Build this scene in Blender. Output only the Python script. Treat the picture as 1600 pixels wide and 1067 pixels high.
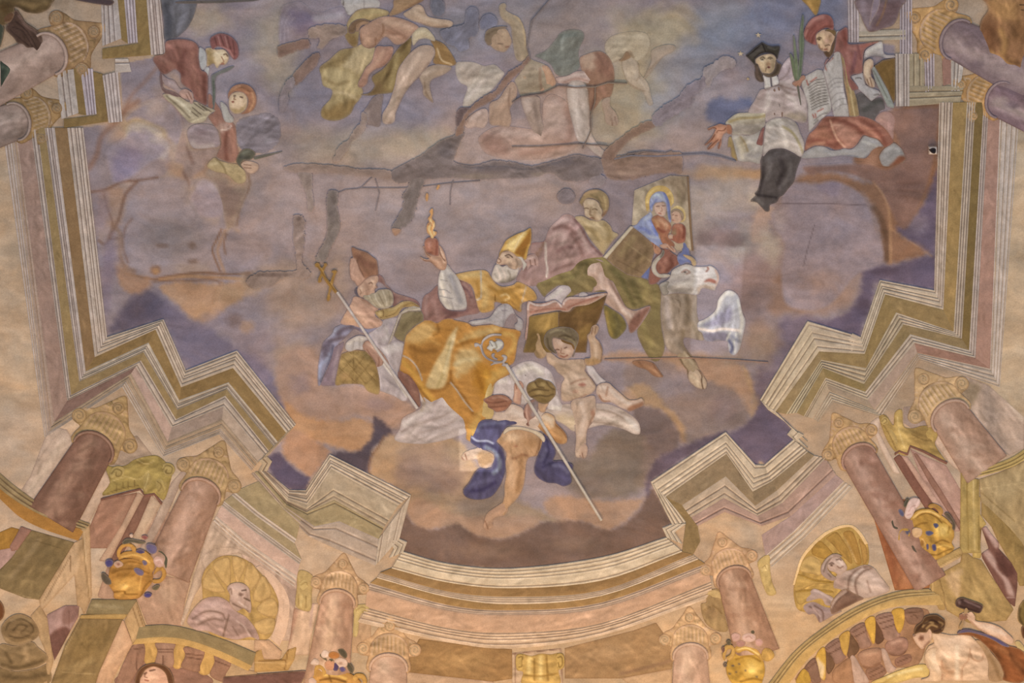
# A painted church vault seen from the nave floor: plaster ceiling, stucco trim and figures in low painted relief.
import bpy, math, random
import numpy as np
from mathutils import Vector

for _o in list(bpy.data.objects):
    bpy.data.objects.remove(_o, do_unlink=True)
SC = bpy.context.scene
COL = SC.collection

# ------------------------------------------------------------------ camera
W, H = 1600.0, 1067.0
LENS, SENSOR, ELEV = 45.0, 36.0, math.radians(62.0)
CAM = np.array([0.0, 0.0, 1.6])
cam_d = bpy.data.cameras.new('camera'); cam_d.lens = LENS; cam_d.sensor_width = SENSOR
cam = bpy.data.objects.new('camera', cam_d); COL.objects.link(cam)
cam.location = CAM; cam.rotation_euler = (math.pi / 2 + ELEV, 0, 0)
SC.camera = cam
F_PX = LENS / SENSOR * W
FWD = np.array([0, math.cos(ELEV), math.sin(ELEV)])
UPV = np.array([0, -math.sin(ELEV), math.cos(ELEV)])
RGT = np.array([1.0, 0, 0])

# ------------------------------------------------------------------ light of the church interior
world = bpy.data.worlds.new('church_interior_light'); SC.world = world
world.use_nodes = True
world.node_tree.nodes['Background'].inputs[0].default_value = (1.0, 0.93, 0.93, 1)
world.node_tree.nodes['Background'].inputs[1].default_value = 0.52

def area_light(name, loc, target, size, energy, color):
    d = bpy.data.lights.new(name, 'AREA'); d.size = size; d.energy = energy; d.color = color
    o = bpy.data.objects.new(name, d); COL.objects.link(o); o.location = loc
    o.rotation_euler = (Vector(target) - Vector(loc)).to_track_quat('-Z', 'Y').to_euler()
    return o
area_light('choir_lamp', (-4.2, 12.0, 6.6), (-1.5, 10.0, 12.0), 1.6, 330, (1.0, 0.50, 0.12))
area_light('choir_lamp', (4.2, 12.0, 6.6), (1.5, 10.0, 12.0), 1.6, 330, (1.0, 0.50, 0.12))

def window_beam(name, loc, half_w, half_h, energy, color):
    """Sunlight caught by a polished pane below and thrown up as a small rectangle: a spot whose beam is cut to a rectangle."""
    d = bpy.data.lights.new(name, 'SPOT'); d.energy = energy; d.color = color; d.shadow_soft_size = .01
    d.spot_size = math.radians(20); d.spot_blend = 0
    o = bpy.data.objects.new(name, d); COL.objects.link(o); o.location = loc
    o.rotation_euler = (math.pi, 0, 0)          # straight up
    d.use_nodes = True
    nt = d.node_tree; N = nt.nodes; L = nt.links
    em = N['Emission']; tc = N.new('ShaderNodeTexCoord'); sx = N.new('ShaderNodeSeparateXYZ')
    L.new(tc.outputs['Normal'], sx.inputs[0])
    def m(op, a, b):
        n = N.new('ShaderNodeMath'); n.operation = op
        for i, q in enumerate((a, b)):
            if hasattr(q, 'links'): L.new(q, n.inputs[i])
            else: n.inputs[i].default_value = q
        return n.outputs[0]
    def inside_edge(c, half):
        q = m('ABSOLUTE', m('DIVIDE', c, sx.outputs['Z']), 0)
        return m('MULTIPLY', m('SUBTRACT', half, q), 400)
    a = N.new('ShaderNodeClamp'); L.new(inside_edge(sx.outputs['X'], half_w), a.inputs[0])
    b = N.new('ShaderNodeClamp'); L.new(inside_edge(sx.outputs['Y'], half_h), b.inputs[0])
    L.new(m('MULTIPLY', a.outputs[0], b.outputs[0]), em.inputs['Strength'])
    return o
window_beam('pane_glint', (-0.342, 7.157, 3.0), .0218, .0258, 2000, (1.0, 0.84, 0.68))
window_beam('pane_glint', (2.0, 5.53, 3.0), .0248, .0594, 700, (0.95, 0.95, 1.0))

SC.view_settings.view_transform = 'Standard'
SC.view_settings.look = 'None'
SC.view_settings.exposure = 0.0
SC.view_settings.gamma = 1.0
SC.view_settings.use_curve_mapping = False

# ------------------------------------------------------------------ the vault: z as a function of x, y
def vault(x, y):
    return 13.0 - 0.015 * x * x - 0.018 * np.maximum(y - 3.0, 0) ** 2
def place(u, v, h):
    """Point of the vault (u, v in photograph pixels, traced from the nave floor), h pixels (7 mm) proud of the plaster."""
    u = np.asarray(u, float); v = np.asarray(v, float)
    d = ((u - W / 2) / F_PX)[:, None] * RGT + ((H / 2 - v) / F_PX)[:, None] * UPV + FWD
    hm = np.asarray(h, float) * 0.007
    lo = np.full(len(u), 2.0); hi = np.full(len(u), 60.0)
    for _ in range(38):
        m = (lo + hi) * .5
        p = CAM + d * m[:, None]
        up = p[:, 2] > vault(p[:, 0], p[:, 1]) - hm
        hi = np.where(up, m, hi); lo = np.where(up, lo, m)
    return CAM + d * ((lo + hi) * .5)[:, None]

# ------------------------------------------------------------------ materials
def paint_material(name, grain, mott, rough, bump):
    m = bpy.data.materials.new(name); m.use_nodes = True
    nt = m.node_tree; N = nt.nodes; L = nt.links
    bs = N['Principled BSDF']; bs.inputs['Roughness'].default_value = rough
    bs.inputs['Specular IOR Level'].default_value = 0.15
    at = N.new('ShaderNodeAttribute'); at.attribute_name = 'paint'
    tc = N.new('ShaderNodeNewGeometry')
    def noise(scale, det, ro=.6, sx=None):
        n = N.new('ShaderNodeTexNoise'); n.inputs['Scale'].default_value = scale
        n.inputs['Detail'].default_value = det; n.inputs['Roughness'].default_value = ro
        if sx:
            mp = N.new('ShaderNodeVectorMath'); mp.operation = 'MULTIPLY'; mp.inputs[1].default_value = sx
            L.new(tc.outputs['Position'], mp.inputs[0]); L.new(mp.outputs[0], n.inputs['Vector'])
        else:
            L.new(tc.outputs['Position'], n.inputs['Vector'])
        return n
    def madd(src, mul, add):
        a = N.new('ShaderNodeMath'); a.operation = 'MULTIPLY_ADD'
        L.new(src, a.inputs[0]); a.inputs[1].default_value = mul; a.inputs[2].default_value = add
        return a.outputs[0]
    def mul(a, b):
        x = N.new('ShaderNodeMath'); x.operation = 'MULTIPLY'; L.new(a, x.inputs[0]); L.new(b, x.inputs[1]); return x.outputs[0]
    g1 = noise(70, 3, .7); g2 = noise(9, 5, .62); g3 = noise(1, 3, .6, (2.2, 11, 11))
    f = mul(mul(madd(g1.outputs['Fac'], grain, 1 - grain * .5), madd(g2.outputs['Fac'], mott, 1 - mott * .5)),
            madd(g3.outputs['Fac'], mott * .6, 1 - mott * .3))
    vm = N.new('ShaderNodeVectorMath'); vm.operation = 'SCALE'
    L.new(at.outputs['Color'], vm.inputs[0]); L.new(f, vm.inputs['Scale'])
    # slight drift of hue between warm and cool, as in aged limewash
    hs = N.new('ShaderNodeMix'); hs.data_type = 'RGBA'; hs.blend_type = 'MULTIPLY'; hs.inputs[0].default_value = mott * .5
    cr = N.new('ShaderNodeValToRGB'); cr.color_ramp.elements[0].position = .38; cr.color_ramp.elements[1].position = .62
    cr.color_ramp.elements[0].color = (.86, .94, 1, 1); cr.color_ramp.elements[1].color = (1, .93, .82, 1)
    g4 = noise(5, 4, .6); L.new(g4.outputs['Fac'], cr.inputs[0])
    L.new(vm.outputs[0], hs.inputs[6]); L.new(cr.outputs[0], hs.inputs[7])
    L.new(hs.outputs[2], bs.inputs['Base Color'])
    bp = N.new('ShaderNodeBump'); bp.inputs['Strength'].default_value = bump; bp.inputs['Distance'].default_value = .01
    L.new(g1.outputs['Fac'], bp.inputs['Height']); L.new(bp.outputs[0], bs.inputs['Normal'])
    return m
MAT = {'p': paint_material('fresco_plaster', .65, .42, .9, .25),
       'a': paint_material('stucco_paint', .65, .36, .88, .3),
       'g': paint_material('ochre_gilding', .6, .34, .6, .3),
       'c': paint_material('painted_figure', .6, .26, .88, .2)}

# ------------------------------------------------------------------ paint: brush strokes evaluated on the vertices
def hexc(s, v=None):
    """Pigment for a colour read off the photograph at image row v: the read colour with the church's own light taken out, kept as sRGB."""
    c = np.array([int(s[i:i + 2], 16) for i in (0, 2, 4)]) / 255.0
    if v is None: return c
    t = min(max(v / H, 0), 1)
    g = np.array([.70 + .10 * t + .48 * t * t, .575 + .05 * t + .245 * t * t, .495 + .02 * t + .045 * t * t])
    a = to_linear(c) / g
    a = np.minimum(a, .88)
    return np.where(a <= .0031308, a * 12.92, 1.055 * a ** (1 / 2.4) - .055)
def to_linear(c):
    c = np.clip(c, 0, 1)
    return np.where(c <= .04045, c / 12.92, ((c + .055) / 1.055) ** 2.4)
def smooth_closed(p, n=4):
    p = np.asarray(p, float)
    a, b, c, d = np.roll(p, 1, 0), p, np.roll(p, -1, 0), np.roll(p, -2, 0)
    out = []
    for t in np.arange(n) / n:
        out.append(.5 * (2 * b + (c - a) * t + (2 * a - 5 * b + 4 * c - d) * t * t + (3 * b - a - 3 * c + d) * t ** 3))
    return np.stack(out, 1).reshape(-1, 2)
def smooth_open(p, n=4):
    p = np.asarray(p, float)
    if len(p) < 3: return p
    q = np.vstack([2 * p[0] - p[1], p, 2 * p[-1] - p[-2]])
    a, b, c, d = q[:-3], q[1:-2], q[2:-1], q[3:]
    out = []
    for t in np.arange(n) / n:
        out.append(.5 * (2 * b + (c - a) * t + (2 * a - 5 * b + 4 * c - d) * t * t + (3 * b - a - 3 * c + d) * t ** 3))
    return np.vstack([np.stack(out, 1).reshape(-1, 2), p[-1:]])
def seg_dist(P, line, closed):
    best = np.full(len(P), 1e9); near = np.zeros((len(P), 2))
    n = len(line)
    for i in range(n if closed else n - 1):
        a = line[i]; b = line[(i + 1) % n]; ab = b - a; l2 = ab @ ab
        if l2 < 1e-9: continue
        t = np.clip(((P - a) @ ab) / l2, 0, 1)
        q = a + t[:, None] * ab
        d = np.hypot(P[:, 0] - q[:, 0], P[:, 1] - q[:, 1])
        m = d < best
        best[m] = d[m]; near[m] = q[m]
    return best, near
def inside(P, poly):
    r = np.zeros(len(P), bool); n = len(poly)
    x, y = P[:, 0], P[:, 1]
    for i in range(n):
        x1, y1 = poly[i]; x2, y2 = poly[(i + 1) % n]
        if y1 == y2: continue
        c = ((y1 > y) != (y2 > y)) & (x < (x2 - x1) * (y - y1) / (y2 - y1) + x1)
        r ^= c
    return r
def sstep(x):
    x = np.clip(x, 0, 1); return x * x * (3 - 2 * x)
def wob(P, f, s):
    return np.sin(P[:, 0] * f + s + 1.7 * np.sin(P[:, 1] * f * .7 + s)) * np.cos(P[:, 1] * f * 1.13 + 2 * s + 1.3 * np.sin(P[:, 0] * f * .6))

def lay_paint(P, C, strokes):
    for k, st in enumerate(strokes):
        kind, col, al, w, soft, pts = st
        if kind == 'e':
            cx, cy, rx, ry = pts
            m = (abs(P[:, 0] - cx) < rx * 1.6) & (abs(P[:, 1] - cy) < ry * 1.6)
            if not m.any(): continue
            Q = P[m]; d = np.hypot((Q[:, 0] - cx) / rx, (Q[:, 1] - cy) / ry) + .16 * wob(Q, 5.0 / (rx + ry) * 2, k)
            a = al * sstep((1.25 - d) / 1.0)
        else:
            pad = w * .5 + soft + 1
            lo = pts.min(0) - pad; hi = pts.max(0) + pad
            m = (P[:, 0] > lo[0]) & (P[:, 0] < hi[0]) & (P[:, 1] > lo[1]) & (P[:, 1] < hi[1])
            if not m.any(): continue
            Q = P[m]
            if kind == 'f':
                d, _ = seg_dist(Q, pts, True); d = np.where(inside(Q, pts), d, -d)
                if soft > 3: d = d + soft * .35 * wob(Q, 1.6 / soft, k)
                a = al * sstep((d + soft) / (2 * soft))
            else:
                d, _ = seg_dist(Q, pts, False)
                if kind == 'r':          # ragged stroke
                    d = d + w * .16 * wob(Q, .35, k) + w * .1 * wob(Q, .8, k + 3)
                a = al * sstep((w * .5 + soft - d) / (2 * soft))
        C[m] += (col - C[m]) * a[:, None]
    return C

def make_mesh(name, V, F, C, mat, loc):
    me = bpy.data.meshes.new(name)
    V = V - np.asarray(loc)
    me.vertices.add(len(V)); me.vertices.foreach_set('co', V.ravel())
    nl = len(F) * 4
    me.loops.add(nl); me.loops.foreach_set('vertex_index', F.ravel().astype(np.int32))
    me.polygons.add(len(F)); me.polygons.foreach_set('loop_start', np.arange(0, nl, 4, dtype=np.int32))
    me.polygons.foreach_set('use_smooth', np.ones(len(F), bool))
    at = me.color_attributes.new('paint', 'FLOAT_COLOR', 'POINT')
    rgba = np.ones((len(V), 4)); rgba[:, :3] = to_linear(C)
    at.data.foreach_set('color', rgba.ravel())
    me.materials.append(MAT[mat]); me.update(); me.validate()
    o = bpy.data.objects.new(name, me); COL.objects.link(o)
    return o

def grid_shape(poly, step):
    """Quad grid clipped to an outline; rim vertices moved onto it. Returns points, faces, rim edges."""
    lo = poly.min(0) - step * .5; hi = poly.max(0) + step * .5
    nx = max(2, int(math.ceil((hi[0] - lo[0]) / step))); ny = max(2, int(math.ceil((hi[1] - lo[1]) / step)))
    xs = lo[0] + np.arange(nx + 1) * step; ys = lo[1] + np.arange(ny + 1) * step
    cx, cy = np.meshgrid(xs[:-1] + step / 2, ys[:-1] + step / 2)
    m = inside(np.stack([cx.ravel(), cy.ravel()], 1), poly).reshape(ny, nx)
    if not m.any(): m[ny // 2, nx // 2] = True
    gx, gy = np.meshgrid(xs, ys); P = np.stack([gx.ravel(), gy.ravel()], 1)
    vid = np.arange((nx + 1) * (ny + 1)).reshape(ny + 1, nx + 1)
    jj, ii = np.nonzero(m)
    F = np.stack([vid[jj, ii], vid[jj + 1, ii], vid[jj + 1, ii + 1], vid[jj, ii + 1]], 1)   # counter-clockwise seen from below
    mp = np.pad(m, 1)
    E = []
    for dj, di, a, b in ((0, -1, 0, 1), (1, 0, 1, 2), (0, 1, 2, 3), (-1, 0, 3, 0)):
        k = ~mp[jj + 1 + dj, ii + 1 + di]
        E.append(np.stack([F[k, a], F[k, b]], 1))
    E = np.vstack(E)
    used, inv = np.unique(F, return_inverse=True); F = inv.reshape(-1, 4)
    E = np.searchsorted(used, E)
    P = P[used].copy()
    rim = np.unique(E)
    _, near = seg_dist(P[rim], poly, True)
    P[rim] = near
    return P, F, E

def band_shape(A, B, step, nacross):
    """Strip between two polylines with equally many points."""
    ts = []
    for i in range(len(A) - 1):
        n = max(1, int(max(np.hypot(*(A[i + 1] - A[i])), np.hypot(*(B[i + 1] - B[i]))) / step))
        for k in range(n): ts.append(i + k / n)
    ts.append(len(A) - 1); ts = np.array(ts)
    i0 = np.minimum(ts.astype(int), len(A) - 2); fr = (ts - i0)[:, None]
    a = A[i0] * (1 - fr) + A[i0 + 1] * fr; b = B[i0] * (1 - fr) + B[i0 + 1] * fr
    w = np.linspace(0, 1, nacross + 1)
    P = a[:, None, :] * (1 - w)[None, :, None] + b[:, None, :] * w[None, :, None]
    n, m = len(ts), nacross + 1
    vid = np.arange(n * m).reshape(n, m)
    F = np.stack([vid[:-1, :-1], vid[1:, :-1], vid[1:, 1:], vid[:-1, 1:]], -1).reshape(-1, 4)
    q = P.reshape(-1, 2); f = F[0]
    area = sum(q[f[k], 0] * q[f[(k + 1) % 4], 1] - q[f[(k + 1) % 4], 0] * q[f[k], 1] for k in range(4))
    if area > 0: F = F[:, ::-1]
    loop = np.concatenate([vid[0, :], vid[1:, -1], vid[-1, -2::-1], vid[-2:0:-1, 0]])
    E = np.stack([loop, np.roll(loop, -1)], 1)
    d = np.tile(np.minimum(w, 1 - w)[None, :], (n, 1)).ravel() * np.repeat(np.hypot(*(a - b).T), m)
    return q, F, E, d, np.tile(w, n), np.repeat(np.hypot(*(a - b).T), m)

RELIEF = .16         # how proud the painted figures stand of the plaster
BASE = []            # the sky, cloud and wall painting of the vault itself
def vault_wash(P, C):
    """Uneven limewash of the vault: horizontal brush drag, blotches, warm and cool drift."""
    w = P + np.stack([value_noise(P, 40, 30, 1) * 40, value_noise(P, 50, 35, 2) * 24], 1)
    n = .5 * value_noise(w, 60, 28, 3) + .3 * value_noise(w, 24, 10, 4) + .25 * value_noise(w, 9, 5, 5) - .525
    C *= 1 + .30 * n[:, None]
    t = value_noise(w, 46, 34, 6) - .5 + .5 * (value_noise(w, 14, 9, 7) - .5)
    C *= 1 + t[:, None] * np.array([.045, .0, -.055])
def surface_color(P, fill):
    C = np.tile(hexc(fill if fill != 'I' else '94838a', P[:, 1].mean()), (len(P), 1))
    if fill == 'I':
        lay_paint(P, C, BASE); vault_wash(P, C)
    return C

def value_noise(P, sx, sy, seed):
    r = np.random.RandomState(seed).rand(64, 64)
    x = P[:, 0] / sx; y = P[:, 1] / sy
    i = np.floor(x).astype(int); j = np.floor(y).astype(int); fx = sstep(x - i); fy = sstep(y - j)
    g = lambda a, b: r[a % 64, b % 64]
    return (g(i, j) * (1 - fx) + g(i + 1, j) * fx) * (1 - fy) + (g(i, j + 1) * (1 - fx) + g(i + 1, j + 1) * fx) * fy
def brushwork(P, C, p):
    """Short dry-brush strokes along the form, a shade lighter or darker than the paint under them."""
    q = P - P.mean(0); cov = q.T @ q / len(q); ev, vec = np.linalg.eigh(cov)
    ax = vec[:, 1]; area = len(P) * p['step'] ** 2
    amp = {'c': .075, 'p': .09, 'a': .06, 'g': .09}[p['mat']]
    rng = np.random.RandomState(int(abs(p['pts'].sum())) % 100000)
    big = math.sqrt(max(ev[0], 1))
    for _ in range(0 if p.get('feather') else int(min(160, area / 55))):
        c = P[rng.randint(len(P))]; t = math.atan2(ax[1], ax[0]) + rng.normal(0, .45)
        L = rng.uniform(.5, 1.6) * min(big, 16) + 3; w = rng.uniform(.9, 2.6) + min(big, 20) * .05
        dx, dy = P[:, 0] - c[0], P[:, 1] - c[1]
        m = (np.abs(dx) < L + 4) & (np.abs(dy) < L + 4)
        dx, dy = dx[m], dy[m]
        u = dx * math.cos(t) + dy * math.sin(t); v = -dx * math.sin(t) + dy * math.cos(t) + .012 * rng.uniform(-1, 1) * u * u
        a = sstep(1.3 - np.abs(u) / L) * sstep(1.4 - np.abs(v) / w)
        f = rng.uniform(-1, 1) * amp
        C[m] *= 1 + f * a[:, None] * np.array([1, 1.03, 1.1])
    if p.get('feather'):
        vault_wash(P, C)
    n = value_noise(P, 9, 9, 5) + .6 * value_noise(P, 4, 4, 8) - .8
    C *= 1 + .06 * n[:, None]

def build_part(p, parent, loc):
    if p['kind'] == 'B':
        n = len(p['pts']) // 2
        A, B = p['pts'][:n], p['pts'][n:]
        if p['curve']: A, B = smooth_open(A, 5), smooth_open(B, 5)
        wd = np.hypot(*(A - B).T).mean()
        P, F, E, d, wf, wl = band_shape(A, B, max(p['step'], 1.2) * 1.6, max(2, min(26, int(wd / (1.1 if p['groove'] else p['step'])))))
    else:
        poly = smooth_closed(p['pts']) if p['curve'] else p['pts']
        if p.get('jit'):                 # ragged edge of a plaster repair
            poly = smooth_closed(poly, 3); rj = np.random.RandomState(int(abs(poly.sum())) % 9999)
            poly = poly + rj.normal(0, p['jit'], poly.shape)
        P, F, E = grid_shape(poly, p['step'])
        d, _ = seg_dist(P, poly, True)
        rim = np.unique(E); d[rim] = 0
    R = max(p['R'], .5)
    t = np.clip(d / R, 0, 1)
    ks = .4 if p['kind'] == 'B' and p['mat'] == 'a' else RELIEF
    h = p['h0'] * ks + p['H'] * ks * (sstep(t) if p['mat'] in 'cpg' else np.sqrt(np.maximum(0, 1 - (1 - t) ** 2)))
    C = surface_color(P, p['fill']) * p.get('dim', 1.0)
    for gv in p.get('groove', ()):       # narrow grooves run along the moulding
        k = sstep(1.25 - np.abs(wf - gv) * wl / 1.1)
        h = h - .9 * k
        C += (C * np.array([.62, .58, .58]) - C) * (k * .75)[:, None]
        k = sstep(1.25 - np.abs(wf - gv - 2.2 / np.maximum(wl, 1)) * wl / 1.1)
        C += (np.minimum(C * 1.16, 1) - C) * (k * .7)[:, None]
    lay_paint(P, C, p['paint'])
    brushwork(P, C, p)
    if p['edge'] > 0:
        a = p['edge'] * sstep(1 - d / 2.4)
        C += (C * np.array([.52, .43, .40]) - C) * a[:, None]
    if p['mat'] in 'cp':                 # thin paint: the ground shows through, most at the edges
        fe = p.get('feather', 0)
        op = p.get('op', 1.0) * (1 - (.97 if fe else .42) * sstep(1 - d / (fe or 2.2)))
        G = surface_color(P, 'I')
        C = G + (C - G) * op[:, None]
    V = place(P[:, 0], P[:, 1], h)
    rim = np.unique(E); idx = np.full(len(P), -1); idx[rim] = len(P) + np.arange(len(rim)); nr = len(rim)
    back = V[rim].copy(); back[:, 2] = vault(back[:, 0], back[:, 1])
    V = np.vstack([V, V[rim], back]); C = np.vstack([C, C[rim], C[rim]])
    a, b = idx[E[:, 0]], idx[E[:, 1]]
    F = np.vstack([F, np.stack([b, a, a + nr, b + nr], 1)])
    o = make_mesh(p['name'], V, F, C, p['mat'], loc)
    if parent is not None: o.parent = parent
    return o

def flush(thing):
    if not thing or not thing['parts']: return
    parts = thing['parts']
    allp = np.vstack([p['pts'] for p in parts]); c = (allp.min(0) + allp.max(0)) / 2
    loc = place([c[0]], [c[1]], [0])[0]
    if len(parts) == 1:
        o = build_part(parts[0], None, loc); o.name = thing['name']; o.location = loc; root = o
    else:
        root = bpy.data.objects.new(thing['name'], None); COL.objects.link(root); root.location = loc
        root.empty_display_size = .1
        last = root
        for p in parts:
            o = build_part(p, last if p['sub'] else root, loc)
            if p['label']: o['label'] = p['label']
            if not p['sub']: last = o
    if thing['kind']: root['kind'] = thing['kind']
    else:
        root['label'] = thing['label']; root['category'] = thing['cat']
    if thing['group']: root['group'] = thing['group']

def read_scene_text(text):
    """Lines: T thing|category|label|group ; N trim (structure); P/Q part (smooth/straight outline); B/D band; > before P/Q/B = sub-part;
       f fill, s stroke, r ragged stroke, e soft blob, l thin line : paint of the part above (or of the vault before the first thing)."""
    ox, oy, sc = 0.0, 0.0, 1.0; tint = np.ones(3); opac = 1.0
    thing = None; part = None
    for raw in text.split('\n'):
        ln = raw.split('#')[0].strip()
        if not ln: continue
        c, rest = ln[0], ln[1:].strip()
        if c == '@':
            a = rest.split(); ox, oy, sc = float(a[0]), float(a[1]), (float(a[2]) if len(a) > 2 else 4.0)
        elif c == 'O':
            opac = float(rest)
        elif c == '!':
            tint = np.array([float(x) for x in rest.split()])
        elif c in 'TN':
            flush(thing); part = None
            if c == 'N':
                thing = dict(name=rest, kind='structure', label='', cat='', group='', parts=[])
            else:
                a = [x.strip() for x in rest.split('|')] + ['', '', '']
                thing = dict(name=a[0], kind='', cat=a[1], label=a[2], group=a[3], parts=[])
        elif c in 'PQBD>':
            sub = c == '>'
            if sub: c, rest = rest[0], rest[1:].strip()
            hd, pt = rest.split(':'); a = hd.split()
            v = np.array([float(x) for x in pt.split()]).reshape(-1, 2) / sc + np.array([ox, oy])
            mat = 'c' if c in 'PQ' else 'a'; edge = .2 if c in 'PQ' else .0; lab = ''; step = 2.0; groove = (); dim = 1.0; jit = 0.0; feather = 0.0
            for x in a[5:]:
                if x.startswith('m='): mat = x[2:]
                elif x.startswith('o='): edge = float(x[2:])
                elif x.startswith('t='): step = float(x[2:])
                elif x.startswith('w='): feather = float(x[2:])
                elif x.startswith('j='): jit = float(x[2:])
                elif x.startswith('x='): dim = float(x[2:])
                elif x.startswith('g='): groove = [float(q) for q in x[2:].split(',')]
                elif x.startswith('l='): lab = x[2:].replace('_', ' ')
            part = dict(kind='B' if c in 'BD' else 'P', curve=c in 'PD', name=a[0], fill=a[1], h0=float(a[2]), H=float(a[3]), R=float(a[4]),
                        step=step, mat=mat, edge=edge, pts=v, paint=[], sub=sub, label=lab, groove=groove, dim=dim * tint, jit=jit, op=opac, feather=feather)
            thing['parts'].append(part)
        else:
            hd, pt = rest.split(':'); a = hd.split()
            al = float(a[1]); tgt = part['paint'] if part else BASE
            n = np.array([float(x) for x in pt.split()])
            pv = part['pts'][:, 1].mean() if part else (n.reshape(-1, 4)[:, 1].mean() if c == 'e' else n.reshape(-1, 2)[:, 1].mean()) / sc + oy
            col = hexc(a[0], pv) * tint
            if c == 'e':
                q = n.reshape(-1, 4)
                for r in q: tgt.append(('e', col, al, 0, 0, (r[0] / sc + ox, r[1] / sc + oy, r[2] / sc, r[3] / sc)))
            else:
                v = n.reshape(-1, 2) / sc + np.array([ox, oy])
                if c == 'f': tgt.append(('f', col, al, 0, float(a[2]) if len(a) > 2 else 1.5, smooth_closed(v)))
                elif c == 'q': tgt.append(('f', col, al, 0, float(a[2]) if len(a) > 2 else 1.0, v))
                elif c == 'l': tgt.append(('s', col, al, float(a[2]) if len(a) > 2 else 1.0, .8, smooth_open(v)))
                elif c == 'k': tgt.append(('s', col, al, float(a[2]) if len(a) > 2 else 1.0, .8, v))
                else:
                    w = float(a[2]); tgt.append((c, col, al, w, float(a[3]) if len(a) > 3 else max(1.0, w * .35), smooth_open(v)))
    flush(thing)

def build_ceiling():
    inx = np.arange(-6, 1607, 2.6); iny = np.arange(-6, 1074, 2.6)
    xs = np.concatenate([np.arange(-420, -6, 24), inx, np.arange(inx[-1] + 24, 2030, 24)])
    ys = np.concatenate([np.arange(-330, -6, 24), iny, np.arange(iny[-1] + 24, 1300, 24)])
    gx, gy = np.meshgrid(xs, ys); P = np.stack([gx.ravel(), gy.ravel()], 1)
    C = np.tile(hexc('94838a', 500), (len(P), 1))
    Q = np.clip(P, [-5, -5], [1605, 1072])
    lay_paint(Q, C, BASE)
    vault_wash(Q, C)
    vid = np.arange(len(P)).reshape(len(ys), len(xs))
    F = np.stack([vid[:-1, :-1], vid[1:, :-1], vid[1:, 1:], vid[:-1, 1:]], -1).reshape(-1, 4)
    o = make_mesh('ceiling', place(P[:, 0], P[:, 1], np.zeros(len(P))), F, C, 'p', (0, 0, 0))
    o['kind'] = 'structure'

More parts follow.
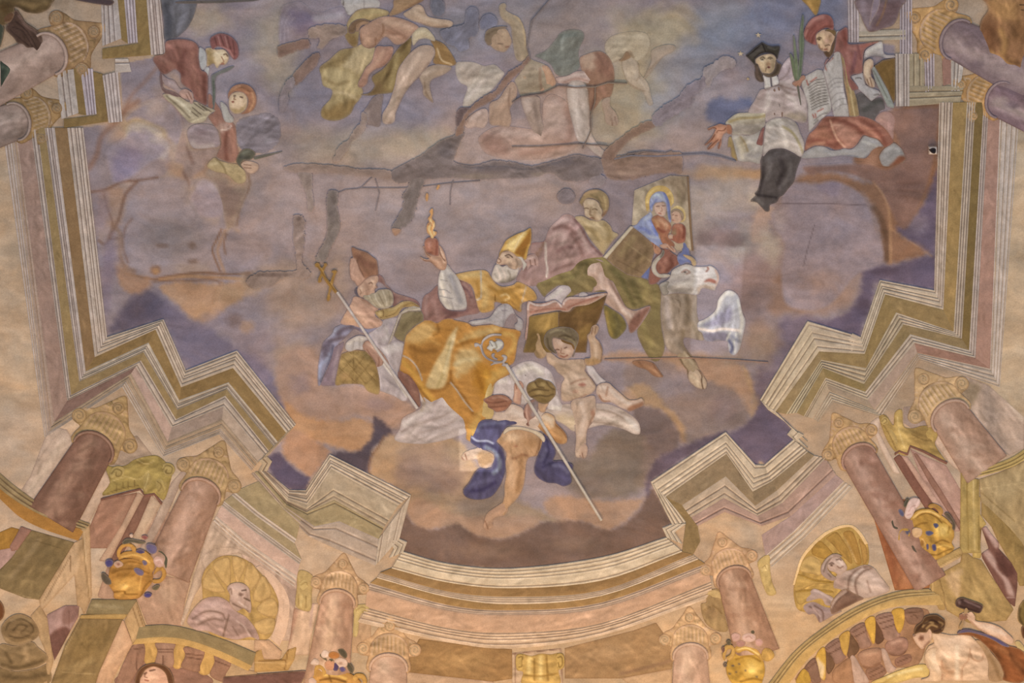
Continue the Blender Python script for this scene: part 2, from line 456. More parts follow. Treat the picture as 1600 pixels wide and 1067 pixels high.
def part_of(name, kind, curve, fill, h0, Hh, R, pts, **k):
    d = dict(kind=kind, curve=curve, name=name, fill=fill, h0=h0, H=Hh, R=R, step=2.0, mat='a', edge=.35, pts=np.asarray(pts, float), paint=[], sub=False, label='', groove=())
    d.update(k); return d
CAPT = np.array([1.05, .965, .98])
def column(label, c, tip, r, L, r2, shaft, dark, light, cap, capd, k=1.0, group='painted columns around the opening', bare=False):
    """Half column in relief. c: middle of the neck ring, tip: a point down the shaft axis, r: half width at the neck, cap: capital colour."""
    c = np.array(c, float); d = np.array(tip, float) - c; d /= np.hypot(*d); n = np.array([-d[1], d[0]])
    def w(*ab):
        ab = np.array(ab, float).reshape(-1, 2); return c + ab[:, :1] * d + ab[:, 1:] * n
    v = c[1]
    th = dict(name='column', kind='', cat='column', label=label, group=group, parts=[])
    el = [(-.78 * r * math.cos(t), r * math.sin(t)) for t in np.linspace(-1.57, 1.57, 13)]
    sh = part_of('shaft', 'P', False, shaft, 9, r * .2, r, w(*([(L, -r2)] + [q for q in el] + [(L, r2)])), edge=.3)
    rr = (r + r2) / 2
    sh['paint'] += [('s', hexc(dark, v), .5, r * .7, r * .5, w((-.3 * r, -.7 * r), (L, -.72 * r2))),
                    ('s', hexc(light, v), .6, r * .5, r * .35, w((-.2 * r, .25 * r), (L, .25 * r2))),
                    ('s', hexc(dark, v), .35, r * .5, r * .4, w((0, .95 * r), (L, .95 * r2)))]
    rnd = random.Random(int(c[0] * 7 + c[1]))
    for i in range(int(L / 9)):
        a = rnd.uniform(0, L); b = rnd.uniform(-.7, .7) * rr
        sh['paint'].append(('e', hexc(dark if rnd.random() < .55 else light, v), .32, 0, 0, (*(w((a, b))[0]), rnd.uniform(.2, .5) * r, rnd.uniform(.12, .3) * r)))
    if not bare:
        body = part_of('capital', 'P', True, cap, 2, 3, 6, w((-.1 * r, -1.08 * r), (-.62 * r, -1.2 * k * r), (-.72 * r, -1.62 * k * r), (-1.15 * r, -1.9 * k * r), (-1.5 * r, -1.55 * k * r), (-1.75 * r, -1.05 * k * r), (-2.2 * r, -.7 * k * r), (-2.5 * r, -.45 * r), (-3.05 * r, 0), (-2.5 * r, .45 * r),
                       (-2.2 * r, .7 * k * r), (-1.75 * r, 1.05 * k * r), (-1.5 * r, 1.55 * k * r), (-1.15 * r, 1.9 * k * r), (-.72 * r, 1.62 * k * r), (-.62 * r, 1.2 * k * r), (-.1 * r, 1.08 * r)), mat='g', dim=CAPT)
        for i in range(26):
            a = rnd.uniform(-2.6, -.3) * r; b = rnd.uniform(-1.5, 1.5) * k * r; t = rnd.uniform(0, 6.28); q = rnd.uniform(.08, .2) * r
            arc = w(*[(a + q * math.cos(t + u), b + q * math.sin(t + u)) for u in np.linspace(0, 4, 7)])
            body['paint'].append(('s', hexc(capd if i % 2 else light, v), .6, 1.6, .9, arc))
        th['parts'].append(body)
        bell = part_of('bell', 'P', True, cap, 5.5, 2.5, r * .6, w((.25 * r, -1.08 * r), (-.7 * r, -1.12 * r), (-1.35 * r, -1.02 * r), (-1.8 * r, -.62 * r), (-1.98 * r, 0), (-1.8 * r, .62 * r), (-1.35 * r, 1.02 * r), (-.7 * r, 1.12 * r), (.25 * r, 1.08 * r)), mat='g', sub=True, dim=CAPT)
        for b in np.linspace(-.85, .85, 8):
            m = math.sqrt(max(.05, 1 - b * b)); a0 = -.45 * r - .55 * r * m; a1 = -1.05 * r - .72 * r * m
            bell['paint'] += [('s', hexc(capd, v), .5, max(1.4, r * .06), .9, w((a0, b * r), (a1, b * r * .94))), ('s', hexc(light, v), .5, max(1.3, r * .06), .8, w((a0, (b + .09) * r), (a1, (b + .09) * r * .94)))]
        bell['paint'].append(('s', hexc(light, v), .6, 2.2, 1, w(*[(-1.25 * r - .62 * r * math.cos(t), .98 * r * math.sin(t)) for t in np.linspace(-1.4, 1.4, 9)])))
        th['parts'].append(bell)
        for a, b, q in ((-1.05, -1.52 * k, .36), (-1.05, 1.52 * k, .36), (-2.35, 0, .30)):
            vo = part_of('volute', 'P', True, cap, 6, 4, q * r * .8, w(*[((a + q * math.cos(t)) * r, (b + q * math.sin(t)) * r) for t in np.linspace(0, 6.28, 11)[:-1]]), mat='g', sub=True, step=1.5, dim=CAPT)
            sp = [((a + q * .85 * (1 - t / 11) * math.cos(t)) * r, (b + q * .85 * (1 - t / 11) * math.sin(t)) * r) for t in np.linspace(0, 10, 26)]
            vo['paint'] += [('s', hexc(light, v), .7, 2.4, 1, w(*sp)), ('s', hexc(capd, v), .8, 1.3, .8, w(*sp))]
            th['parts'].append(vo)
    th['parts'].append(sh)
    al = np.linspace(-1.75, 1.75, 15)
    ring = part_of('neck_ring', 'B', False, shaft, (r * .2 + 11) * .4, .8, 3, np.vstack([w(*[(-.86 * r * math.cos(t) + .02 * r, 1.09 * r * math.sin(t)) for t in al]), w(*[(-.70 * r * math.cos(t) + .04 * r, .96 * r * math.sin(t)) for t in al])]), step=1.1, edge=0)
    ring['paint'] += [('s', hexc(light, v), .55, 2, .9, w(*[(-.79 * r * math.cos(t) + .03 * r, 1.03 * r * math.sin(t)) for t in al])), ('s', hexc(dark, v), .75, 1.6, .8, w(*[(-.71 * r * math.cos(t) + .04 * r, .97 * r * math.sin(t)) for t in al])), ('s', hexc(dark, v), .6, 1.5, .8, w(*[(-.85 * r * math.cos(t) + .02 * r, 1.08 * r * math.sin(t)) for t in al]))]
    th['parts'].append(ring)
    flush(th)

# ------------------------------------------------------------------ the painting of the bare vault: sky, clouds, wall tone
VAULT_PAINT = """
! 1.02 .98 .875
# wall tones outside the painted opening (whole vault), then the sky opening over it
q ab9487 1 1 : -20 -20 1620 -20 1620 1090 -20 1090
q b39c8e 1 40 : -60 230 60 230 90 700 -60 800
q bfa494 1 40 : -60 640 130 640 500 820 640 900 1080 880 1500 640 1660 640 1660 1120 -60 1120
q c6a488 .9 50 : -60 930 400 900 800 960 1200 930 1660 880 1660 1150 -60 1150
q b3a093 1 20 : 1500 200 1640 200 1640 700 1540 700
q 8f8290 1 1 : 250 -10 258 86 188 100 191 190 125 200 137 267 166 527 255 499 290 578 306 574 311 581 370 548 462 664 417 713 425 721 417 735 451 765 460 756 474 764 515 710 642 774 634 800 622 841 634 846 629 862 650 870 700 881 800 888 862 884 925 874 987 860 1041 840 1035 825 1050 819 1040 800 1017 753 1134 675 1180 726 1189 720 1200 727 1240 687 1230 679 1237 670 1212 643 1188 625 1247 534 1262 502 1327 528 1332 521 1345 527 1375 438 1460 454 1466 267 1468 162 1400 165 1398 70 1327 65 1325 -10
# sky hues
e 9c8c92 .8 : 560 300 230 120 760 250 200 120
e 9a8b96 .7 : 700 380 200 90 480 330 120 120
e 958c9c .6 : 640 330 90 60 760 330 80 60
e 7f7d98 .7 : 470 150 70 60 640 170 80 50 560 190 60 40
e 8785a0 .6 : 350 110 60 50 420 60 40 60
e 777a90 .6 : 820 40 130 60 700 60 60 60
e 968c86 .7 : 430 60 50 70 320 30 50 30
e a0958e .6 : 440 120 30 40 560 230 130 40 660 220 60 30
e 837a84 .8 : 860 60 80 60 920 30 80 50
e 707690 .85 : 1080 90 60 70 1150 40 70 60 1110 40 60 50
e 6a7092 .8 : 1210 40 60 60 1290 20 50 50
e 968d84 .9 : 1000 60 60 60 1050 40 50 40 980 130 90 70
e 9c928a .8 : 960 190 70 70 1010 170 60 60
e 8587a0 .7 : 1070 110 60 40 1040 170 40 40
e 8e8a9e .7 : 1110 170 60 40 1180 140 40 40
e 9b8d96 .8 : 1090 220 80 40 1150 260 60 40
f 5e658c .9 6 : 1108 160 1124 152 1140 158 1160 152 1176 158 1172 168 1150 176 1142 190 1120 194 1106 186 1104 172
e 5e658c .6 : 1130 170 30 22
e a3989a .7 : 1140 300 60 50 1080 330 40 60
e 988b94 .7 : 1100 380 70 50 860 300 60 40
e a49a98 .6 : 1170 385 40 40
# upper left clouds
e a08e8c .9 : 330 240 110 90 260 290 90 80
e 98868c .8 : 240 330 70 60 300 370 70 60
e a48c84 .8 : 200 190 50 40 270 150 30 40
e a8988a .9 : 230 205 40 22 210 195 20 16
f 8f8190 .8 5 : 166 250 180 226 200 222 230 224 258 236 268 258 252 276 220 284 190 280 170 268
f a29692 .6 4 : 200 196 226 188 250 204 262 226 256 250 240 240 224 224 206 222 196 214
s 7c5f58 .6 8 4 : 140 262 152 240 158 214 180 192 196 172 216 158
s 7c5f58 .5 6 4 : 250 100 226 128 205 150 194 176
e 8f7c86 .8 : 270 170 24 40
f 8c7672 .6 5 : 312 200 300 230 310 262 330 300 344 330 350 300 362 280 366 250 352 220 336 200
e a58474 .7 : 300 265 40 30 370 250 20 24
f 9b857e .7 6 : 340 268 360 262 386 270 390 290 378 318 368 350 374 362 356 352 346 330 350 300
s 73594c .5 3 1.5 : 388 272 390 292 376 322 370 352
# left: rounded grey cloud, brown outlines
f 8e8290 .9 6 : 196 300 214 284 250 276 300 280 336 292 352 330 350 362 338 392 330 424 300 432 258 430 230 432 204 420 200 380 190 340
e 9b8c90 .7 : 300 420 40 14 320 300 40 30
e a8918c .8 : 320 300 26 20 330 330 20 24
e 7f7680 .6 : 270 370 60 40
f a28a86 .6 6 : 150 360 176 350 190 372 190 420 176 420 164 410 156 380
f 9a8078 .7 5 : 160 300 186 292 196 320 186 350 166 352 154 330
s 6f5650 .75 4 2 : 140 300 166 296 190 284 215 282 246 277
s 6f5650 .7 5 2 : 214 284 196 304 188 334 182 350 166 380 154 376
s 6f5650 .6 4 2 : 162 302 168 326 176 350 170 372 184 372
s 6f5650 .5 4 2 : 206 342 196 356 192 384 200 410
s 7f6760 .6 7 3 : 176 352 188 366 188 400 196 416 210 424
s 73584c .8 4 1.5 : 196 428 216 432 240 436 262 432 290 428 320 426 345 428 375 428 390 426
s a07e66 .8 5 2 : 250 437 290 432 320 433 350 434 384 436
s 73584c .7 3 1.5 : 240 440 270 438 300 438 330 437 342 440
e 7a5a48 .8 : 243 422 10 9
e 9b7c66 .8 : 244 424 6 6
s 76594c .8 3 1.5 : 346 358 338 376 332 392 344 424
s 9a7d70 .7 5 2 : 352 360 344 378 340 394 350 424
s 76594c .6 3 1.5 : 354 366 350 380 352 396
s 76594c .6 3 1.5 : 346 440 338 452 332 472 338 480
s 8f7266 .6 4 2 : 348 442 342 456 338 474
e 6c5a58 .7 : 254 384 14 5 300 384 8 8 302 408 10 5
f 9c7c6e .85 5 : 180 420 196 416 214 430 236 436 230 452 214 460 200 456 190 448
f a88672 .85 5 : 252 446 290 440 340 444 384 438 382 462 358 478 344 492 322 504 302 500 286 486 270 470 256 458
e ae8a74 .8 : 318 486 22 14
e a48876 .7 : 360 460 26 16
f 5b546c .9 8 : 172 520 180 500 196 480 210 462 232 454 254 464 264 480 272 496 258 500 230 508 200 518
f 6d6580 .85 8 : 256 470 276 480 300 500 320 508 340 520 366 540 372 552 340 560 310 580 290 572 270 530 258 500
e 5b546c .8 : 215 490 36 22
e 7c7088 .8 : 166 440 12 60 174 400 14 40
e 8a7c90 .7 : 160 330 14 40
e 80758a .6 : 390 540 40 40 350 500 40 20
e 6b5a5c .6 : 366 500 18 14
e 9a8078 .8 : 386 510 14 12
f 9c8478 .8 6 : 378 430 400 426 410 446 398 460 380 456
e 6e5a56 .8 : 392 436 12 14
e 8a7f94 .8 : 414 570 24 44
f 756c88 .9 7 : 372 552 396 556 412 560 424 580 432 604 440 622 452 642 462 658 440 636 410 600
# lower-left clouds below the first bishop
e a08a86 .9 : 470 470 70 60 440 430 50 30 520 440 40 60
e a78c82 .8 : 560 560 60 30 460 560 50 40
f a78b86 1 6 : 440 556 476 540 500 560 500 600 540 602 590 606 626 620 650 640 660 650 640 660 610 672 590 660 560 650 520 656 480 652 450 640 434 610 430 580
e a98f8e .7 : 500 625 36 24 560 620 40 20
e 988490 .7 : 590 632 30 12 470 600 20 20
f b58c72 1 5 : 446 630 470 646 520 660 560 654 584 664 586 680 576 694 560 706 530 700 512 694 494 690 466 690 452 676
f ad8776 1 5 : 442 692 456 670 480 680 500 694 516 706 500 730 486 746 478 742 462 728 446 716
e b28c76 .8 : 530 668 50 16
f 554a58 .95 4 : 584 652 600 660 612 676 604 690 588 694 580 710 574 740 576 750 560 742 530 720 516 712 530 706 556 706 572 694 582 680
f 5a4f68 .95 4 : 420 714 436 708 448 720 460 732 472 740 484 748 478 764 460 768 440 756 424 740
f b0927e 1 5 : 578 730 584 702 596 690 608 680 640 680 680 676 720 690 740 720 750 760 700 800 660 800 640 774 600 752 582 748
e a48b86 .8 : 660 720 50 40 700 740 40 30
e b9967e .8 : 606 714 22 22
e 8c7676 .7 : 640 740 30 30 690 760 40 30
s 7f5a48 .6 3 1.5 : 600 682 590 700 580 714 577 738 588 752 620 766
f a08676 .95 6 : 640 774 680 770 740 776 800 780 850 800 880 812 900 820 930 824 936 826 910 830 880 826 850 816 836 820 800 838 760 840 720 826 690 820 660 824 636 800
f a8887a 1 5 : 636 790 660 780 700 800 740 810 718 816 700 822 670 826 648 818
f a8887a 1 5 : 718 816 740 806 790 806 836 806 840 820 814 832 790 838 760 840 736 832
f a8887a 1 5 : 862 776 900 776 950 782 990 780 1006 778 1000 792 980 812 960 824 944 828 926 820 900 814 880 812 860 806 850 790
e 8a7874 .8 : 770 770 60 22 740 790 40 16
e 8a7876 .8 : 930 740 60 36 890 720 40 40
# dark foot of the sky
f 77605b 1 4 : 632 806 648 820 676 828 702 822 716 818 740 834 770 842 800 840 836 822 850 816 882 814 916 816 930 824 952 828 972 822 1000 796 1010 776 1020 764 1040 800 1048 818 1036 826 1042 840 1000 858 930 876 860 886 800 889 720 884 650 870 628 862 634 848 620 842
e 826a60 .5 : 760 860 60 14 900 850 50 14
# clouds lower right of centre
f a6887c 1 6 : 930 560 980 566 1000 580 1010 600 1040 640 1060 668 1064 690 1100 680 1140 664 1160 650 1172 640 1178 606 1168 584 1150 566 1120 560 1080 556 1030 556 980 548
e a18578 .9 : 990 620 24 20 1060 560 60 14
f 86767a .95 6 : 972 580 1000 566 1040 562 1066 580 1090 590 1120 600 1150 612 1168 640 1166 658 1140 672 1110 680 1080 692 1062 684 1046 650 1022 620 1000 600 980 604
e 8f818e .8 : 1060 600 40 26
e 7c6c74 .8 : 1130 640 30 30
f a2846e .9 5 : 982 606 1004 600 1024 612 1040 634 1060 652 1070 670 1070 690 1056 668 1036 644 1012 636 996 624
f 76666a .95 5 : 990 640 1010 634 1036 644 1056 666 1062 690 1050 706 1030 716 1012 730 1000 700 996 670
f 7e6e68 .9 7 : 936 686 960 670 990 672 1010 690 1012 720 1006 760 980 776 940 780 900 770 880 740 900 720 920 716
e 7d6d6c .7 : 920 760 40 22
f 8f7a78 .7 6 : 1004 690 1020 700 1026 740 1012 760 1004 740
f 5f5266 .9 5 : 1062 700 1100 684 1134 674 1120 688 1070 716 1036 740 1018 750 1014 776 1008 760 1020 724 1040 708
f 675b74 .95 5 : 1180 610 1190 620 1200 640 1212 644 1236 670 1240 688 1200 724 1188 720 1180 728 1160 704 1140 680 1164 664 1176 650 1178 630
f a98c78 .8 4 : 1160 570 1172 586 1178 610 1188 620 1182 640 1172 650 1174 620 1164 590
# right clouds
f 8d7c84 1 7 : 1220 290 1240 284 1290 278 1330 292 1360 300 1376 330 1372 370 1384 400 1382 410 1352 414 1346 440 1330 470 1300 490 1280 494 1240 490 1200 480 1180 440 1200 400 1204 340
e a0837a .9 : 1290 440 60 44 1260 470 50 20
e 938088 .8 : 1290 330 60 40
f 84665a 1 6 : 1240 284 1270 270 1310 272 1340 282 1380 286 1420 280 1450 300 1440 330 1420 350 1410 370 1440 380 1454 390 1440 400 1400 410 1384 408 1378 370 1370 330 1350 304 1320 300 1290 286
e 7d5d55 .8 : 1420 290 30 22 1430 240 30 50
f 7a5c50 1 6 : 1336 262 1344 220 1380 190 1400 168 1440 160 1468 160 1466 260 1456 300 1410 300 1370 290
e 96746a .8 : 1400 220 30 30 1360 250 16 20
s 5e483f .8 10 5 : 1366 326 1376 340 1384 370 1386 404
s a07f6c .8 5 2 : 1366 284 1384 310 1390 340 1392 410
s a07f6c .7 3 1.5 : 1390 356 1414 372 1440 388 1458 402
f 615670 .95 6 : 1400 356 1426 344 1450 304 1466 270 1462 400 1462 452 1376 438 1364 466 1350 500 1344 526 1330 522 1300 516 1262 502 1290 500 1320 490 1344 460 1352 412 1386 416 1440 402 1456 398 1420 374
e 7b7086 .8 : 1434 350 20 20
e 54485c .7 : 1350 480 14 20 1380 424 30 8
f 71647a .9 8 : 1218 500 1250 494 1280 498 1262 502 1247 534 1200 604 1188 622 1180 600 1190 560 1206 530
e 8a6f68 .9 : 1220 470 40 30 1190 530 30 40 1230 440 30 20
f a78f8c .9 6 : 1180 330 1200 320 1212 328 1204 344 1202 370 1190 380 1172 372
e a89c9a .8 : 1200 390 24 34 1180 310 14 20
e 8c7880 .9 : 1130 370 30 18 1160 450 40 50 1180 420 30 40
e 7c6c74 .8 : 1102 372 16 16 1150 375 22 14 1180 470 30 40
e 92807c .7 : 1190 540 40 40 1140 560 30 16
s 6b564c .4 1.6 .8 : 1206 318 1260 319 1330 320 1356 322
s 6b564c .45 1.6 .8 : 1274 345 1264 390 1254 420 1252 446
# warm strip beside the brown repair above the painting
e ab8a70 .7 : 1120 270 60 14 1180 272 30 10
# upper middle faint figures ground
e 97827e .6 : 870 150 60 60
e a78f86 .6 : 850 230 60 22
"""
read_scene_text(VAULT_PAINT)
build_ceiling()

# painted cornice: mouldings mitred round the opening, one part for each straight length
out=['@ 0 0 1']
def trim(name): out.append('N '+name)
def band(fill,h0,hh,ro,A,B,g='',m='a',curve=False,name='moulding',dim=1):
    out.append(f"{'D' if curve else 'B'} {name} {fill} {h0*.38:g} {hh*.5:g} {ro} m={m} x={dim}"+(f' g={g}' if g else '')+' t=1.6 : '+' '.join(f'{x:g} {y:g}' for x,y in A+B))
# ---------------- left run and zigzag
LL=dict(
 a=[(2,200),(69,685),(190,606),(254,716),(342,680),(392,736)],
 c=[(19,200),(76,674),(198,594),(258,702),(345,668),(398,729)],
 d=[(25,200),(85,659),(205,583),(262,690),(347,655),(404,722)],
 e=[(48,200),(105,626),(212,573),(268,668),(349,636),(413,711)],
 f=[(58.5,200),(111,617),(220,563),(275,655),(352,618),(420,704)],
 g=[(70,200),(124,596),(224,550),(277,640),(354,608),(427,697)],
 h=[(85.5,200),(134,580),(232,535),(280,625),(357,597),(434,690)],
 i=[(105,200),(148,558),(243,515),(283,605),(364,575),(447,676)],
 j=[(129.5,200),(167,527),(255,499),(290,579),(370,548),(462,664)])
trim('trim_1')
cols={ 'ac':('a8968a',2,2,4,'.05,.35,.62,.9'),'cd':('9c8474',3,1,3,'.5'),'de':('94786a',2,1,4,''),'ef':('a59488',5,2,4,'.25,.8'),
 'fg':('8c7450',6,1,4,''),'gh':('a8988e',8,2,4,'.12,.42,.62'),'hi':('826648',9,1,4,''),'ij':('ae9c8e',11,3,6,'.22,.5,.66,.9')}
for k,(f,h0,hh,ro,g) in cols.items():
    A,B=LL[k[0]],LL[k[1]]
    for s in range(5):
        ff=f
        if s>=1: # zigzag, warmer as the bays go down
            ff={'ac':'b09a86','cd':'a2886e','de':['8a6a5c','b49482','a88e7c','b09680'][s-1],'ef':'b49e8a','fg':'957a54','gh':'b29e88','hi':'8e7048','ij':'b8a28c'}[k]
        band(ff,h0,hh,ro,A[s:s+2],B[s:s+2],g,dim=.93 if s in(1,3) else 1)
# stepped corner and lower left chain
trim('trim_2')
MM=dict(
 a=[(392,740),(440,796),(482,838),(512,852),(586,884)],
 d=[(398,738),(446,792),(492,822),(530,814),(592,842)],
 g=[(404,736),(448,786),(478,800),(522,781),(600,824)],
 i=[(410,736),(450,779),(480,789),(518,733),(622,790)],
 j=[(417,736),(452,766),(478,766),(515,710),(642,774)])
for k,f,h0,g in (('ad','b69a82',3,'.2,.7'),('dg','a58c66',4,'.85'),('gi','b49a7c',6,'.1,.3'),('ij','c2a88c',9,'.2,.45,.6,.88')):
    for s in range(4):
        band(f,h0,2,4,MM[k[0]][s:s+2],MM[k[1]][s:s+2],g,dim=.92 if s==1 else 1)
band('c0a58a',9,3,5,[(592,842),(586,884)],[(642,774),(624,842)],'.12,.4,.7,.86')
band('b49878',9,2,4,[(462,664),(417,713)],[(447,676),(404,722)],'.3,.7')
band('b49878',8,2,4,[(417,713),(425,721),(417,736)],[(404,720),(410,726),(404,736)],'.5')
band('c4aa8c',10,2,4,[(624,842),(636,847),(630,863)],[(606,846),(616,858),(608,872)],'.3,.7')
# concave lower runs between the projecting corners
trim('trim_12')
I_=dict(i=[(404,752),(455,808)],h=[(366,768),(404,800),(463,842)],g=[(362,774),(400,806),(460,849)],f=[(350,783),(390,814),(471,874)],e=[(346,790),(386,822),(468,882)],d=[(338,806),(380,843),(464,900)],c=[(332,818),(376,856),(460,917)])
band('a58c66',3,1,4,[(366,768),(404,800),(463,842)],[(404,752),(424,774),(470,812)],'')
band('c4aa92',4,1,4,I_['g'],I_['h'],'.5')
band('a48a66',3,1,4,I_['f'],I_['g'],'')
band('bca48e',4,1,4,I_['e'],I_['f'],'.3,.7')
band('cba48c',2,1,4,I_['d'],I_['e'],'')
band('c8ab92',3,1,4,I_['c'],I_['d'],'.2,.6')
band('b08e80',2,1,4,[(1318,752),(1240,830),(1196,868)],[(1306,742),(1236,806),(1190,836)],'')
band('c4aa90',3,1,4,[(1332,762),(1258,840),(1206,886)],[(1318,752),(1240,830),(1196,868)],'.15,.5,.85')
# ---------------- bottom arc
trim('trim_3')
arc={ 'j':[(629,862),(700,881),(800,888.5),(940,871),(1041,840)],
 'w':[(612,888),(700,910),(800,919),(940,907),(1066,862)],
 'o':[(594,895),(700,924),(800,932),(940,922),(1082,866)],
 'v':[(589,903),(700,933),(800,944),(940,931),(1091,874)],
 'p':[(579,911),(700,945),(800,953),(940,941),(1102,881)],
 'q':[(574,921),(700,954),(800,961),(940,950),(1106,889)],
 'r':[(571,948),(700,981),(800,988),(940,973),(1111,908)],
 's':[(566,962),(700,994),(800,1003),(940,985),(1112,922)],
 't':[(558,972),(700,1003),(800,1013),(940,993),(1102,937)]}
for k,f,h0,g in (('jw','d6b894',11,'.12,.3,.46,.9'),('wo','9e764a',9,''),('ov','d8b692',8,'.12,.4,.7'),('vp','a67c4c',7,''),('pq','cdab8c',6,'.2,.6,.9'),('qr','cf9f7a',4,''),('rs','d8b08a',5,'.1,.4,.7'),('st','dab28c',3,'.3')):
    band(f,h0,2,4,arc[k[0]],arc[k[1]],g,curve=True)
# ---------------- right run and zigzag
RR=dict(
 q=[(1594,160),(1562,605),(1437,562),(1380,652),(1302,628),(1280,660)],
 p=[(1563,160),(1547,576),(1433,551),(1366,640),(1295,610),(1270,654)],
 o=[(1545,160),(1524,559),(1429,536),(1356,625),(1292,600),(1263,652)],
 n=[(1537,160),(1514,547),(1422,522),(1352,612),(1290,590),(1256,650)],
 m=[(1524,160),(1503,529),(1412,507),(1350,600),(1286,575),(1245,645)],
 l=[(1511,160),(1490,518),(1400,488),(1353,575),(1283,562),(1228,647)],
 k=[(1489,160),(1474,484),(1383,460),(1351,553),(1280,549),(1212,643)],
 j=[(1468,160),(1460,454),(1375,438),(1345,527),(1262,502),(1188,625)])
trim('trim_4')
rc={'qp':['b4a294','b29c88','b49c84','b09a80','b09a80'],'po':['a07c6c','96705e','a88c78','a08870','b49a7e'],'on':['aa988c','b29e8a','b09a84','b09a80','b8a082'],
 'nm':['76603c','8c7452','8c7450','8c744c','967c54'],'ml':['a89684','b6a088','a8947a','ac967a','b4a080'],'lk':['94784e','8e744e','8e744c','907650','967c58'],'kj':['b09c8a','baa48c','b8a48c','b6a088','c2aa8c']}
for k,(h0,g) in {'qp':(2,'.1,.35,.62,.9'),'po':(2,''),'on':(5,'.3,.7'),'nm':(6,''),'ml':(8,'.2,.5,.8'),'lk':(9,''),'kj':(11,'.15,.42,.6,.9')}.items():
    for s in range(5):
        band(rc[k][s],h0,2,4,RR[k[0]][s:s+2],RR[k[1]][s:s+2],g)
# notch blocks right
band('b8a088',10,2,4,[(1345,527),(1332,521),(1327,529)],[(1350,545),(1336,540),(1330,552)],'.5')
trim('trim_5')
band('c6ac8e',10,2,4,[(1188,625),(1212,643),(1237,670)],[(1200,640),(1228,660),(1262,690)],'')
band('c2a88a',9,2,4,[(1237,670),(1230,679),(1240,687)],[(1256,680),(1248,686),(1262,700)],'.5')
SS=dict(j=[(1240,687),(1194,727),(1180,726),(1134,675),(1017,753)],
 i=[(1262,706),(1206,752),(1176,768),(1135,709),(1040,776)],
 g=[(1272,712),(1214,766),(1180,790),(1134,744),(1066,789)],
 d=[(1290,716),(1222,786),(1184,806),(1131,778),(1074,812)],
 a=[(1306,742),(1236,806),(1190,822),(1132,800),(1090,822)])
for k,f,h0,g in (('ij','c8ae90',10,'.1,.3,.5,.88'),('gi','92785a',8,''),('dg','bca084',6,'.2,.55'),('ad','b08c78',4,'.3')):
    for s in range(4):
        band(f,h0,2,4,SS[k[0]][s:s+2],SS[k[1]][s:s+2],g,dim=.95 if s==1 else 1)
band('c8ae90',10,2,4,[(1017,753),(1040,800),(1050,819)],[(1040,776),(1060,800),(1072,816)],'.2,.5,.8')
band('c8ae90',10,2,4,[(1050,819),(1035,825),(1042,840)],[(1072,818),(1054,832),(1066,850)],'.3,.7')
band('92744c',7,2,4,[(1066,789),(1090,822)],[(1040,776),(1060,800)],'')
band('92744c',7,1,4,[(1060,800),(1072,816),(1066,862)],[(1090,822),(1094,846),(1082,868)],'')
# ---------------- upper left stepped run
trim('trim_6')
for f,h0,g,A,B in (
 ('ab9c94',8,'.2,.45,.6,.9',[(229,0),(236,86)],[(250,0),(258,84)]),
 ('7e6844',6,'',[(211,0),(216,68),(160,76)],[(229,0),(236,86),(160,92)]),
 ('a09496',6,'.2,.5,.8',[(194,0),(200,68)],[(211,0),(215,66)]),
 ('7e6844',5,'',[(184,0),(190,62)],[(194,0),(200,68)]),
 ('a0948e',4,'.15,.4,.65',[(158,0),(160,72)],[(184,0),(190,60)]),
 ('aa9c96',8,'.15,.4,.6,.85',[(160,118),(170,192)],[(184,112),(191,190)]),
 ('786240',6,'',[(145,112),(151,180),(100,186)],[(160,116),(168,190),(100,200)]),
 ('a2969a',6,'.3,.55,.8',[(125,105),(135,180)],[(145,108),(151,178)]),
 ('786240',5,'',[(115,108),(122,178)],[(125,105),(135,180)]),
 ('a2968e',4,'.3,.6',[(88,112),(96,186)],[(115,108),(124,176)]),
 ('a89a90',7,'.3',[(180,92),(200,92)],[(180,114),(205,112)]),
):
    band(f,h0,2,4,A,B,g)
# ---------------- upper right stepped run
trim('trim_7')
for f,h0,g,A,B in (
 ('a09494',8,'.2,.5,.75',[(1325,0),(1326,66)],[(1342,0),(1342,66)]),
 ('9c8f84',5,'.5',[(1342,0),(1342,50)],[(1375,0),(1375,50)]),
 ('9c9080',6,'.4',[(1342,64),(1416,62)],[(1342,48),(1416,46)]),
 ('9e9294',7,'.15,.4,.6,.85',[(1406,0),(1406,84)],[(1425,0),(1425,84)]),
 ('a2958c',9,'.2,.6,.8',[(1399,84),(1400,166)],[(1421,84),(1421,166)]),
 ('92836c',6,'.3,.6',[(1421,134),(1506,134)],[(1421,166),(1500,160)]),
 ('958770',5,'.3,.7',[(1421,84),(1421,134)],[(1444,84),(1444,134)]),
 ('a09394',6,'.2,.5,.8',[(1444,84),(1446,144)],[(1460,84),(1460,140)]),
 ('94806c',5,'',[(1460,84),(1460,136)],[(1472,88),(1472,136)]),
 ('8e6c60',5,'',[(1472,90),(1474,134)],[(1486,94),(1486,130)]),
 ('a69a90',6,'.3,.6',[(1486,94),(1486,142)],[(1506,98),(1500,142)]),
):
    band(f,h0,2,4,A,B,g)
read_scene_text('\n'.join(out))


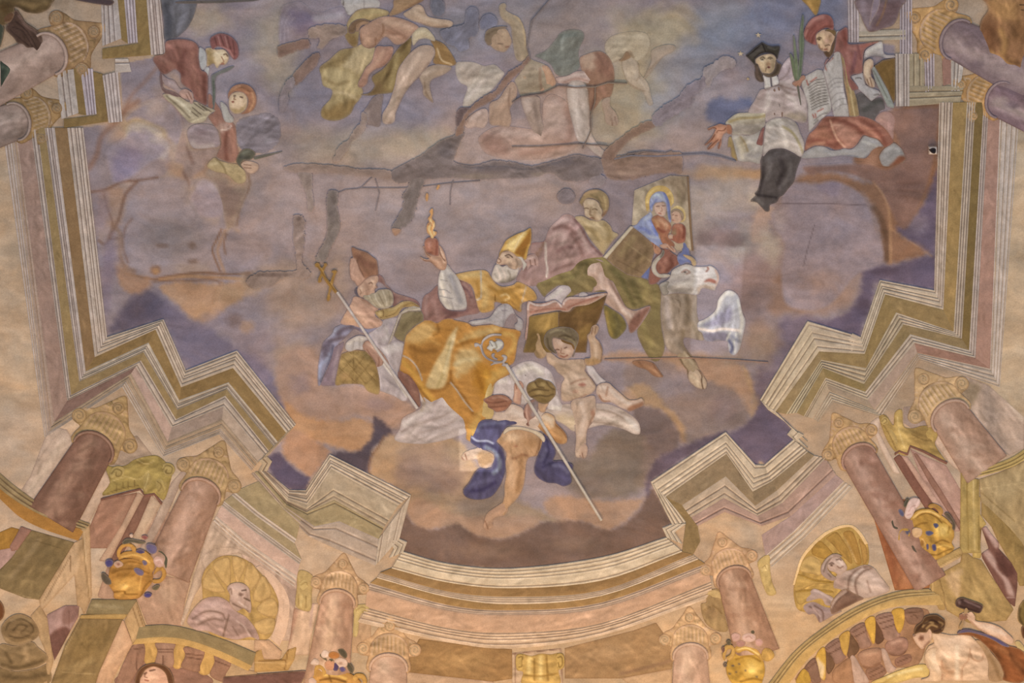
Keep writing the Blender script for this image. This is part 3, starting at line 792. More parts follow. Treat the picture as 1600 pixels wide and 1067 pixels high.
# columns round the opening: neck ring, point down the axis, half width, length
GC, GD, GL = 'a68c5a', '6c5430', 'd0b888'
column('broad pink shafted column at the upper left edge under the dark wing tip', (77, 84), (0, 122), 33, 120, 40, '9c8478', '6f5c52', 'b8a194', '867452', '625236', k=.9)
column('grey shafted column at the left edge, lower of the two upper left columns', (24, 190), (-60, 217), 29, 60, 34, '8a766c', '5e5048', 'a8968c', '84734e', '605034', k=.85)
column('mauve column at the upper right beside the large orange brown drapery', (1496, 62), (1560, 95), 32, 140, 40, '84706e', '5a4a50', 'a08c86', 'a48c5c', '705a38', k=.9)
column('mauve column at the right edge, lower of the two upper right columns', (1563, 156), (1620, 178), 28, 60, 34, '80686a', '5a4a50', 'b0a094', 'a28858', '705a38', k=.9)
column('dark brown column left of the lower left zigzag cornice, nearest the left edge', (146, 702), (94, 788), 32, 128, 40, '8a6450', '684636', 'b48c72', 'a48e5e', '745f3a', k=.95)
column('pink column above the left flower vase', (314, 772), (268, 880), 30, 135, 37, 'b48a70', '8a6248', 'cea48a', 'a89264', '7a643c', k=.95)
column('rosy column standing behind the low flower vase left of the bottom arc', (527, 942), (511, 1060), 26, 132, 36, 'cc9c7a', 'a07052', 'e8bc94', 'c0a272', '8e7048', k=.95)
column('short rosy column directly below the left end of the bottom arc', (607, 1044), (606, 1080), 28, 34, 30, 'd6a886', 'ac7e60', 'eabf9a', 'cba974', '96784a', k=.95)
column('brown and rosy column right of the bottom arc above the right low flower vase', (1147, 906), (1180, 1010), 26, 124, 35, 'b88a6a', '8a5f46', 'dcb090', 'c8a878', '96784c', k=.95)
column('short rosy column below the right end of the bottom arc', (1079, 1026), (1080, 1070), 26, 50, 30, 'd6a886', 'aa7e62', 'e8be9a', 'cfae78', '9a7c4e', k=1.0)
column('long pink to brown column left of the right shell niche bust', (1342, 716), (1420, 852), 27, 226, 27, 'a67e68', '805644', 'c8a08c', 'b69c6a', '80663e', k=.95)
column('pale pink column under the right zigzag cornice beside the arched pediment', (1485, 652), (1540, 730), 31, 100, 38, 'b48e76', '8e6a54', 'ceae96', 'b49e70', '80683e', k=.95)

read_scene_text("""
! 1.04 1.0 .95
# painted wall behind the columns: pilasters, panels, pedestals
@ 0 620 4.48
N trim_8
Q pilaster_strip b9a18f 1 2 6 m=a o=.25 : 330 245 400 215 470 230 515 320 240 735 150 650 210 560
s 9a8474 .6 2 1 : 390 270 170 590
s c8b29e .6 12 6 : 440 320 280 560 210 660
s a8917f .6 2 1 : 320 255 190 440 110 560
Q wall_shade a08a78 1 1 8 m=a o=.1 : 800 330 860 300 960 270 1090 440 1080 480 940 470 760 480
s b39a84 .6 6 3 : 930 290 1000 370 1070 450
Q pilaster_strip c0a48e 2 2 6 m=a o=.25 : 735 505 775 600 700 740 620 885 545 862 640 690
Q wall_panel 9c745f 1 1 6 m=a o=.25 : 705 722 965 668 900 800 850 920 780 1060 560 1060 640 880
s b08a72 .5 10 6 : 900 720 820 880
Q pilaster_strip be9c82 2 2 6 m=a o=.25 : 965 668 1005 692 880 930 760 1150 690 1150 850 900
Q pilaster_strip 85604f 2 1 6 m=a o=.25 : 1005 692 1062 684 960 920 830 1150 770 1150 880 930
Q pilaster_strip c0a288 2 2 6 m=a o=.25 : 1062 684 1125 752 1060 880 960 1060 850 1150 960 920
s d2b69a .6 5 3 : 1080 740 1000 900
Q pilaster_strip aa9180 2 2 6 m=a o=.25 : 1130 750 1200 600 1280 510 1320 540 1260 620 1190 780 1100 960 1000 1120 930 1150 1060 900
s c4ab96 .6 8 4 : 1240 560 1180 680 1110 820
B moulding 7c5648 3 1 2 t=1.2 : 705 728 980 655 1012 700 1078 690 1128 758 705 712 980 640 1012 684 1080 672 1136 742
@ 0 800 3.355
Q wall_panel b08c74 1 1 6 m=a o=.2 : 640 60 740 0 900 0 820 180 850 330 1000 360 970 470 950 600 770 590 720 460 560 470 510 440
s 94705c .6 12 6 : 860 60 830 160 860 260
e bb9a80 .7 : 880 420 60 90
s a07c66 .6 1.6 .8 : 870 345 1000 355
Q niche_pier b99e88 1 2 6 m=a o=.25 : 1085 100 1110 40 1200 60 1342 180 1342 260 1250 215 1140 235 1070 310 1050 390 1020 440 960 595 940 595 985 440 1040 260
s 9a8270 .7 1.6 .8 : 1120 80 1200 150 1240 180
s 9a8270 .7 1.6 .8 : 1080 320 1060 240 1140 190 1240 190 1320 240
k 9a8270 .6 1.6 : 975 460 955 590
s cdb39c .6 6 3 : 1020 380 985 520
@ 380 800 4.48
Q wall_panel c0a18c 1 1 6 m=a o=.2 : -60 180 0 195 375 450 375 520 365 640 330 900 230 900 260 720 240 560 170 430 0 330
s d4b69a .7 12 6 : 120 420 240 560 280 720 260 860
f a08678 .8 6 : 230 460 370 530 370 640 320 620 280 520
Q pilaster_strip d0ac8e 2 2 6 m=a o=.25 : 355 670 460 700 480 640 530 640 470 900 460 1000 300 1000 330 860
f b48870 .8 3 : 350 680 385 690 335 896 315 896
s b8968a .7 3 1.5 : 530 520 490 640 470 800
T pilaster_capital | capital | broad ochre pilaster capital with scrolls between the two lower left columns | pilaster capitals
@ 0 620 4.48
P body 99844e 4 4 8 m=g : 735 485 790 490 880 480 940 440 1060 410 1130 430 1200 520 1190 600 1150 720 1090 690 1010 685 975 640 720 690 770 600
s c8b07c .7 1.6 .8 : 780 590 880 560 970 580 1040 520
s 6a5630 .7 1.6 .8 : 740 680 860 640 970 620
k 6a5630 .7 1.6 : 820 610 815 660
k 6a5630 .7 1.6 : 860 600 855 650
k 6a5630 .7 1.6 : 900 590 895 640
k 6a5630 .7 1.6 : 940 585 940 630
e 7a6436 .7 : 1000 460 60 30
s c8b07c .6 1.6 .8 : 960 440 1020 470 1080 450
P volute a8925e 7 4 8 m=g t=1.3 : 765 540 790 495 840 485 880 510 870 560 820 580 780 570
l 5e4c28 .8 1.4 : 780 540 810 505 850 520 845 550 815 555 812 530
P volute a8925e 7 4 8 m=g t=1.3 : 1125 500 1150 465 1200 470 1225 510 1200 550 1150 555
l 5e4c28 .8 1.4 : 1140 510 1165 480 1205 495 1195 535 1160 530 1168 508
P leaf a08a56 7 4 8 m=g t=1.3 : 1080 580 1120 560 1170 600 1160 660 1110 690 1085 640
l 6a5630 .7 1.4 : 1100 590 1130 620 1110 660
P leaf a08a56 7 4 8 m=g t=1.3 : 990 580 1040 520 1075 570 1050 640 1015 670
l d0ba86 .7 1.4 : 1040 530 1030 590 1010 640
T pilaster_capital | capital | ochre pilaster capital with leaves between the two right columns | pilaster capitals
@ 1300 540 4.48
P body a58954 4 4 8 m=g : 330 500 380 490 430 560 440 470 490 450 500 560 560 580 640 560 740 580 720 690 800 820 680 760 560 710 520 770 440 740 380 650
f c0a468 .8 6 : 440 480 490 460 490 570 530 640 530 740 480 740 460 620
f 8a7044 .7 6 : 560 590 640 570 720 600 700 680 620 700 560 650
l 6a5430 .7 1.5 : 350 540 400 620 450 730
l d4bc88 .6 1.5 : 460 500 470 600 510 720
l 6a5430 .7 1.5 : 560 620 640 660 720 660
P volute b29a66 7 4 8 m=g t=1.3 : 340 525 365 495 395 515 390 550 355 555
l 6a5430 .8 1.4 : 350 530 370 510 385 530 365 545
P leaf b09662 6 4 8 m=g t=1.4 : 380 600 420 570 470 640 470 720 420 680
P leaf ac9058 6 4 8 m=g t=1.4 : 640 600 690 570 740 600 720 670 660 660
B moulding 7c5648 3 1 2 t=1.2 : 440 770 470 745 530 770 550 712 640 750 800 832 440 754 470 730 526 752 546 696 650 736 810 816
T pilaster_capital | capital | small pale pilaster capital beside the rosy column left of the bottom arc | pilaster capitals
@ 380 800 4.48
P body bd9f6a 4 4 8 m=g : 375 540 385 420 430 410 480 440 495 480 480 560 470 690 370 660
s e0c890 .7 1.6 .8 : 410 580 405 660
s 84683c .7 1.6 .8 : 390 580 385 650
s 84683c .7 1.6 .8 : 440 590 436 670
P leaf c8ac74 6 3 6 m=g t=1.4 : 390 500 410 460 460 470 470 520 430 560 395 550
l 84683c .7 1.4 : 405 510 440 490 455 520
P scroll_drop c4a870 4 3 6 m=g t=1.4 : 770 680 800 650 880 650 870 700 820 720 800 860 770 860 775 740
l 84683c .7 1.4 : 790 690 830 665 860 680 835 700
T pilaster_capital | capital | small pale pilaster capital right of the brown and rosy column | pilaster capitals
@ 1030 820 4.48
P body c8aa70 4 4 8 m=g : 690 260 740 215 775 220 775 300 790 400 820 480 760 490 720 400 700 320
P leaf d0b47c 6 3 6 m=g t=1.3 : 705 300 730 265 765 280 760 330 720 335
l 84683c .7 1.4 : 720 300 740 285 750 310
T pilaster_capital | capital | half hidden dull pilaster capital behind the right end of the bottom arc | pilaster capitals
P body a8885e 3 4 8 m=g : 290 560 330 540 330 470 420 450 450 540 460 640 480 740 400 740 320 680
e 947450 .7 : 370 610 70 60
l 74582e .6 1.4 : 310 600 380 570 440 620
P leaf c8a874 5 3 6 m=g t=1.4 : 335 480 380 455 425 470 430 520 370 520
N trim_9
@ 1300 540 4.48
Q wall_panel b28e80 1 1 6 m=a o=.2 : 545 720 640 770 800 840 930 1060 1000 1250 820 1200 640 960
s c8a696 .6 14 7 : 700 850 820 1000
Q pilaster_strip 825a4c 2 1 6 m=a o=.25 : 430 790 470 760 500 790 620 980 860 1300 760 1300 560 1000
Q pilaster_strip bc9886 2 2 6 m=a o=.25 : 480 765 530 780 640 940 900 1300 840 1300 620 980
Q pilaster_strip 946e5e 2 1 6 m=a o=.25 : 560 740 600 760 760 1000 940 1300 900 1300 680 960
Q pilaster_strip c6aa96 2 2 6 m=a o=.25 : 720 680 755 585 820 680 930 860 900 885 830 830 780 760
Q pilaster_strip c6ae9c 2 2 6 m=a o=.25 : 265 540 320 500 345 515 325 600 460 860 480 900 430 890 340 720 290 590
Q grey_recess 9c877c 1 1 6 m=a o=.1 : 500 430 600 420 700 560 560 580 500 540
Q wall_panel b39c8c 1 1 6 m=a o=.2 : 880 260 920 210 1100 280 1344 500 1344 720 1240 770 1060 600 960 440
f 8a7862 .8 6 : 880 250 1040 270 1010 370 960 420 900 330
f 97857a .8 8 : 1060 330 1110 290 1150 420 1230 760 1160 700 1060 560
f cbb6a2 .8 4 : 1110 285 1180 310 1344 470 1344 540 1240 420
@ 800 800 4
Q olive_panel a8835c 1 1 6 m=a o=.2 : 330 850 760 740 900 690 1000 830 1010 900 1000 980 680 1040 330 1040
e b4906a .6 : 600 880 160 60
s 8c6a50 .7 5 3 : 680 1010 850 970 990 930
Q olive_panel c8a27c 1 1 6 m=a o=.2 : 680 1040 1000 980 1000 1080 740 1080
s a8805e .7 2 1 : 330 1050 500 1040 640 1050 740 1080
@ 400 800 4
Q olive_panel a27b50 1 1 6 m=a o=.2 : 1020 790 1300 830 1600 858 1610 1040 1480 1060 940 1000 950 920
e b08a5c .6 : 1300 930 200 60
Q olive_panel c09a76 1 1 6 m=a o=.1 : 640 690 720 700 720 800 680 880 600 880 600 760
Q pier_panel c4a080 1 1 6 m=a o=.2 : 940 1000 1480 1060 1500 1080 920 1080
T keystone_console | console | golden scrolled bracket at the centre below the bottom arc
@ 800 800 4
Q back_panel ccaa88 1 2 6 m=a : 0 880 310 850 320 1080 0 1080
k 84604c .8 2.2 : 5 885 300 855
k 84604c .8 2.2 : 304 855 315 1067
k 84604c .6 2 : 20 880 22 1067
P scroll c8a05c 5 6 12 m=g : 25 900 60 885 120 900 180 885 240 890 300 880 325 900 325 970 290 990 290 1080 70 1080 70 1000 30 985
s f0cf88 .8 6 3 : 110 910 105 1000
s f0cf88 .8 6 3 : 180 905 178 1040
s 845f2a .7 3 1.5 : 140 920 140 1050
s 845f2a .7 3 1.5 : 215 900 225 1050
s 845f2a .7 3 1.5 : 80 1020 180 1025 280 1010
P volute cca660 9 4 7 m=g t=1.4 : 275 900 300 882 325 905 325 960 300 985 275 960
l 6e4e20 .8 1.6 : 285 910 310 905 315 950 296 970 290 940
P volute cca660 9 4 7 m=g t=1.4 : 25 905 60 888 75 920 70 980 45 992 26 970
l 6e4e20 .8 1.6 : 40 910 62 905 62 960 44 970
""")

read_scene_text("""
T person | person | figure in rust mitre, pink cape and white rochet, head turned right beside the flaming heart
@ 490 500 8.889
P skirt ab9a94 2 4 12 : 800 160 920 40 1010 -20 1120 -40 1180 0 1120 230 1250 320 1250 420 1190 660 1180 760 1260 930 1320 1080 1240 1130 1120 1060 960 1000 900 960 880 760 820 520 700 260
f c4b6ac .8 5 : 960 400 1100 320 1240 330 1200 420 1010 470
s 8c7d7c .6 3 2 : 900 330 1000 340 1140 290 1230 310
s 8c7d7c .6 3 2 : 960 780 1080 880 1230 970
s d8ccc0 .7 3 1.5 : 960 600 1040 700 1130 810 1250 1000 1300 1060
s 8c7d7c .5 5 3 : 940 960 1060 960 1160 1030
s c8bab0 .6 6 3 : 1000 120 1040 200 980 280
s 94868a .5 5 3 : 1080 60 1060 180
P blue_cloak 8c8492 3 4 10 : 60 910 60 650 100 420 140 300 250 200 290 110 400 60 540 40 640 80 760 120 850 90 925 35 900 90 830 150 740 190 660 170 560 130 430 260 350 330 300 480 260 560 150 760 110 880
s a9a6ae .8 5 3 : 200 240 320 140 440 100 560 110
s 5e4c50 .8 7 4 : 340 190 400 130 520 100 620 140
s 5a4848 .8 6 4 : 130 400 200 300 330 260 470 240
s 45404e .8 3 2 : 270 360 240 500 180 680 110 860
s 9ca0b4 .7 5 3 : 230 420 180 560 100 620 80 800
f 60545c .9 5 : 120 400 180 300 260 290 250 380 180 500 130 510
P cloak_lining 8a7478 3 4 10 : 250 360 360 340 420 300 410 400 360 520 330 700 300 880 290 910 110 910 110 860 200 640
s a48e8c .6 4 2 : 350 400 300 620 270 840
s 6a565c .6 4 2 : 250 420 220 600 150 780
P gold_maniple 9c7e50 4 4 12 : 300 900 330 700 380 500 420 460 560 420 700 430 760 460 850 580 900 740 920 880 910 1025 820 1020 740 980 690 910 600 890 430 890
k 6f5632 .7 1.4 : 400 500 720 880
k 6f5632 .7 1.4 : 500 440 860 850
k 6f5632 .7 1.4 : 350 660 620 890
k 6f5632 .7 1.4 : 820 560 560 870
k 6f5632 .7 1.4 : 640 430 340 760
k 6f5632 .7 1.4 : 740 470 400 880
k 6f5632 .7 1.4 : 880 740 700 910
k 6f5632 .6 1.4 : 560 430 540 890
s bf9c66 .6 6 4 : 420 560 520 500 640 500
e b89062 .6 : 430 780 90 70
s 735a34 .6 7 4 : 780 520 860 640 890 900
s 6a5a3c .6 7 4 : 700 450 760 520
P puff_sleeve b9aca4 6 4 9 : 440 400 450 320 520 260 620 215 720 230 760 270 700 310 690 410 600 410 500 440
s ddd4ca .7 6 3 : 490 330 580 270 680 260
s 96887e .6 3 1.5 : 560 300 540 400
s 96887e .6 3 1.5 : 640 260 640 390
P hand a57e6a 8 4 8 t=1.3 : 690 330 740 285 810 310 870 370 950 450 1010 530 1050 610 1040 635 1000 590 970 580 960 620 900 650 870 640 850 570 770 480 700 410 680 370
s c8a48c .7 4 2 : 740 330 830 390 920 470
l 7a5442 .8 1.5 : 960 490 975 560 960 610
l 7a5442 .8 1.5 : 900 520 910 600 890 645
l 7a5442 .8 1.5 : 740 410 800 500 860 590
l d6b49c .7 1.5 : 980 560 1030 610
@ 490 380 8.889
P pink_cape b68f78 4 6 14 : 560 740 640 750 760 800 880 880 900 930 850 1000 930 1060 960 1100 920 1160 760 1190 580 1160 380 1120 400 1040 480 900 520 830
s 94705c .7 4 2 : 680 780 780 830 880 900 850 960
s d0a88c .6 10 5 : 540 880 620 980 720 1060
s 96735f .5 5 3 : 700 900 760 1000 900 1080
s c89c78 .7 9 5 : 430 1020 480 1060 540 1080
P dark_hood 84625a 3 4 10 : 890 440 940 450 980 500 1000 560 1060 620 1140 690 1300 740 1430 790 1480 880 1300 820 1220 800 1110 900 1100 760 1050 660 950 560 880 520
s a08274 .6 4 2 : 960 490 1040 620 1160 710 1300 770
s 664842 .6 5 3 : 1110 740 1160 820 1120 880
e 94766a .6 : 1180 800 50 60
P gold_sleeve_band a08456 6 3 6 t=1.6 : 850 960 900 930 1020 900 1110 880 1230 810 1340 800 1430 840 1480 890 1400 890 1240 900 1170 1000 1060 1040 940 1060 880 1010
e c8ac78 .8 : 920 980 40 40
l 6a5032 .7 1.4 : 880 950 960 930 970 1010 920 1040
l 6a5032 .7 1.4 : 1000 1020 1120 980 1190 900
s c4aa78 .7 2.4 1.2 : 1040 930 1140 900 1240 830
s 7c5e3c .6 2.4 1.2 : 1260 870 1360 830 1460 880
P head b08e78 7 5 10 t=1.2 : 610 620 670 540 720 500 800 460 890 450 900 520 870 570 890 610 850 640 850 700 780 760 700 760 640 740 610 690
e cfae94 .8 : 820 540 40 50 660 640 34 50
s 8a6a58 .6 5 3 : 720 560 760 640 740 720
s 5e4436 .8 2 1 : 770 560 800 545 815 560
l 6e4e3e .8 1.6 : 860 590 890 612 860 630
l c8a890 .8 2 : 825 545 850 590
s 7a4e40 .8 2 1 : 860 660 900 650
l 7c5e4c .7 1.5 : 640 640 660 680 650 710
> P beard a09078 9 4 10 t=1.2 : 690 730 760 700 850 690 900 650 960 640 1040 640 1090 680 1110 760 1100 850 1030 900 920 910 840 880 760 810 700 770
s c4b49c .7 2 1 : 760 720 820 800 860 860
s c4b49c .7 2 1 : 850 700 870 780 930 860
s c4b49c .6 2 1 : 960 660 1000 760 1020 860
s 7a6a54 .6 2 1 : 800 760 850 840 920 900
s 7a6a54 .6 2 1 : 900 700 950 800 990 880
s 7a6a54 .6 2 1 : 1040 670 1060 760 1060 850
s 8a7a64 .5 4 2 : 1000 700 1080 760
> P mitre 84604c 10 4 10 t=1.4 : 525 60 620 90 740 130 820 190 870 230 890 300 900 420 880 450 800 460 730 500 680 550 640 590 600 590 570 540 530 510 510 470 500 380 500 290 515 210 545 200
f b08c78 .95 2 : 515 215 550 200 600 240 640 360 690 450 710 490 670 550 640 590 605 590 565 530 525 510 515 440 502 360
s 9c7258 .7 6 3 : 560 110 720 170 850 250
s 6c4a3c .6 8 4 : 620 180 700 280 840 320
l 5c4034 .6 1.6 : 600 240 640 350 700 470
P collar 5c5258 6 2 4 t=1.3 : 575 640 600 620 610 660 640 720 680 750 640 750 590 720 570 690
T patriarchal_cross_staff | staff | slim white staff topped with a golden double-barred cross
@ 400 267 4
B shaft c4b4a6 12 3 3 t=1 m=c : 500 762 1000 1490 513 754 1016 1480
l 8f7e72 .6 1.2 : 500 764 1002 1490
Q cross 946e38 13 3 4 t=1.1 : 366 582 382 572 396 578 402 600 412 606 424 592 422 578 440 576 446 590 434 604 424 632 440 668 462 696 474 664 482 642 470 630 478 622 500 620 508 630 500 644 494 660 480 716 508 754 496 768 472 740 462 770 466 786 460 812 446 816 440 802 444 782 452 756 456 724 428 684 414 660 408 676 412 690 398 702 386 696 388 672 398 652 404 632 386 606 370 600
l 6a4c22 .6 1.3 : 384 596 500 758
l c49c5c .6 1.3 : 404 604 490 730
T closed_book | book | olive bound book standing upright against the seated figure with the double-barred cross
@ 620 440 7.619
Q cover 7e6e50 5 3 6 : 60 380 140 350 290 345 320 400 320 470 200 540 110 640 90 720 10 690 -40 640 10 520
s 64563e .6 7 4 : 80 560 160 480 260 440
s 968464 .5 7 4 : 60 430 140 390 240 370
Q page_edge bcae98 7 2 4 t=1.3 : -110 760 -10 480 30 380 100 320 200 290 280 310 290 345 140 350 60 385 20 470 -60 700
l 8a7860 .7 1.3 : -60 640 30 400 110 330 240 315
T person | person | figure in golden cope and mitre looking up, lifting a flaming heart high
@ 610 550 8.889
P white_alb b8a398 2 5 14 : 380 470 480 560 640 600 720 530 800 620 900 740 1040 840 1090 900 1090 1060 1000 1150 700 1240 400 1280 60 1230 130 1060 180 910 430 770 400 640
s 8c7468 .6 4 2 : 720 530 640 680 480 800 220 920
s d4c0b0 .7 8 4 : 560 760 360 880 200 1010
s 927c70 .6 4 2 : 880 800 700 900 400 1000 160 1100
s d4c0b0 .6 9 5 : 760 680 860 820 900 920
s 9a8478 .6 4 2 : 980 880 760 1020 420 1120
s c8b2a4 .6 8 4 : 420 1000 200 1180
s a0886c .6 5 3 : 420 560 470 680 430 800
P knee_drape 7c5648 4 5 12 : 100 310 120 260 180 240 260 280 330 370 390 470 410 620 420 740 380 770 320 700 240 590 200 500 120 400
s 936c5c .6 7 4 : 180 290 270 420 330 560
s 8c6652 .5 6 3 : 350 560 390 700
@ 620 440 7.619
P gold_cope b07c40 4 7 18 : 90 720 90 660 140 600 220 530 300 470 390 455 480 490 560 440 650 440 700 460 840 490 900 530 1000 520 1180 510 1260 545 1470 590 1440 720 1400 950 1330 1010 1360 1090 1200 1180 1130 1280 1090 1420 1080 1560 1030 1700 960 1900 830 1880 820 1760 700 1600 580 1480 520 1400 470 1450 430 1520 340 1440 250 1290 140 1150 50 1140 30 1060 60 900
f c09a62 .85 6 : 120 660 200 560 320 490 440 530 460 600 400 680 260 740 150 740 100 720
f 9a6a34 .8 6 : 140 740 260 740 400 690 520 720 550 780 500 880 440 1000 420 1070 250 1070 180 960 150 840
s 7c5428 .7 7 4 : 170 780 300 830 460 820
s c09050 .6 7 4 : 260 740 380 700 500 740
f a87438 .8 5 : 430 640 520 540 600 520 660 560 600 660 540 740
f c4a878 .95 3 : 720 540 700 640 690 720 650 860 620 1060 560 1260 430 1280 340 1250 440 1000 560 800 620 660
s a08858 .6 4 2 : 640 720 600 900 540 1120 480 1260
s d6c098 .5 4 2 : 690 640 620 860 560 1080
f c2a068 .8 6 : 720 740 820 640 1000 560 1160 530 1220 560 1140 620 960 680 820 700
s 8e5f2a .8 6 3 : 720 760 860 710 1000 690 1040 660
f c0a270 .85 7 : 680 1000 720 860 820 790 920 800 1000 880 980 980 840 1060 700 1160
s d4be90 .6 7 4 : 700 980 820 930 940 930
f aa742e .9 8 : 950 960 1080 1000 1240 1040 1220 1150 1160 1320 1060 1400 970 1340 920 1200 930 1080
s 8c5c22 .7 7 4 : 960 1080 1000 1220 1080 1350
s c8933e .7 7 4 : 1060 1080 1080 1200 1060 1320
f bc9656 .8 6 : 1120 1100 1260 1020 1350 1050 1300 1110 1180 1160 1110 1280 1070 1420 1010 1600 960 1800 880 1860 880 1700 1000 1500 1060 1380
s 7f5426 .7 4 2 : 640 1060 650 1180 720 1280 820 1400 900 1560
s 85592a .7 5 3 : 340 1270 430 1300 560 1270 640 1180
s c89848 .7 8 4 : 60 940 120 1000 220 1120 340 1300 440 1420
s ad9c8c .9 2.2 1 : 70 880 150 920 220 990 270 1080 300 1170
s ad9c8c .9 2.2 1 : 640 1200 720 1300 800 1420 900 1540
s 6f4a20 .5 4 2 : 30 1060 140 1120 260 1260 400 1440
s 7c5428 .6 4 2 : 480 500 500 600 440 640
s caa25c .7 7 4 : 1280 620 1380 640 1400 760 1320 860
P red_sleeve 8a665c 3 5 12 : 300 460 310 200 400 120 490 40 490 160 530 260 600 330 700 350 830 330 800 200 720 60 700 -60 790 -40 880 60 930 190 990 360 840 400 690 440 560 480 470 485
s 6c4a46 .8 7 4 : 570 340 680 360 820 340
s 5c3e3a .7 6 3 : 590 420 700 390
s a8867c .6 5 3 : 360 180 340 300 360 420
s a8867c .6 5 3 : 800 20 860 130 900 240
s 6c4e4e .7 4 2 : 780 60 850 120 880 180
s a07c72 .6 7 4 : 420 200 460 320 500 440
P shoulder_cape b68c52 5 6 14 : 660 -60 790 -110 1000 -140 1080 -120 1120 -60 1180 20 1260 60 1380 40 1440 0 1540 40 1640 120 1660 220 1500 250 1480 360 1380 320 1180 240 1160 320 1100 360 990 360 940 220 880 40
s d2b27a .7 9 5 : 720 -40 860 -80 1000 -90
s 8e652e .7 5 3 : 1100 60 1200 120 1300 110 1460 60
s ada294 .9 2.6 1.2 : 1000 -130 1004 0 1006 120 1000 190 950 220
f a5793c .8 6 : 1180 120 1280 90 1420 120 1500 220 1480 360 1400 280 1220 200 1170 190
s d4b684 .7 3 1.5 : 1240 170 1300 150 1340 190 1290 220
l 7c5524 .8 1.6 : 1170 160 1180 240 1300 250 1390 310 1460 370
s b0a090 .7 2.2 1 : 1540 60 1500 200 1470 330
s d0b078 .6 9 5 : 1020 40 1060 160 1040 280
s 94692f .5 6 3 : 960 0 980 140
P grey_alb_fold a39893 6 4 8 : 850 490 930 460 1100 430 1200 300 1300 260 1370 300 1420 400 1500 470 1490 580 1420 570 1400 520 1440 470 1380 380 1300 460 1260 540 1100 500 960 520
s c8beb4 .6 4 2 : 880 490 1060 450 1180 360
s 7c7272 .6 3 1.5 : 1290 280 1280 380 1270 520
k 6f6466 .7 1.3 : 1250 345 1310 345
P raised_sleeve b0a49a 6 6 14 t=1.7 : 490 0 520 -130 590 -210 660 -130 720 -60 780 60 820 180 820 320 620 335 540 260 500 180
s 8a8280 .8 8 4 : 640 -60 700 80 760 240
s d4cabc .8 7 4 : 530 -80 540 60 560 200 620 310
l 7f7674 .7 1.6 : 500 90 580 100 640 140
l 7f7674 .7 1.6 : 510 170 600 190 660 200
l 7f7674 .6 1.6 : 520 -20 600 -10
s 9a908a .6 5 3 : 600 240 700 280 800 270
@ 650 340 8.889
P hand b0886f 8 5 8 t=1.2 : 55 530 90 560 150 580 180 570 140 530 115 460 95 400 120 400 140 450 170 500 260 530 310 510 320 440 300 380 320 380 360 420 395 490 425 590 430 640 410 720 350 730 290 700 200 620 130 610 80 580
s d4b096 .8 4 2 : 320 420 370 520 390 620
s cfa88e .7 5 3 : 220 560 300 610 340 680
l 6a4634 .8 1.4 : 60 540 120 595 200 610 280 690
l 6a4634 .8 1.4 : 320 420 345 520 400 600
l 6a4634 .7 1.4 : 120 420 150 500 200 540
l e0c0a4 .7 1.4 : 70 540 110 575 180 580
P head b69880 7 5 10 t=1.2 : 1115 620 1140 560 1170 500 1240 470 1330 470 1400 540 1480 560 1480 640 1440 720 1380 740 1300 720 1260 660 1200 660 1130 660
e d0b498 .8 : 1210 530 50 44 1300 600 50 40
s 4e3c30 .9 2 1 : 1240 530 1290 515 1340 550
e 5c4a3e .8 : 1275 548 28 16
l 705442 .9 1.6 : 1125 610 1150 630 1180 600 1140 560
s 7a4a3c .9 2.2 1 : 1150 690 1190 665 1230 660
s 8a7464 .7 5 3 : 1300 640 1310 700 1280 760
e 8e7c6c .7 : 1440 640 40 60
s 7c6654 .6 3 1.5 : 1390 580 1410 640 1390 700
> P beard beae9e 9 4 10 t=1.2 : 1100 660 1150 650 1200 680 1260 660 1300 700 1380 720 1430 690 1420 760 1380 850 1290 900 1180 910 1100 890 1050 830 1060 760
s dcd0c0 .8 3 1.5 : 1120 700 1160 790 1180 880
s dcd0c0 .7 3 1.5 : 1200 720 1240 800 1240 880
s 8f8070 .7 3 1.5 : 1280 740 1310 800 1290 870
s 6e6254 .8 8 4 : 1200 900 1300 890 1380 850
s 96887a .6 3 1.5 : 1090 780 1140 850
> P hair c0b4a4 8 3 6 t=1.3 : 1400 540 1470 540 1500 600 1540 650 1500 720 1480 740 1480 640 1440 580
> P mitre bd944e 10 4 10 t=1.4 : 1150 570 1160 490 1210 390 1260 310 1400 230 1510 190 1595 150 1600 330 1560 450 1540 560 1510 590 1470 550 1400 540 1340 490 1260 460 1190 490
f d0b67e .9 4 : 1280 330 1400 260 1530 200 1480 300 1400 410 1370 480 1300 460 1230 470
f 8a5e2c .95 2.5 : 1370 490 1420 410 1500 300 1560 210 1590 170 1590 320 1540 450 1500 560 1450 530
s b8924e .7 3 1.5 : 1570 380 1530 480 1515 580
s ecd8a0 .5 2 1 : 1500 200 1440 300 1370 430
s 745428 .6 3 1.5 : 1160 540 1200 470 1280 450
@ 400 267 4
P foot a07a66 3 4 8 t=1.5 : 1018 1668 1050 1640 1100 1628 1150 1622 1135 1650 1090 1668 1040 1688
l 76503a .8 1.6 : 1020 1672 1080 1660 1130 1650
T flaming_heart | heart | red heart in a raised hand with orange flames rising
@ 650 340 8.889
P heart_body 9c6a56 11 5 8 t=1.2 : 115 380 130 310 180 275 220 290 270 285 310 330 315 390 320 480 310 530 250 530 180 500 135 470
e b88674 .8 : 190 370 40 60
s 74463a .7 4 2 : 290 320 290 420 280 510
e 6a4234 .7 : 190 490 60 26
P flame c8945e 9 3 5 t=1.1 : 205 295 195 250 150 200 150 100 180 60 165 10 200 -40 185 -90 230 -130 240 -60 225 10 260 60 265 120 240 180 290 200 280 240 250 270 250 300
s ecc890 .8 3 1.5 : 230 270 200 210 180 150 210 90 205 30
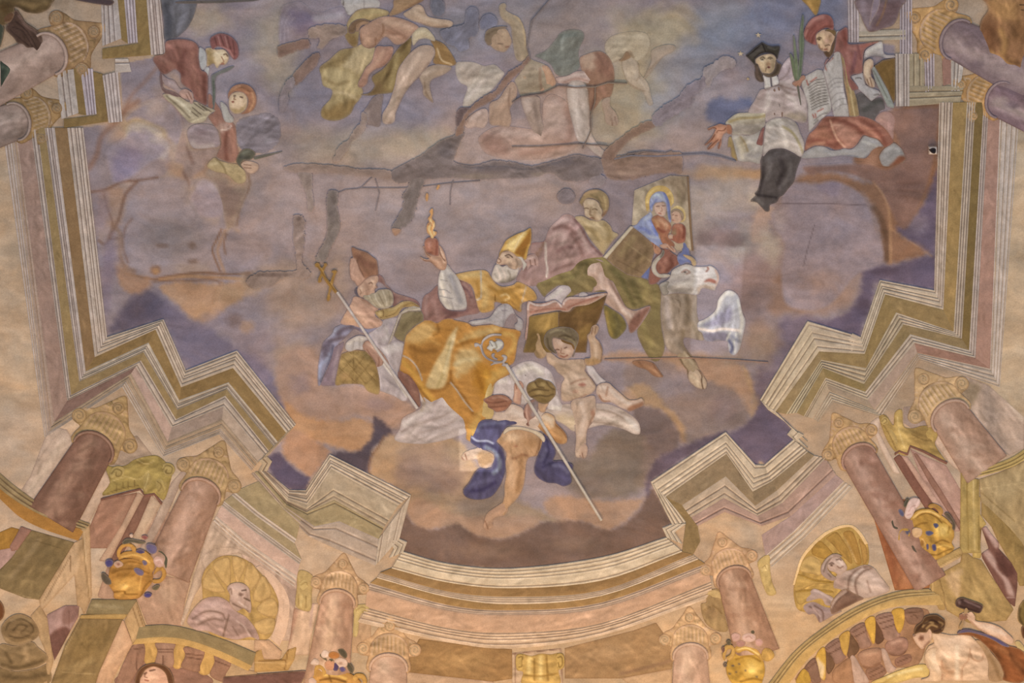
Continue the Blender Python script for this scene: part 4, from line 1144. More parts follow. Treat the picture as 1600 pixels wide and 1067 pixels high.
s ecc890 .8 2.4 1.2 : 250 230 245 140 255 80
s 9c6c50 .7 2.4 1.2 : 170 100 200 70 220 110
@ 400 267 4
P spark c8945e 8 2 3 t=1 : 1064 190 1058 165 1066 138 1078 150 1074 185
P spark c8945e 8 2 3 t=1 : 1126 112 1136 88 1150 90 1144 110 1134 120
T cream_cloth | drapery | cream yellow cloth hanging between the golden cope and the winged cherub
@ 610 550 8.889
P fold bb9c66 3 4 10 : 1100 880 1160 760 1240 640 1280 500 1340 380 1440 270 1500 260 1460 330 1450 430 1430 540 1400 640 1440 800 1420 920 1260 950 1190 1040 1100 1040
s d2b67e .6 6 3 : 1400 320 1340 460 1330 600
s 94753f .6 6 3 : 1250 660 1180 800 1140 920
P white_fold bdaaa0 2 4 10 : 1430 540 1450 420 1500 350 1620 310 1700 400 1760 560 1700 640 1560 590 1440 620
s d8c8bc .6 6 3 : 1500 420 1600 400
P white_fold b8a49a 2 4 10 : 1400 900 1440 820 1560 820 1640 820 1640 920 1500 940
T open_book | book | open book with rosy page edges and brown covers held up by a cherub
@ 820 380 6.667
Q cover_back 7c6238 6 3 8 : 20 980 40 760 340 710 360 720 380 1000 300 1140 -20 1140
f a07e48 .85 8 : 70 770 340 730 330 880 200 930 100 880
f 5e4a2e .6 10 : 20 980 120 900 200 1000 160 1120 0 1120
Q cover_front 6c5030 7 3 8 : 350 710 460 710 520 660 640 620 760 580 860 525 820 660 780 780 740 860 660 960 640 1140 340 1140
f 8a6c3c .7 10 : 560 900 660 860 700 900 640 1000 560 980
f 5a4229 .7 10 : 360 740 460 740 540 900 420 920 350 860
s 7e6238 .6 8 4 : 560 700 680 660 780 620
P pages a8806e 9 3 6 t=1.4 : 0 980 20 820 20 650 40 600 110 625 210 620 300 590 350 610 385 640 400 600 460 560 620 560 740 530 865 520 800 570 660 640 520 660 460 710 400 712 350 700 230 720 60 755 40 840 20 1000
s cdbcb0 .9 2.4 1.2 : 30 690 50 620 120 645 220 640 310 605 350 620 380 660
s cdbcb0 .8 2.4 1.2 : 400 640 420 600 480 570 640 565 820 530
s 8a5a4a .7 2.4 1.2 : 60 720 200 690 330 680 420 690
s 8a5a4a .7 2.4 1.2 : 450 670 600 610 760 560
s d0b890 .7 1.8 .9 : 60 755 220 722 350 705 450 712 520 664 700 620 850 530
s c8a898 .7 2 1 : 20 980 30 830 40 680
T person | person | seated youth in mauve drapery and green robe, one bare leg stretched out
@ 800 280 8.889
P mauve_drape 9a7c74 2 6 14 : 250 1060 270 890 440 860 490 740 540 650 640 560 700 500 780 480 860 520 940 600 1000 700 1060 830 1150 940 1270 1050 1200 1120 1000 1150 860 1260 700 1330 540 1420 360 1480 120 1480 60 1400 100 1300 200 1150
s b49a90 .7 8 4 : 560 680 660 590 760 560
s 74564e .8 6 3 : 580 690 680 650 800 690 880 760
s b89c92 .8 9 5 : 540 820 640 760 720 800 700 900
s 6c4f4a .7 5 3 : 640 1000 740 940 840 950
s 6c4f4a .8 4 2 : 870 560 960 670 1030 800 1130 940 1240 1050
s 765850 .7 6 3 : 820 760 920 900 980 1050
s b4988c .6 5 3 : 930 720 1000 860 1060 1000
f 7a5a52 .8 4 : 930 820 980 860 960 880
s cfc2b8 .9 2.4 1.2 : 465 880 470 1000 470 1120 490 1240 480 1360
s 8c625c .8 3 1.5 : 270 890 360 880 440 870
f 84644e .8 5 : 300 1060 380 960 440 880 400 1000 320 1080
s 6c5048 .6 5 3 : 160 1360 200 1260 300 1160
s b09288 .6 6 3 : 560 1180 700 1120 840 1120
s 70544c .6 4 2 : 540 1300 680 1220 860 1180
@ 820 380 6.667
P green_robe 7e6c48 2 6 16 : 100 400 180 360 320 300 470 270 520 190 620 140 740 115 850 150 960 190 1040 290 1180 340 1300 390 1400 440 1425 560 1420 720 1430 900 1460 1080 1400 1220 1300 1200 1180 980 1180 860 1250 760 1300 700 1290 650 1160 690 1060 670 960 540 870 420 860 500 700 510 580 520 480 560 400 600 440 500 360 440 240 520 200 560 140 480
s 9a8858 .7 8 4 : 140 400 300 340 460 310
s 5e5434 .8 8 4 : 900 260 1000 360 1060 500 1140 640
s 968656 .7 9 5 : 640 170 760 150 860 190
s 9a8656 .7 9 5 : 1200 400 1280 460 1240 540
s 5e5434 .7 9 5 : 1120 420 1180 540 1220 650
s 84744c .6 9 5 : 1350 500 1360 640 1370 760
s 948254 .6 8 4 : 1220 820 1260 940 1320 1060
s 5e5232 .6 6 3 : 240 430 380 380 480 360 560 300
s 5a4f32 .6 6 3 : 560 250 640 210 640 300
s a2905e .6 5 3 : 300 400 400 390 500 350
P green_fold 716238 3 4 10 : 820 650 900 680 990 740 1040 800 1060 880 1000 960 940 1000 880 960 850 840
s a08448 .8 5 3 : 850 720 870 860 910 960
s 5a5034 .7 8 4 : 940 760 980 860 950 960
P white_shirt b2a39e 4 3 8 : 210 570 300 500 380 440 470 450 490 490 430 560 390 640 340 600 300 590 220 610
s cfc4bc .6 5 3 : 280 560 380 490
P white_shirt a89c98 4 3 6 t=1.5 : 570 520 620 510 660 540 570 560
P bare_leg ac8e7c 5 7 14 t=1.7 : 610 320 620 240 680 180 780 170 840 220 870 320 880 380 920 400 970 500 1040 640 1080 680 1160 700 1300 650 1290 720 1200 860 1130 930 1090 930 1070 840 1020 750 940 700 860 640 830 600 860 510 800 490 740 500 700 510 720 450 690 390 630 370
e c8ac9a .8 : 700 270 70 80
s cbb0a0 .7 7 4 : 790 330 800 430 860 520
s cbae9c .8 8 4 : 880 480 960 600 1060 720
s 7c5e50 .6 4 2 : 860 300 900 420 980 560 1050 660
f 7c5648 .95 3 : 1090 920 1080 850 1120 780 1180 720 1290 655 1300 690 1250 760 1190 860 1130 925
s 9c7464 .7 3 1.5 : 1150 750 1220 700 1290 665
s 8a6a5c .6 4 2 : 640 360 700 420 720 490
s dcc4b2 .6 5 3 : 1020 700 1100 760
@ 800 280 8.889
P torso a5906e 4 6 14 : 870 530 980 510 1080 560 1200 570 1280 570 1370 650 1400 720 1480 770 1400 860 1300 1000 1270 1050 1180 950 1100 850 1040 760 980 660
s c4ac88 .7 8 4 : 940 560 1060 620 1160 640
s 7e6a48 .7 7 4 : 1040 680 1120 720 1200 830
s 826c48 .6 8 4 : 1300 640 1360 740 1340 860
s b89e74 .6 7 4 : 1180 760 1260 860 1240 960
e c0a882 .7 : 1120 620 60 40
P hand a8887c 6 4 8 t=1.3 : 120 1200 160 1120 240 1050 330 1040 390 1080 400 1200 360 1290 330 1230 300 1280 260 1200 220 1260 180 1180 150 1240
s c8aa9a .6 4 2 : 200 1120 300 1080
l 64463a .8 1.5 : 190 1150 200 1230
l 64463a .8 1.5 : 250 1120 265 1220
l 64463a .8 1.5 : 315 1110 330 1220
P head b09a80 7 5 10 t=1.2 : 985 330 1000 290 1060 270 1160 290 1210 340 1250 420 1270 500 1240 560 1180 590 1110 560 1060 540 1010 500 1000 420
e c8b094 .8 : 1090 330 60 40 1020 460 26 30
s 5e4a38 .8 2 1 : 1000 410 1030 400 1060 410
s 5e4a38 .8 2 1 : 1120 420 1150 410 1180 425
l 6e5440 .8 1.6 : 1085 420 1080 490 1100 500
s 7c5040 .8 2.2 1 : 1080 545 1110 535 1140 545
s 8a7258 .6 5 3 : 1150 450 1140 520 1170 570
s 7c6850 .6 4 2 : 1100 400 1095 450
> P hair 8e7858 9 4 8 t=1.3 : 935 320 970 250 1010 190 1090 150 1200 145 1290 190 1340 260 1350 370 1320 460 1270 520 1240 510 1260 440 1220 380 1200 310 1120 270 1040 270 990 330 980 380 960 350
s b0906a .8 4 2 : 1000 210 1080 180 1180 170
s 6a5c44 .7 4 2 : 1180 240 1220 320 1240 420
s b29a70 .6 3 1.5 : 1280 240 1300 330 1300 420
s 6a5c44 .7 3 1.5 : 1100 220 1160 250 1200 290
s 7c5a48 .7 4 2 : 1260 500 1310 450
T wooden_tablet | board | plain brown wooden board leaning across the seated youth's lap below the panel picture
@ 400 267 4
Q board 80684e 8 2 5 : 2180 545 2345 350 2362 352 2500 470 2486 520 2470 590 2402 668 2320 650 2230 590
l 66503a .6 1.6 : 2260 560 2420 640
l a08a68 .5 2 : 2300 440 2460 560
s 94805c .6 9 5 : 2280 520 2360 420
s 68543c .6 8 4 : 2380 400 2440 470 2430 560
s 8e7652 .5 7 4 : 2330 620 2420 540
Q edge c0b094 9 2 3 t=1.2 : 2168 540 2340 345 2362 348 2354 362 2192 550
T panel_picture | picture | gold-ground panel picture of a mother in blue veil holding a child, both haloed
@ 970 270 10.667
Q panel a08e78 5 3 6 : 180 880 225 290 830 40 1100 60 1150 500 1190 1000 1200 1300 900 1300 400 1050 240 900
f 84715c .8 8 : 600 180 840 50 1100 80 1130 440 1000 520 900 420 880 260 760 190
f b0a088 .7 8 : 240 320 420 250 390 460 400 640 300 760 210 860
s c4b290 .8 2 1 : 185 870 228 290
s c4b290 .8 2 1 : 228 290 820 40
s 948468 .5 4 2 : 960 300 1000 500 1080 700
P halo b0925c 7 2 4 t=1.2 : 385 480 400 380 450 290 530 220 640 190 760 210 850 290 900 400 905 500 860 560 830 600 700 500 560 500 460 660 410 640
s 8e7040 .8 1.8 .9 : 430 660 385 520 400 370 480 260 600 195 720 200 830 270 895 390 900 500
s c8ae74 .7 4 2 : 440 480 460 380 540 290 640 250
s d0b880 .6 3 1.5 : 820 320 860 410 860 500
Q frame_edge 765c40 8 2 3 t=1.1 : 1100 60 1135 60 1160 500 1190 1000 1215 1300 1180 1300 1150 1000 1120 500
P blue_veil 8d90a6 9 4 8 t=1.3 : 480 590 475 500 490 420 540 350 620 310 720 320 780 400 820 520 830 680 840 820 800 800 770 660 750 520 700 480 640 500 580 500 540 560 530 640 500 640
s a8adba .8 5 3 : 530 400 600 360 680 400
s 646c94 .8 3 1.5 : 480 590 560 500 590 450
s 5c6490 .8 4 2 : 730 340 770 430 800 560 820 760
s a4aabc .6 4 2 : 640 380 700 440
P blue_robe 868aa2 8 4 8 t=1.4 : 180 900 260 860 340 760 440 690 500 640 530 720 510 780 560 880 620 1000 650 1100 760 1200 840 1260 720 1260 560 1200 400 1060 300 980
s a8aab8 .8 5 3 : 400 780 470 730 500 680
s 62689a .8 5 3 : 520 800 560 920 610 1040
s a8aab8 .7 4 2 : 340 1020 480 1060 600 1080
s 646ca0 .6 5 3 : 300 920 400 940 480 1000
P red_dress 96664e 9 4 8 t=1.4 : 510 780 560 720 640 700 720 740 780 800 830 850 850 920 800 1020 820 1100 900 1200 840 1300 760 1240 680 1160 640 1040 580 940
s b8906a .8 5 3 : 540 780 600 820 620 880
s b48c70 .8 6 3 : 640 780 700 820 740 860
s 7a4638 .8 4 2 : 620 930 700 980 780 950
s bf9a7c .6 5 3 : 760 860 760 940
P face bc9e8c 10 4 8 t=1.1 l=pale_calm_face : 550 560 600 500 700 490 750 540 760 620 740 700 680 730 620 700 570 660
l 6a4e44 .9 1.4 : 590 560 640 555
l 6a4e44 .9 1.4 : 690 550 735 550
l 8a6252 .8 1.3 : 680 580 690 630 660 640
l 8f5448 .8 1.6 : 630 670 670 680
s d0b4a0 .6 3 1.5 : 610 600 640 640
P mother_hand b48e78 11 3 5 t=1.2 : 640 1210 720 1180 800 1180 880 1240 920 1300 900 1330 840 1300 780 1260 700 1260
l 74503e .8 1.2 : 800 1210 880 1290
l 74503e .8 1.2 : 770 1230 840 1310
P child_halo b59a68 8 2 4 t=1.2 : 840 620 900 550 980 545 1060 610 1090 720 1070 800 1000 830 900 830 840 740
s d0b884 .7 2 1 : 850 620 930 560 1020 590 1075 690 1060 790
P child_face b4937e 11 3 6 t=1.1 : 840 700 850 640 920 610 1000 640 1030 720 1010 800 950 850 880 830 850 780
l 6a4a3c .8 1.3 : 860 700 880 696
l 6a4a3c .8 1.3 : 910 712 940 712
l 8a4a40 .8 1.4 : 850 785 885 790
> P child_hair 8a745e 12 2 4 t=1.1 : 840 680 850 630 900 600 970 610 1030 660 1050 740 1020 800 1000 740 950 670 900 650
P child_dress 935f4c 11 4 8 t=1.4 : 850 920 880 860 960 840 1040 860 1085 930 1085 1060 1060 1150 960 1180 880 1140 800 1090 840 1000
s b48068 .7 5 3 : 900 880 980 900 1020 960
s 6c3c30 .8 4 2 : 1050 880 1060 980 1040 1080
f 8a7a5e .8 4 : 850 980 900 950 930 1000 880 1040
> P child_hand b8967e 13 2 4 t=1.1 : 790 1040 830 1020 880 1040 870 1090 820 1100 790 1080
@ 980 360 7.965
P red_skirt 83584a 6 4 8 t=1.5 : 270 660 280 500 320 380 370 300 420 240 480 210 560 280 620 320 650 400 640 420 560 480 500 540 440 580 360 660
s a67460 .7 5 3 : 400 400 460 460 440 500
s 5f3a30 .8 5 3 : 540 360 560 430 500 500
e a27462 .6 : 480 380 40 50
P under_hand a5785e 8 3 6 t=1.2 : 290 130 340 160 390 200 420 240 400 290 350 290 310 230
l 5e3a2c .8 1.3 : 320 150 320 200
l 5e3a2c .8 1.3 : 355 170 350 220
P blue_hem 6a6e90 7 3 6 t=1.4 : 680 150 740 150 780 280 800 410 740 400 660 430 620 350 640 290 680 260
s 8c90a8 .6 4 2 : 640 340 720 360
P blue_hem 666a8c 5 3 6 t=1.4 : 160 560 270 410 280 470 260 600
T winged_ox | ox | pale winged ox turning its head right beside the panel picture
@ 980 480 7.965
P body 937f6c 2 7 18 : 430 -200 560 -180 720 -180 820 -220 870 -140 870 0 880 120 940 320 955 410 880 410 720 380 710 470 800 600 880 720 860 760 700 720 620 600 540 560 470 470 440 300 415 100
s a8968a .8 9 5 : 480 -120 500 60 520 240
s 6e5c48 .7 8 4 : 740 -120 760 40 740 200
s 7c6a58 .6 6 3 : 560 300 620 320 680 300
s 9c8468 .6 8 4 : 800 200 860 300 920 380
e b09a86 .6 : 560 400 70 50
s 6a5842 .6 6 3 : 700 300 690 440 740 540
l 705c48 .6 1.6 : 600 -100 660 -60 640 60
P foreleg 9c8468 4 6 12 t=1.6 : 620 600 700 540 760 560 830 640 880 740 930 830 990 920 985 1000 940 1020 860 1000 780 930 750 860 740 780 690 720
s 5f4a34 .8 2.4 1.2 : 660 640 700 720 750 790 770 880
s b8a080 .7 4 2 : 690 540 760 630 820 700
s 5f4a34 .8 2.4 1.2 : 700 480 760 580 860 680
> P hoof b4997e 7 4 8 t=1.3 : 760 880 770 800 830 770 900 790 950 860 990 940 980 1005 940 1020 860 1000 790 940
l 5c4432 .9 2 : 890 780 930 850 925 920 945 1018
s d0b89a .6 5 3 : 800 860 860 900 880 970
P bent_leg 92694e 3 4 9 t=1.6 : 60 680 180 660 320 690 380 760 440 840 450 865 400 875 320 850 240 780 120 740
s b08463 .6 4 2 : 220 720 320 780 400 850
s 6a4a36 .7 2 1 : 320 700 360 770 440 845
@ 980 360 7.965
P head ada094 8 7 14 t=1.4 : 400 680 460 640 520 600 560 500 640 450 740 420 860 450 980 450 1040 440 1120 500 1150 600 1110 700 1080 750 940 720 880 800 740 790 600 780 480 800 440 740
s cbbfb4 .7 7 4 : 580 520 680 470 780 460
s 8c8078 .7 7 4 : 560 640 660 620 760 600
s 7c7066 .7 8 4 : 520 720 640 760 780 740
s c4b8aa .6 5 3 : 640 680 740 650 820 660
e 4e4440 .9 : 718 515 24 18
s 8a6a5c .8 2.4 1.2 : 680 520 730 490 780 520 740 540
f d0c0b4 .9 3 : 865 450 980 450 1040 445 1110 490 1100 560 1000 580 940 640 880 690 865 600
s 8f5c4c .9 2.4 1.2 : 985 510 1010 480 1000 460
f 8c5444 .9 2 : 960 640 1010 600 1080 610 1110 640 1090 660 1020 640
s b48a74 .7 3 1.5 : 1100 500 1130 580 1110 690
f a58a74 .8 4 : 880 720 960 680 1080 690 1080 740 940 730 890 800
> P ear 8c8072 10 3 6 t=1.4 : 400 680 460 640 520 640 530 700 510 790 450 810 420 760
s b8aea0 .6 3 1.5 : 420 680 480 650
> P horn b8aa96 12 4 6 t=1.2 : 440 240 465 260 455 310 420 350 370 410 360 480 400 540 460 540 530 550 520 580 450 590 380 580 320 530 300 460 320 390 370 330 420 290
f 544c40 .9 3 : 440 235 465 255 455 310 430 345 410 330 430 290
> P horn b89b74 11 3 4 t=1.2 : 690 300 760 310 820 340 860 390 850 440 810 430 790 380 730 340
@ 980 480 7.965
P wing a9a09c 4 5 12 t=1.6 : 880 190 960 150 1060 80 1110 10 1130 -90 1180 -160 1240 -210 1320 -200 1390 -130 1420 0 1440 80 1475 180 1450 320 1420 460 1380 560 1320 600 1270 560 1250 480 1230 420 1020 430 960 400 930 320 880 280
f 8a7f88 .9 5 : 960 220 1080 140 1160 60 1200 40 1280 -20 1300 120 1200 220 1060 240
f 74686e .9 4 : 940 320 1100 310 1240 320 1260 380 1230 430 1040 430 970 400
s d8cec4 .9 8 4 : 900 180 1000 120 1100 40 1150 -80 1220 -170 1300 -170
s ece2d8 .95 4 2 : 885 265 960 280 1060 295 1180 270 1300 280 1400 290
s cfc4b8 .8 5 2.5 : 1380 -80 1410 60 1430 180 1410 320
s d4cac0 .8 3 1.5 : 1280 320 1240 420 1290 480
s d4cac0 .7 3 1.5 : 1360 330 1330 440 1340 560
s 58566a .9 5 3 : 1270 420 1310 500 1290 560
s 74707a .6 5 3 : 1300 360 1380 420
f 97805e .8 5 : 1060 460 1140 430 1220 460 1240 560 1160 620 1090 560
T person | cherub | naked cherub lying on white cloth, holding the open book up with both hands
@ 800 500 7.619
P white_cloth c0aea4 1.5 5 12 : -30 620 40 540 160 490 260 490 360 540 460 610 520 760 560 900 600 1000 700 1060 740 1180 560 1160 440 1080 380 1010 160 1010 40 980 -40 900
s dcccc2 .7 9 5 : 80 620 220 560 340 620
s 94827a .6 4 2 : 460 640 520 800 570 940 640 1040
s a8968c .6 6 3 : 200 660 160 760
s d8c8bc .7 6 3 : 480 1040 600 1060 680 1120
e 5a4e48 .8 : 162 655 12 10
@ 800 534 4
P lower_cloth bfa795 1.5 5 12 : 200 440 300 392 520 382 620 392 720 440 790 500 802 572 760 577 690 545 560 522 400 562 330 522
s 927a68 .7 3 1.5 : 520 420 620 440 720 490
s dcc6b2 .7 5 3 : 540 470 640 490 740 540
s 927a68 .6 3 1.5 : 510 500 600 512 690 530
f d4c0ae .9 3 : 700 470 770 500 795 560 750 540
f c8aa80 .6 8 : 260 470 380 460 420 520 340 560
@ 800 500 7.619
P thigh_cloth bfb0a8 3 3 6 t=1.5 : 880 545 960 550 1010 620 1060 680 1120 730 1060 750 1010 770 960 700 910 640
P torso b4967c 5 7 16 t=1.7 : 410 380 480 400 560 460 680 470 860 470 880 560 870 600 910 660 960 720 1000 790 980 840 900 900 720 960 600 960 580 860 590 760 620 690 540 620 500 560 420 500
f c4a890 .8 8 : 620 680 740 630 860 640 940 720 960 800 860 860 680 900 610 820
s 94705a .7 3 1.5 : 700 760 780 720 880 700
f 9a6454 .9 2.5 : 790 770 840 748 880 770 840 790
s 94705a .7 3 1.5 : 720 950 800 930 880 890
e a87c66 .6 : 750 850 50 30
s a0846a .6 5 3 : 520 520 600 540 740 520 860 540
s 8e745a .6 5 3 : 510 560 540 640 610 690
s 7c6450 .6 4 2 : 880 600 920 660 980 760
P leg b89a82 6 6 12 t=1.7 : 700 980 860 920 980 900 1000 1000 1010 1100 980 1200 900 1300 880 1500 860 1600 800 1640 750 1600 760 1400 740 1240
s d8bca6 .7 8 4 : 820 1000 860 1140 820 1360
s 8e6650 .7 3 1.5 : 980 1120 930 1220 900 1340
e a06e56 .7 : 960 1100 30 50
@ 710 580 6.667
P foot b8967e 7 4 8 t=1.4 : 1300 740 1360 750 1390 800 1380 880 1350 910 1310 890 1275 850 1280 790
l 6e4a38 .8 1.4 : 1300 850 1310 888
l 6e4a38 .8 1.4 : 1330 850 1340 900
@ 800 500 7.619
P leg c2a48e 7 6 12 t=1.6 : 1000 860 1010 790 1060 750 1150 750 1210 800 1300 880 1390 950 1480 950 1540 930 1570 970 1560 1020 1500 1050 1400 1090 1360 1070 1280 1040 1180 980 1080 980 1030 920
s e0c6b0 .7 6 3 : 1060 800 1160 820 1260 920 1400 1000
s 94684e .8 3 1.5 : 1040 900 1080 960 1160 970
s 94684e .6 3 1.5 : 1140 800 1120 900
f 8e6248 .9 3 : 1370 1070 1410 1020 1500 990 1560 970 1560 1020 1500 1060 1420 1090
f 8a6e42 .8 4 : 1200 770 1280 790 1360 880 1390 950 1300 880
P arm a58664 6 5 9 t=1.4 : 200 110 240 80 270 130 310 100 340 130 370 180 380 250 410 340 410 420 350 460 280 430 240 300 270 210 230 170
l 6a4a36 .8 1.4 : 215 115 250 170
l 6a4a36 .8 1.4 : 260 110 280 170
s c8a888 .7 4 2 : 360 220 390 320 395 390
s 7a6244 .7 6 3 : 260 260 270 360 320 430
P arm ac8c70 9 5 9 t=1.4 : 895 190 930 150 950 80 1000 55 1035 90 1020 150 990 200 1040 260 1080 350 1070 440 1060 500 980 540 880 540 860 500 870 460 930 450 930 380 920 280
s ceb094 .7 6 3 : 960 240 1000 330 1000 440
s 70543c .8 3 1.5 : 1050 280 1080 380 1060 490
l 6a4a36 .8 1.4 : 960 90 950 170
l 6a4a36 .8 1.4 : 1000 80 985 160
f a07a4e .7 4 : 870 460 950 450 1050 480 1040 520 900 535
P head b0907a 9 6 12 t=1.1 : 480 240 500 210 580 230 660 260 720 280 745 330 730 400 680 460 610 465 550 440 530 380 490 320
e c8a890 .8 : 580 270 60 40 660 370 40 40
s 5c4032 .9 2 1 : 510 360 540 350 560 355
s 5c4032 .9 2 1 : 625 335 650 325
l 7a5644 .8 1.5 : 590 340 580 390 620 400
s 84503f .9 2 1 : 580 425 620 440 660 420
s a07058 .6 4 2 : 540 390 580 450
> P hair 70604a 11 4 9 t=1.2 : 380 260 390 180 440 120 520 90 620 80 720 100 790 170 790 260 760 340 740 420 720 440 745 340 720 280 640 250 560 220 490 210 480 260 500 340 530 400 470 380 410 330
s 9a8868 .7 3 1.5 : 460 150 540 120 620 130
s 4c3e2c .7 3 1.5 : 560 200 640 180 740 240
s 4c3e2c .7 3 1.5 : 420 220 440 320 500 390
s 908060 .6 3 1.5 : 640 210 720 240 760 320
T person | cherub | winged cherub seen from behind wrapped in navy cloth below the lying cherub
@ 710 580 6.667
P shoulders c0a48e 4 6 14 : 400 560 420 430 520 420 580 340 690 370 750 420 870 380 960 440 1020 500 1000 560 900 620 800 640 700 600 560 560
s d8c0ac .7 8 4 : 600 420 700 450
P back b98e68 5 7 16 : 440 720 500 640 560 580 680 580 800 610 900 650 940 720 920 780 880 840 860 880 780 900 750 960 740 1067 720 1200 660 1320 560 1420 520 1500 480 1460 520 1300 520 1200 540 1060 530 960 540 860 500 790
e d6b08a .8 : 600 690 110 60
e a87c54 .7 : 800 740 90 70
s 8c5f42 .7 4 2 : 540 880 620 910 700 870 760 880
e a4684e .7 : 640 780 26 14
s d2a882 .7 9 5 : 560 900 590 1040 600 1180
s 8f6642 .6 8 4 : 700 900 690 1060 660 1240
s 7e5638 .7 3 1.5 : 900 700 880 800 840 890
P arm b8885a 8 6 12 t=1.6 : 860 560 900 470 960 430 1040 470 1060 540 1120 600 1170 670 1170 740 1110 760 1040 730 940 650
f d8bc9e .9 6 : 900 480 960 440 1030 480 1030 570 960 550
s 7c5030 .7 3 1.5 : 1060 500 1060 560 1120 610 1170 690
s 8c5f38 .6 6 3 : 900 600 1000 690 1100 740
P foot b88e70 4 5 10 : 480 1380 540 1340 560 1440 520 1500 440 1520 400 1560 400 1620 340 1660 300 1620 320 1520 360 1460
l 7c543c .8 1.6 : 320 1560 350 1640
P raised_hand b98c74 8 4 8 t=1.3 : 620 150 640 110 690 100 720 140 720 190 700 250 690 340 650 340 610 310 620 230
l 70482f .8 1.4 : 640 140 650 180
l 70482f .8 1.4 : 680 130 680 180
s d4ac8e .6 4 2 : 640 210 640 300
e 5c4038 .8 : 650 122 24 18
P neck b8906e 8 5 8 t=1.4 : 860 320 900 330 980 330 960 380 940 430 890 420 870 370
> P hair 7f6640 10 6 12 t=1.3 : 750 190 770 130 830 100 880 70 940 90 1000 110 1050 170 1055 240 1020 290 960 340 890 330 830 290 780 260
e a88c5c .8 : 830 150 40 34 920 140 40 34 880 220 50 30
s 55422a .8 2.4 1.2 : 770 220 840 190 900 190 980 200
s 55422a .8 2.4 1.2 : 800 270 880 250 960 260 1030 240
s 55422a .7 2.4 1.2 : 840 110 870 160 930 170
s 55422a .7 2.4 1.2 : 960 110 990 160 1040 190
P wing 98705e 9 4 8 t=1.3 : 720 450 730 380 770 320 830 290 870 310 870 400 850 480 800 520 780 570 750 560 740 510
f 8c7c78 .9 4 : 800 340 850 310 870 340 860 440 820 480 800 420
s 64402f .8 2.4 1.2 : 730 440 740 500 760 560
s c49a84 .8 2.4 1.2 : 760 350 750 430 770 520
P wing 94654e 8 4 8 t=1.3 : 300 300 350 270 430 245 520 250 580 290 600 320 560 380 520 410 440 425 400 400 350 375 345 345
s 6c4434 .7 2.4 1.2 : 330 320 420 330 540 310
s 6c4434 .7 2.4 1.2 : 350 375 440 370 540 360
s b88c74 .6 3 1.5 : 400 280 480 270 560 300
P navy_cloth 544c62 7 6 12 t=1.7 : 170 680 200 620 260 530 320 505 440 510 540 490 580 520 640 510 645 550 560 570 510 620 480 680 440 730 470 770 510 830 530 920 530 1040 500 1140 460 1220 380 1310 240 1340 120 1310 90 1240 150 1160 240 1020 370 1010 400 960 420 880 380 830 300 820 220 780 170 740
s 787488 .7 5 3 : 240 620 280 560 400 540 520 540
s 3c364c .8 7 4 : 200 720 300 760 420 800 480 900
s b0aab4 .9 3 1.5 : 185 690 240 725 340 725 400 750
s 80808a .9 6 3 : 330 790 400 830 460 900 470 1000 410 1060
s 38304a .7 6 3 : 180 1250 300 1230 420 1160
s 6c647c .6 6 3 : 170 1190 280 1150 380 1130
P navy_cloth 524a60 7 6 12 t=1.7 : 940 645 980 700 1040 790 1055 860 1030 930 1110 930 1180 950 1230 970 1235 1010 1210 1067 1220 1160 1140 1200 1060 1170 960 1160 860 1100 830 1020 860 900 900 800
s 3a344a .8 4 2 : 960 720 980 840 930 960
s 7a7286 .7 6 3 : 1040 980 1120 990 1180 1050
s 3a344a .7 4 2 : 920 1000 1000 960 1060 940
s 6e667a .6 6 3 : 900 920 950 820
P white_sash cdb494 9 3 5 t=1.3 : 510 630 560 580 680 575 800 600 900 640 945 700 930 740 880 690 800 640 680 610 580 620 520 660
l 8a6c4c .7 1.4 : 530 650 600 625 700 618 820 650 920 730
P trailing_foot c4a288 6 4 8 t=1.5 : 70 900 100 850 160 820 230 800 280 780 320 820 400 860 415 920 380 980 330 1010 260 990 230 920 150 930 90 930
f a47c56 .8 5 : 240 850 320 830 400 880 380 960 300 990 250 950
l 7c4c38 .8 1.6 : 75 890 100 930
l 7c4c38 .8 1.6 : 110 860 130 920
T crozier | staff | silver crozier with a scrolled head slanting down past the winged cherub
@ 400 267 4
B shaft c9b8a4 14 3 3 t=1 m=c : 1554 1216 2152 2190 1572 1206 2166 2182
l 8c7a66 .6 1.2 : 1556 1218 2154 2188
@ 620 440 7.619
P crook_stem ada29a 14 3 4 t=1 : 920 750 935 730 970 735 1000 745 1020 690 1080 640 1150 620 1240 625 1240 645 1160 645 1100 665 1040 710 1020 770 1040 850 1090 910 1170 940 1250 945 1270 910 1245 885 1270 870 1310 890 1310 930 1280 970 1320 980 1300 1010 1250 1000 1260 970 1160 985 1120 1000 1120 985 1150 960 1080 930 1020 870 990 790 970 770 935 780
l 6f6462 .8 1.3 : 1010 760 1030 850 1090 925 1180 955 1260 950
l dcd4c8 .7 1.3 : 1010 720 1070 660 1150 632
P crook_leaf c4bcae 15 3 4 t=1 : 1070 790 1100 750 1100 710 1130 700 1160 720 1200 700 1250 710 1270 740 1240 790 1190 820 1150 800 1130 830 1090 810
s 8a7e6c .8 2.4 1.2 : 1170 720 1190 780 1160 800
l 6f6462 .8 1.3 : 1110 720 1140 770
P crook_rim 948a88 14 3 4 t=1 : 1170 680 1240 690 1275 740 1260 800 1200 840 1190 820 1240 780 1245 730 1210 705
P crook_hook 9a9090 15 3 4 t=1 : 1125 880 1140 855 1170 860 1160 880 1170 905 1200 920 1190 935 1150 920
""")

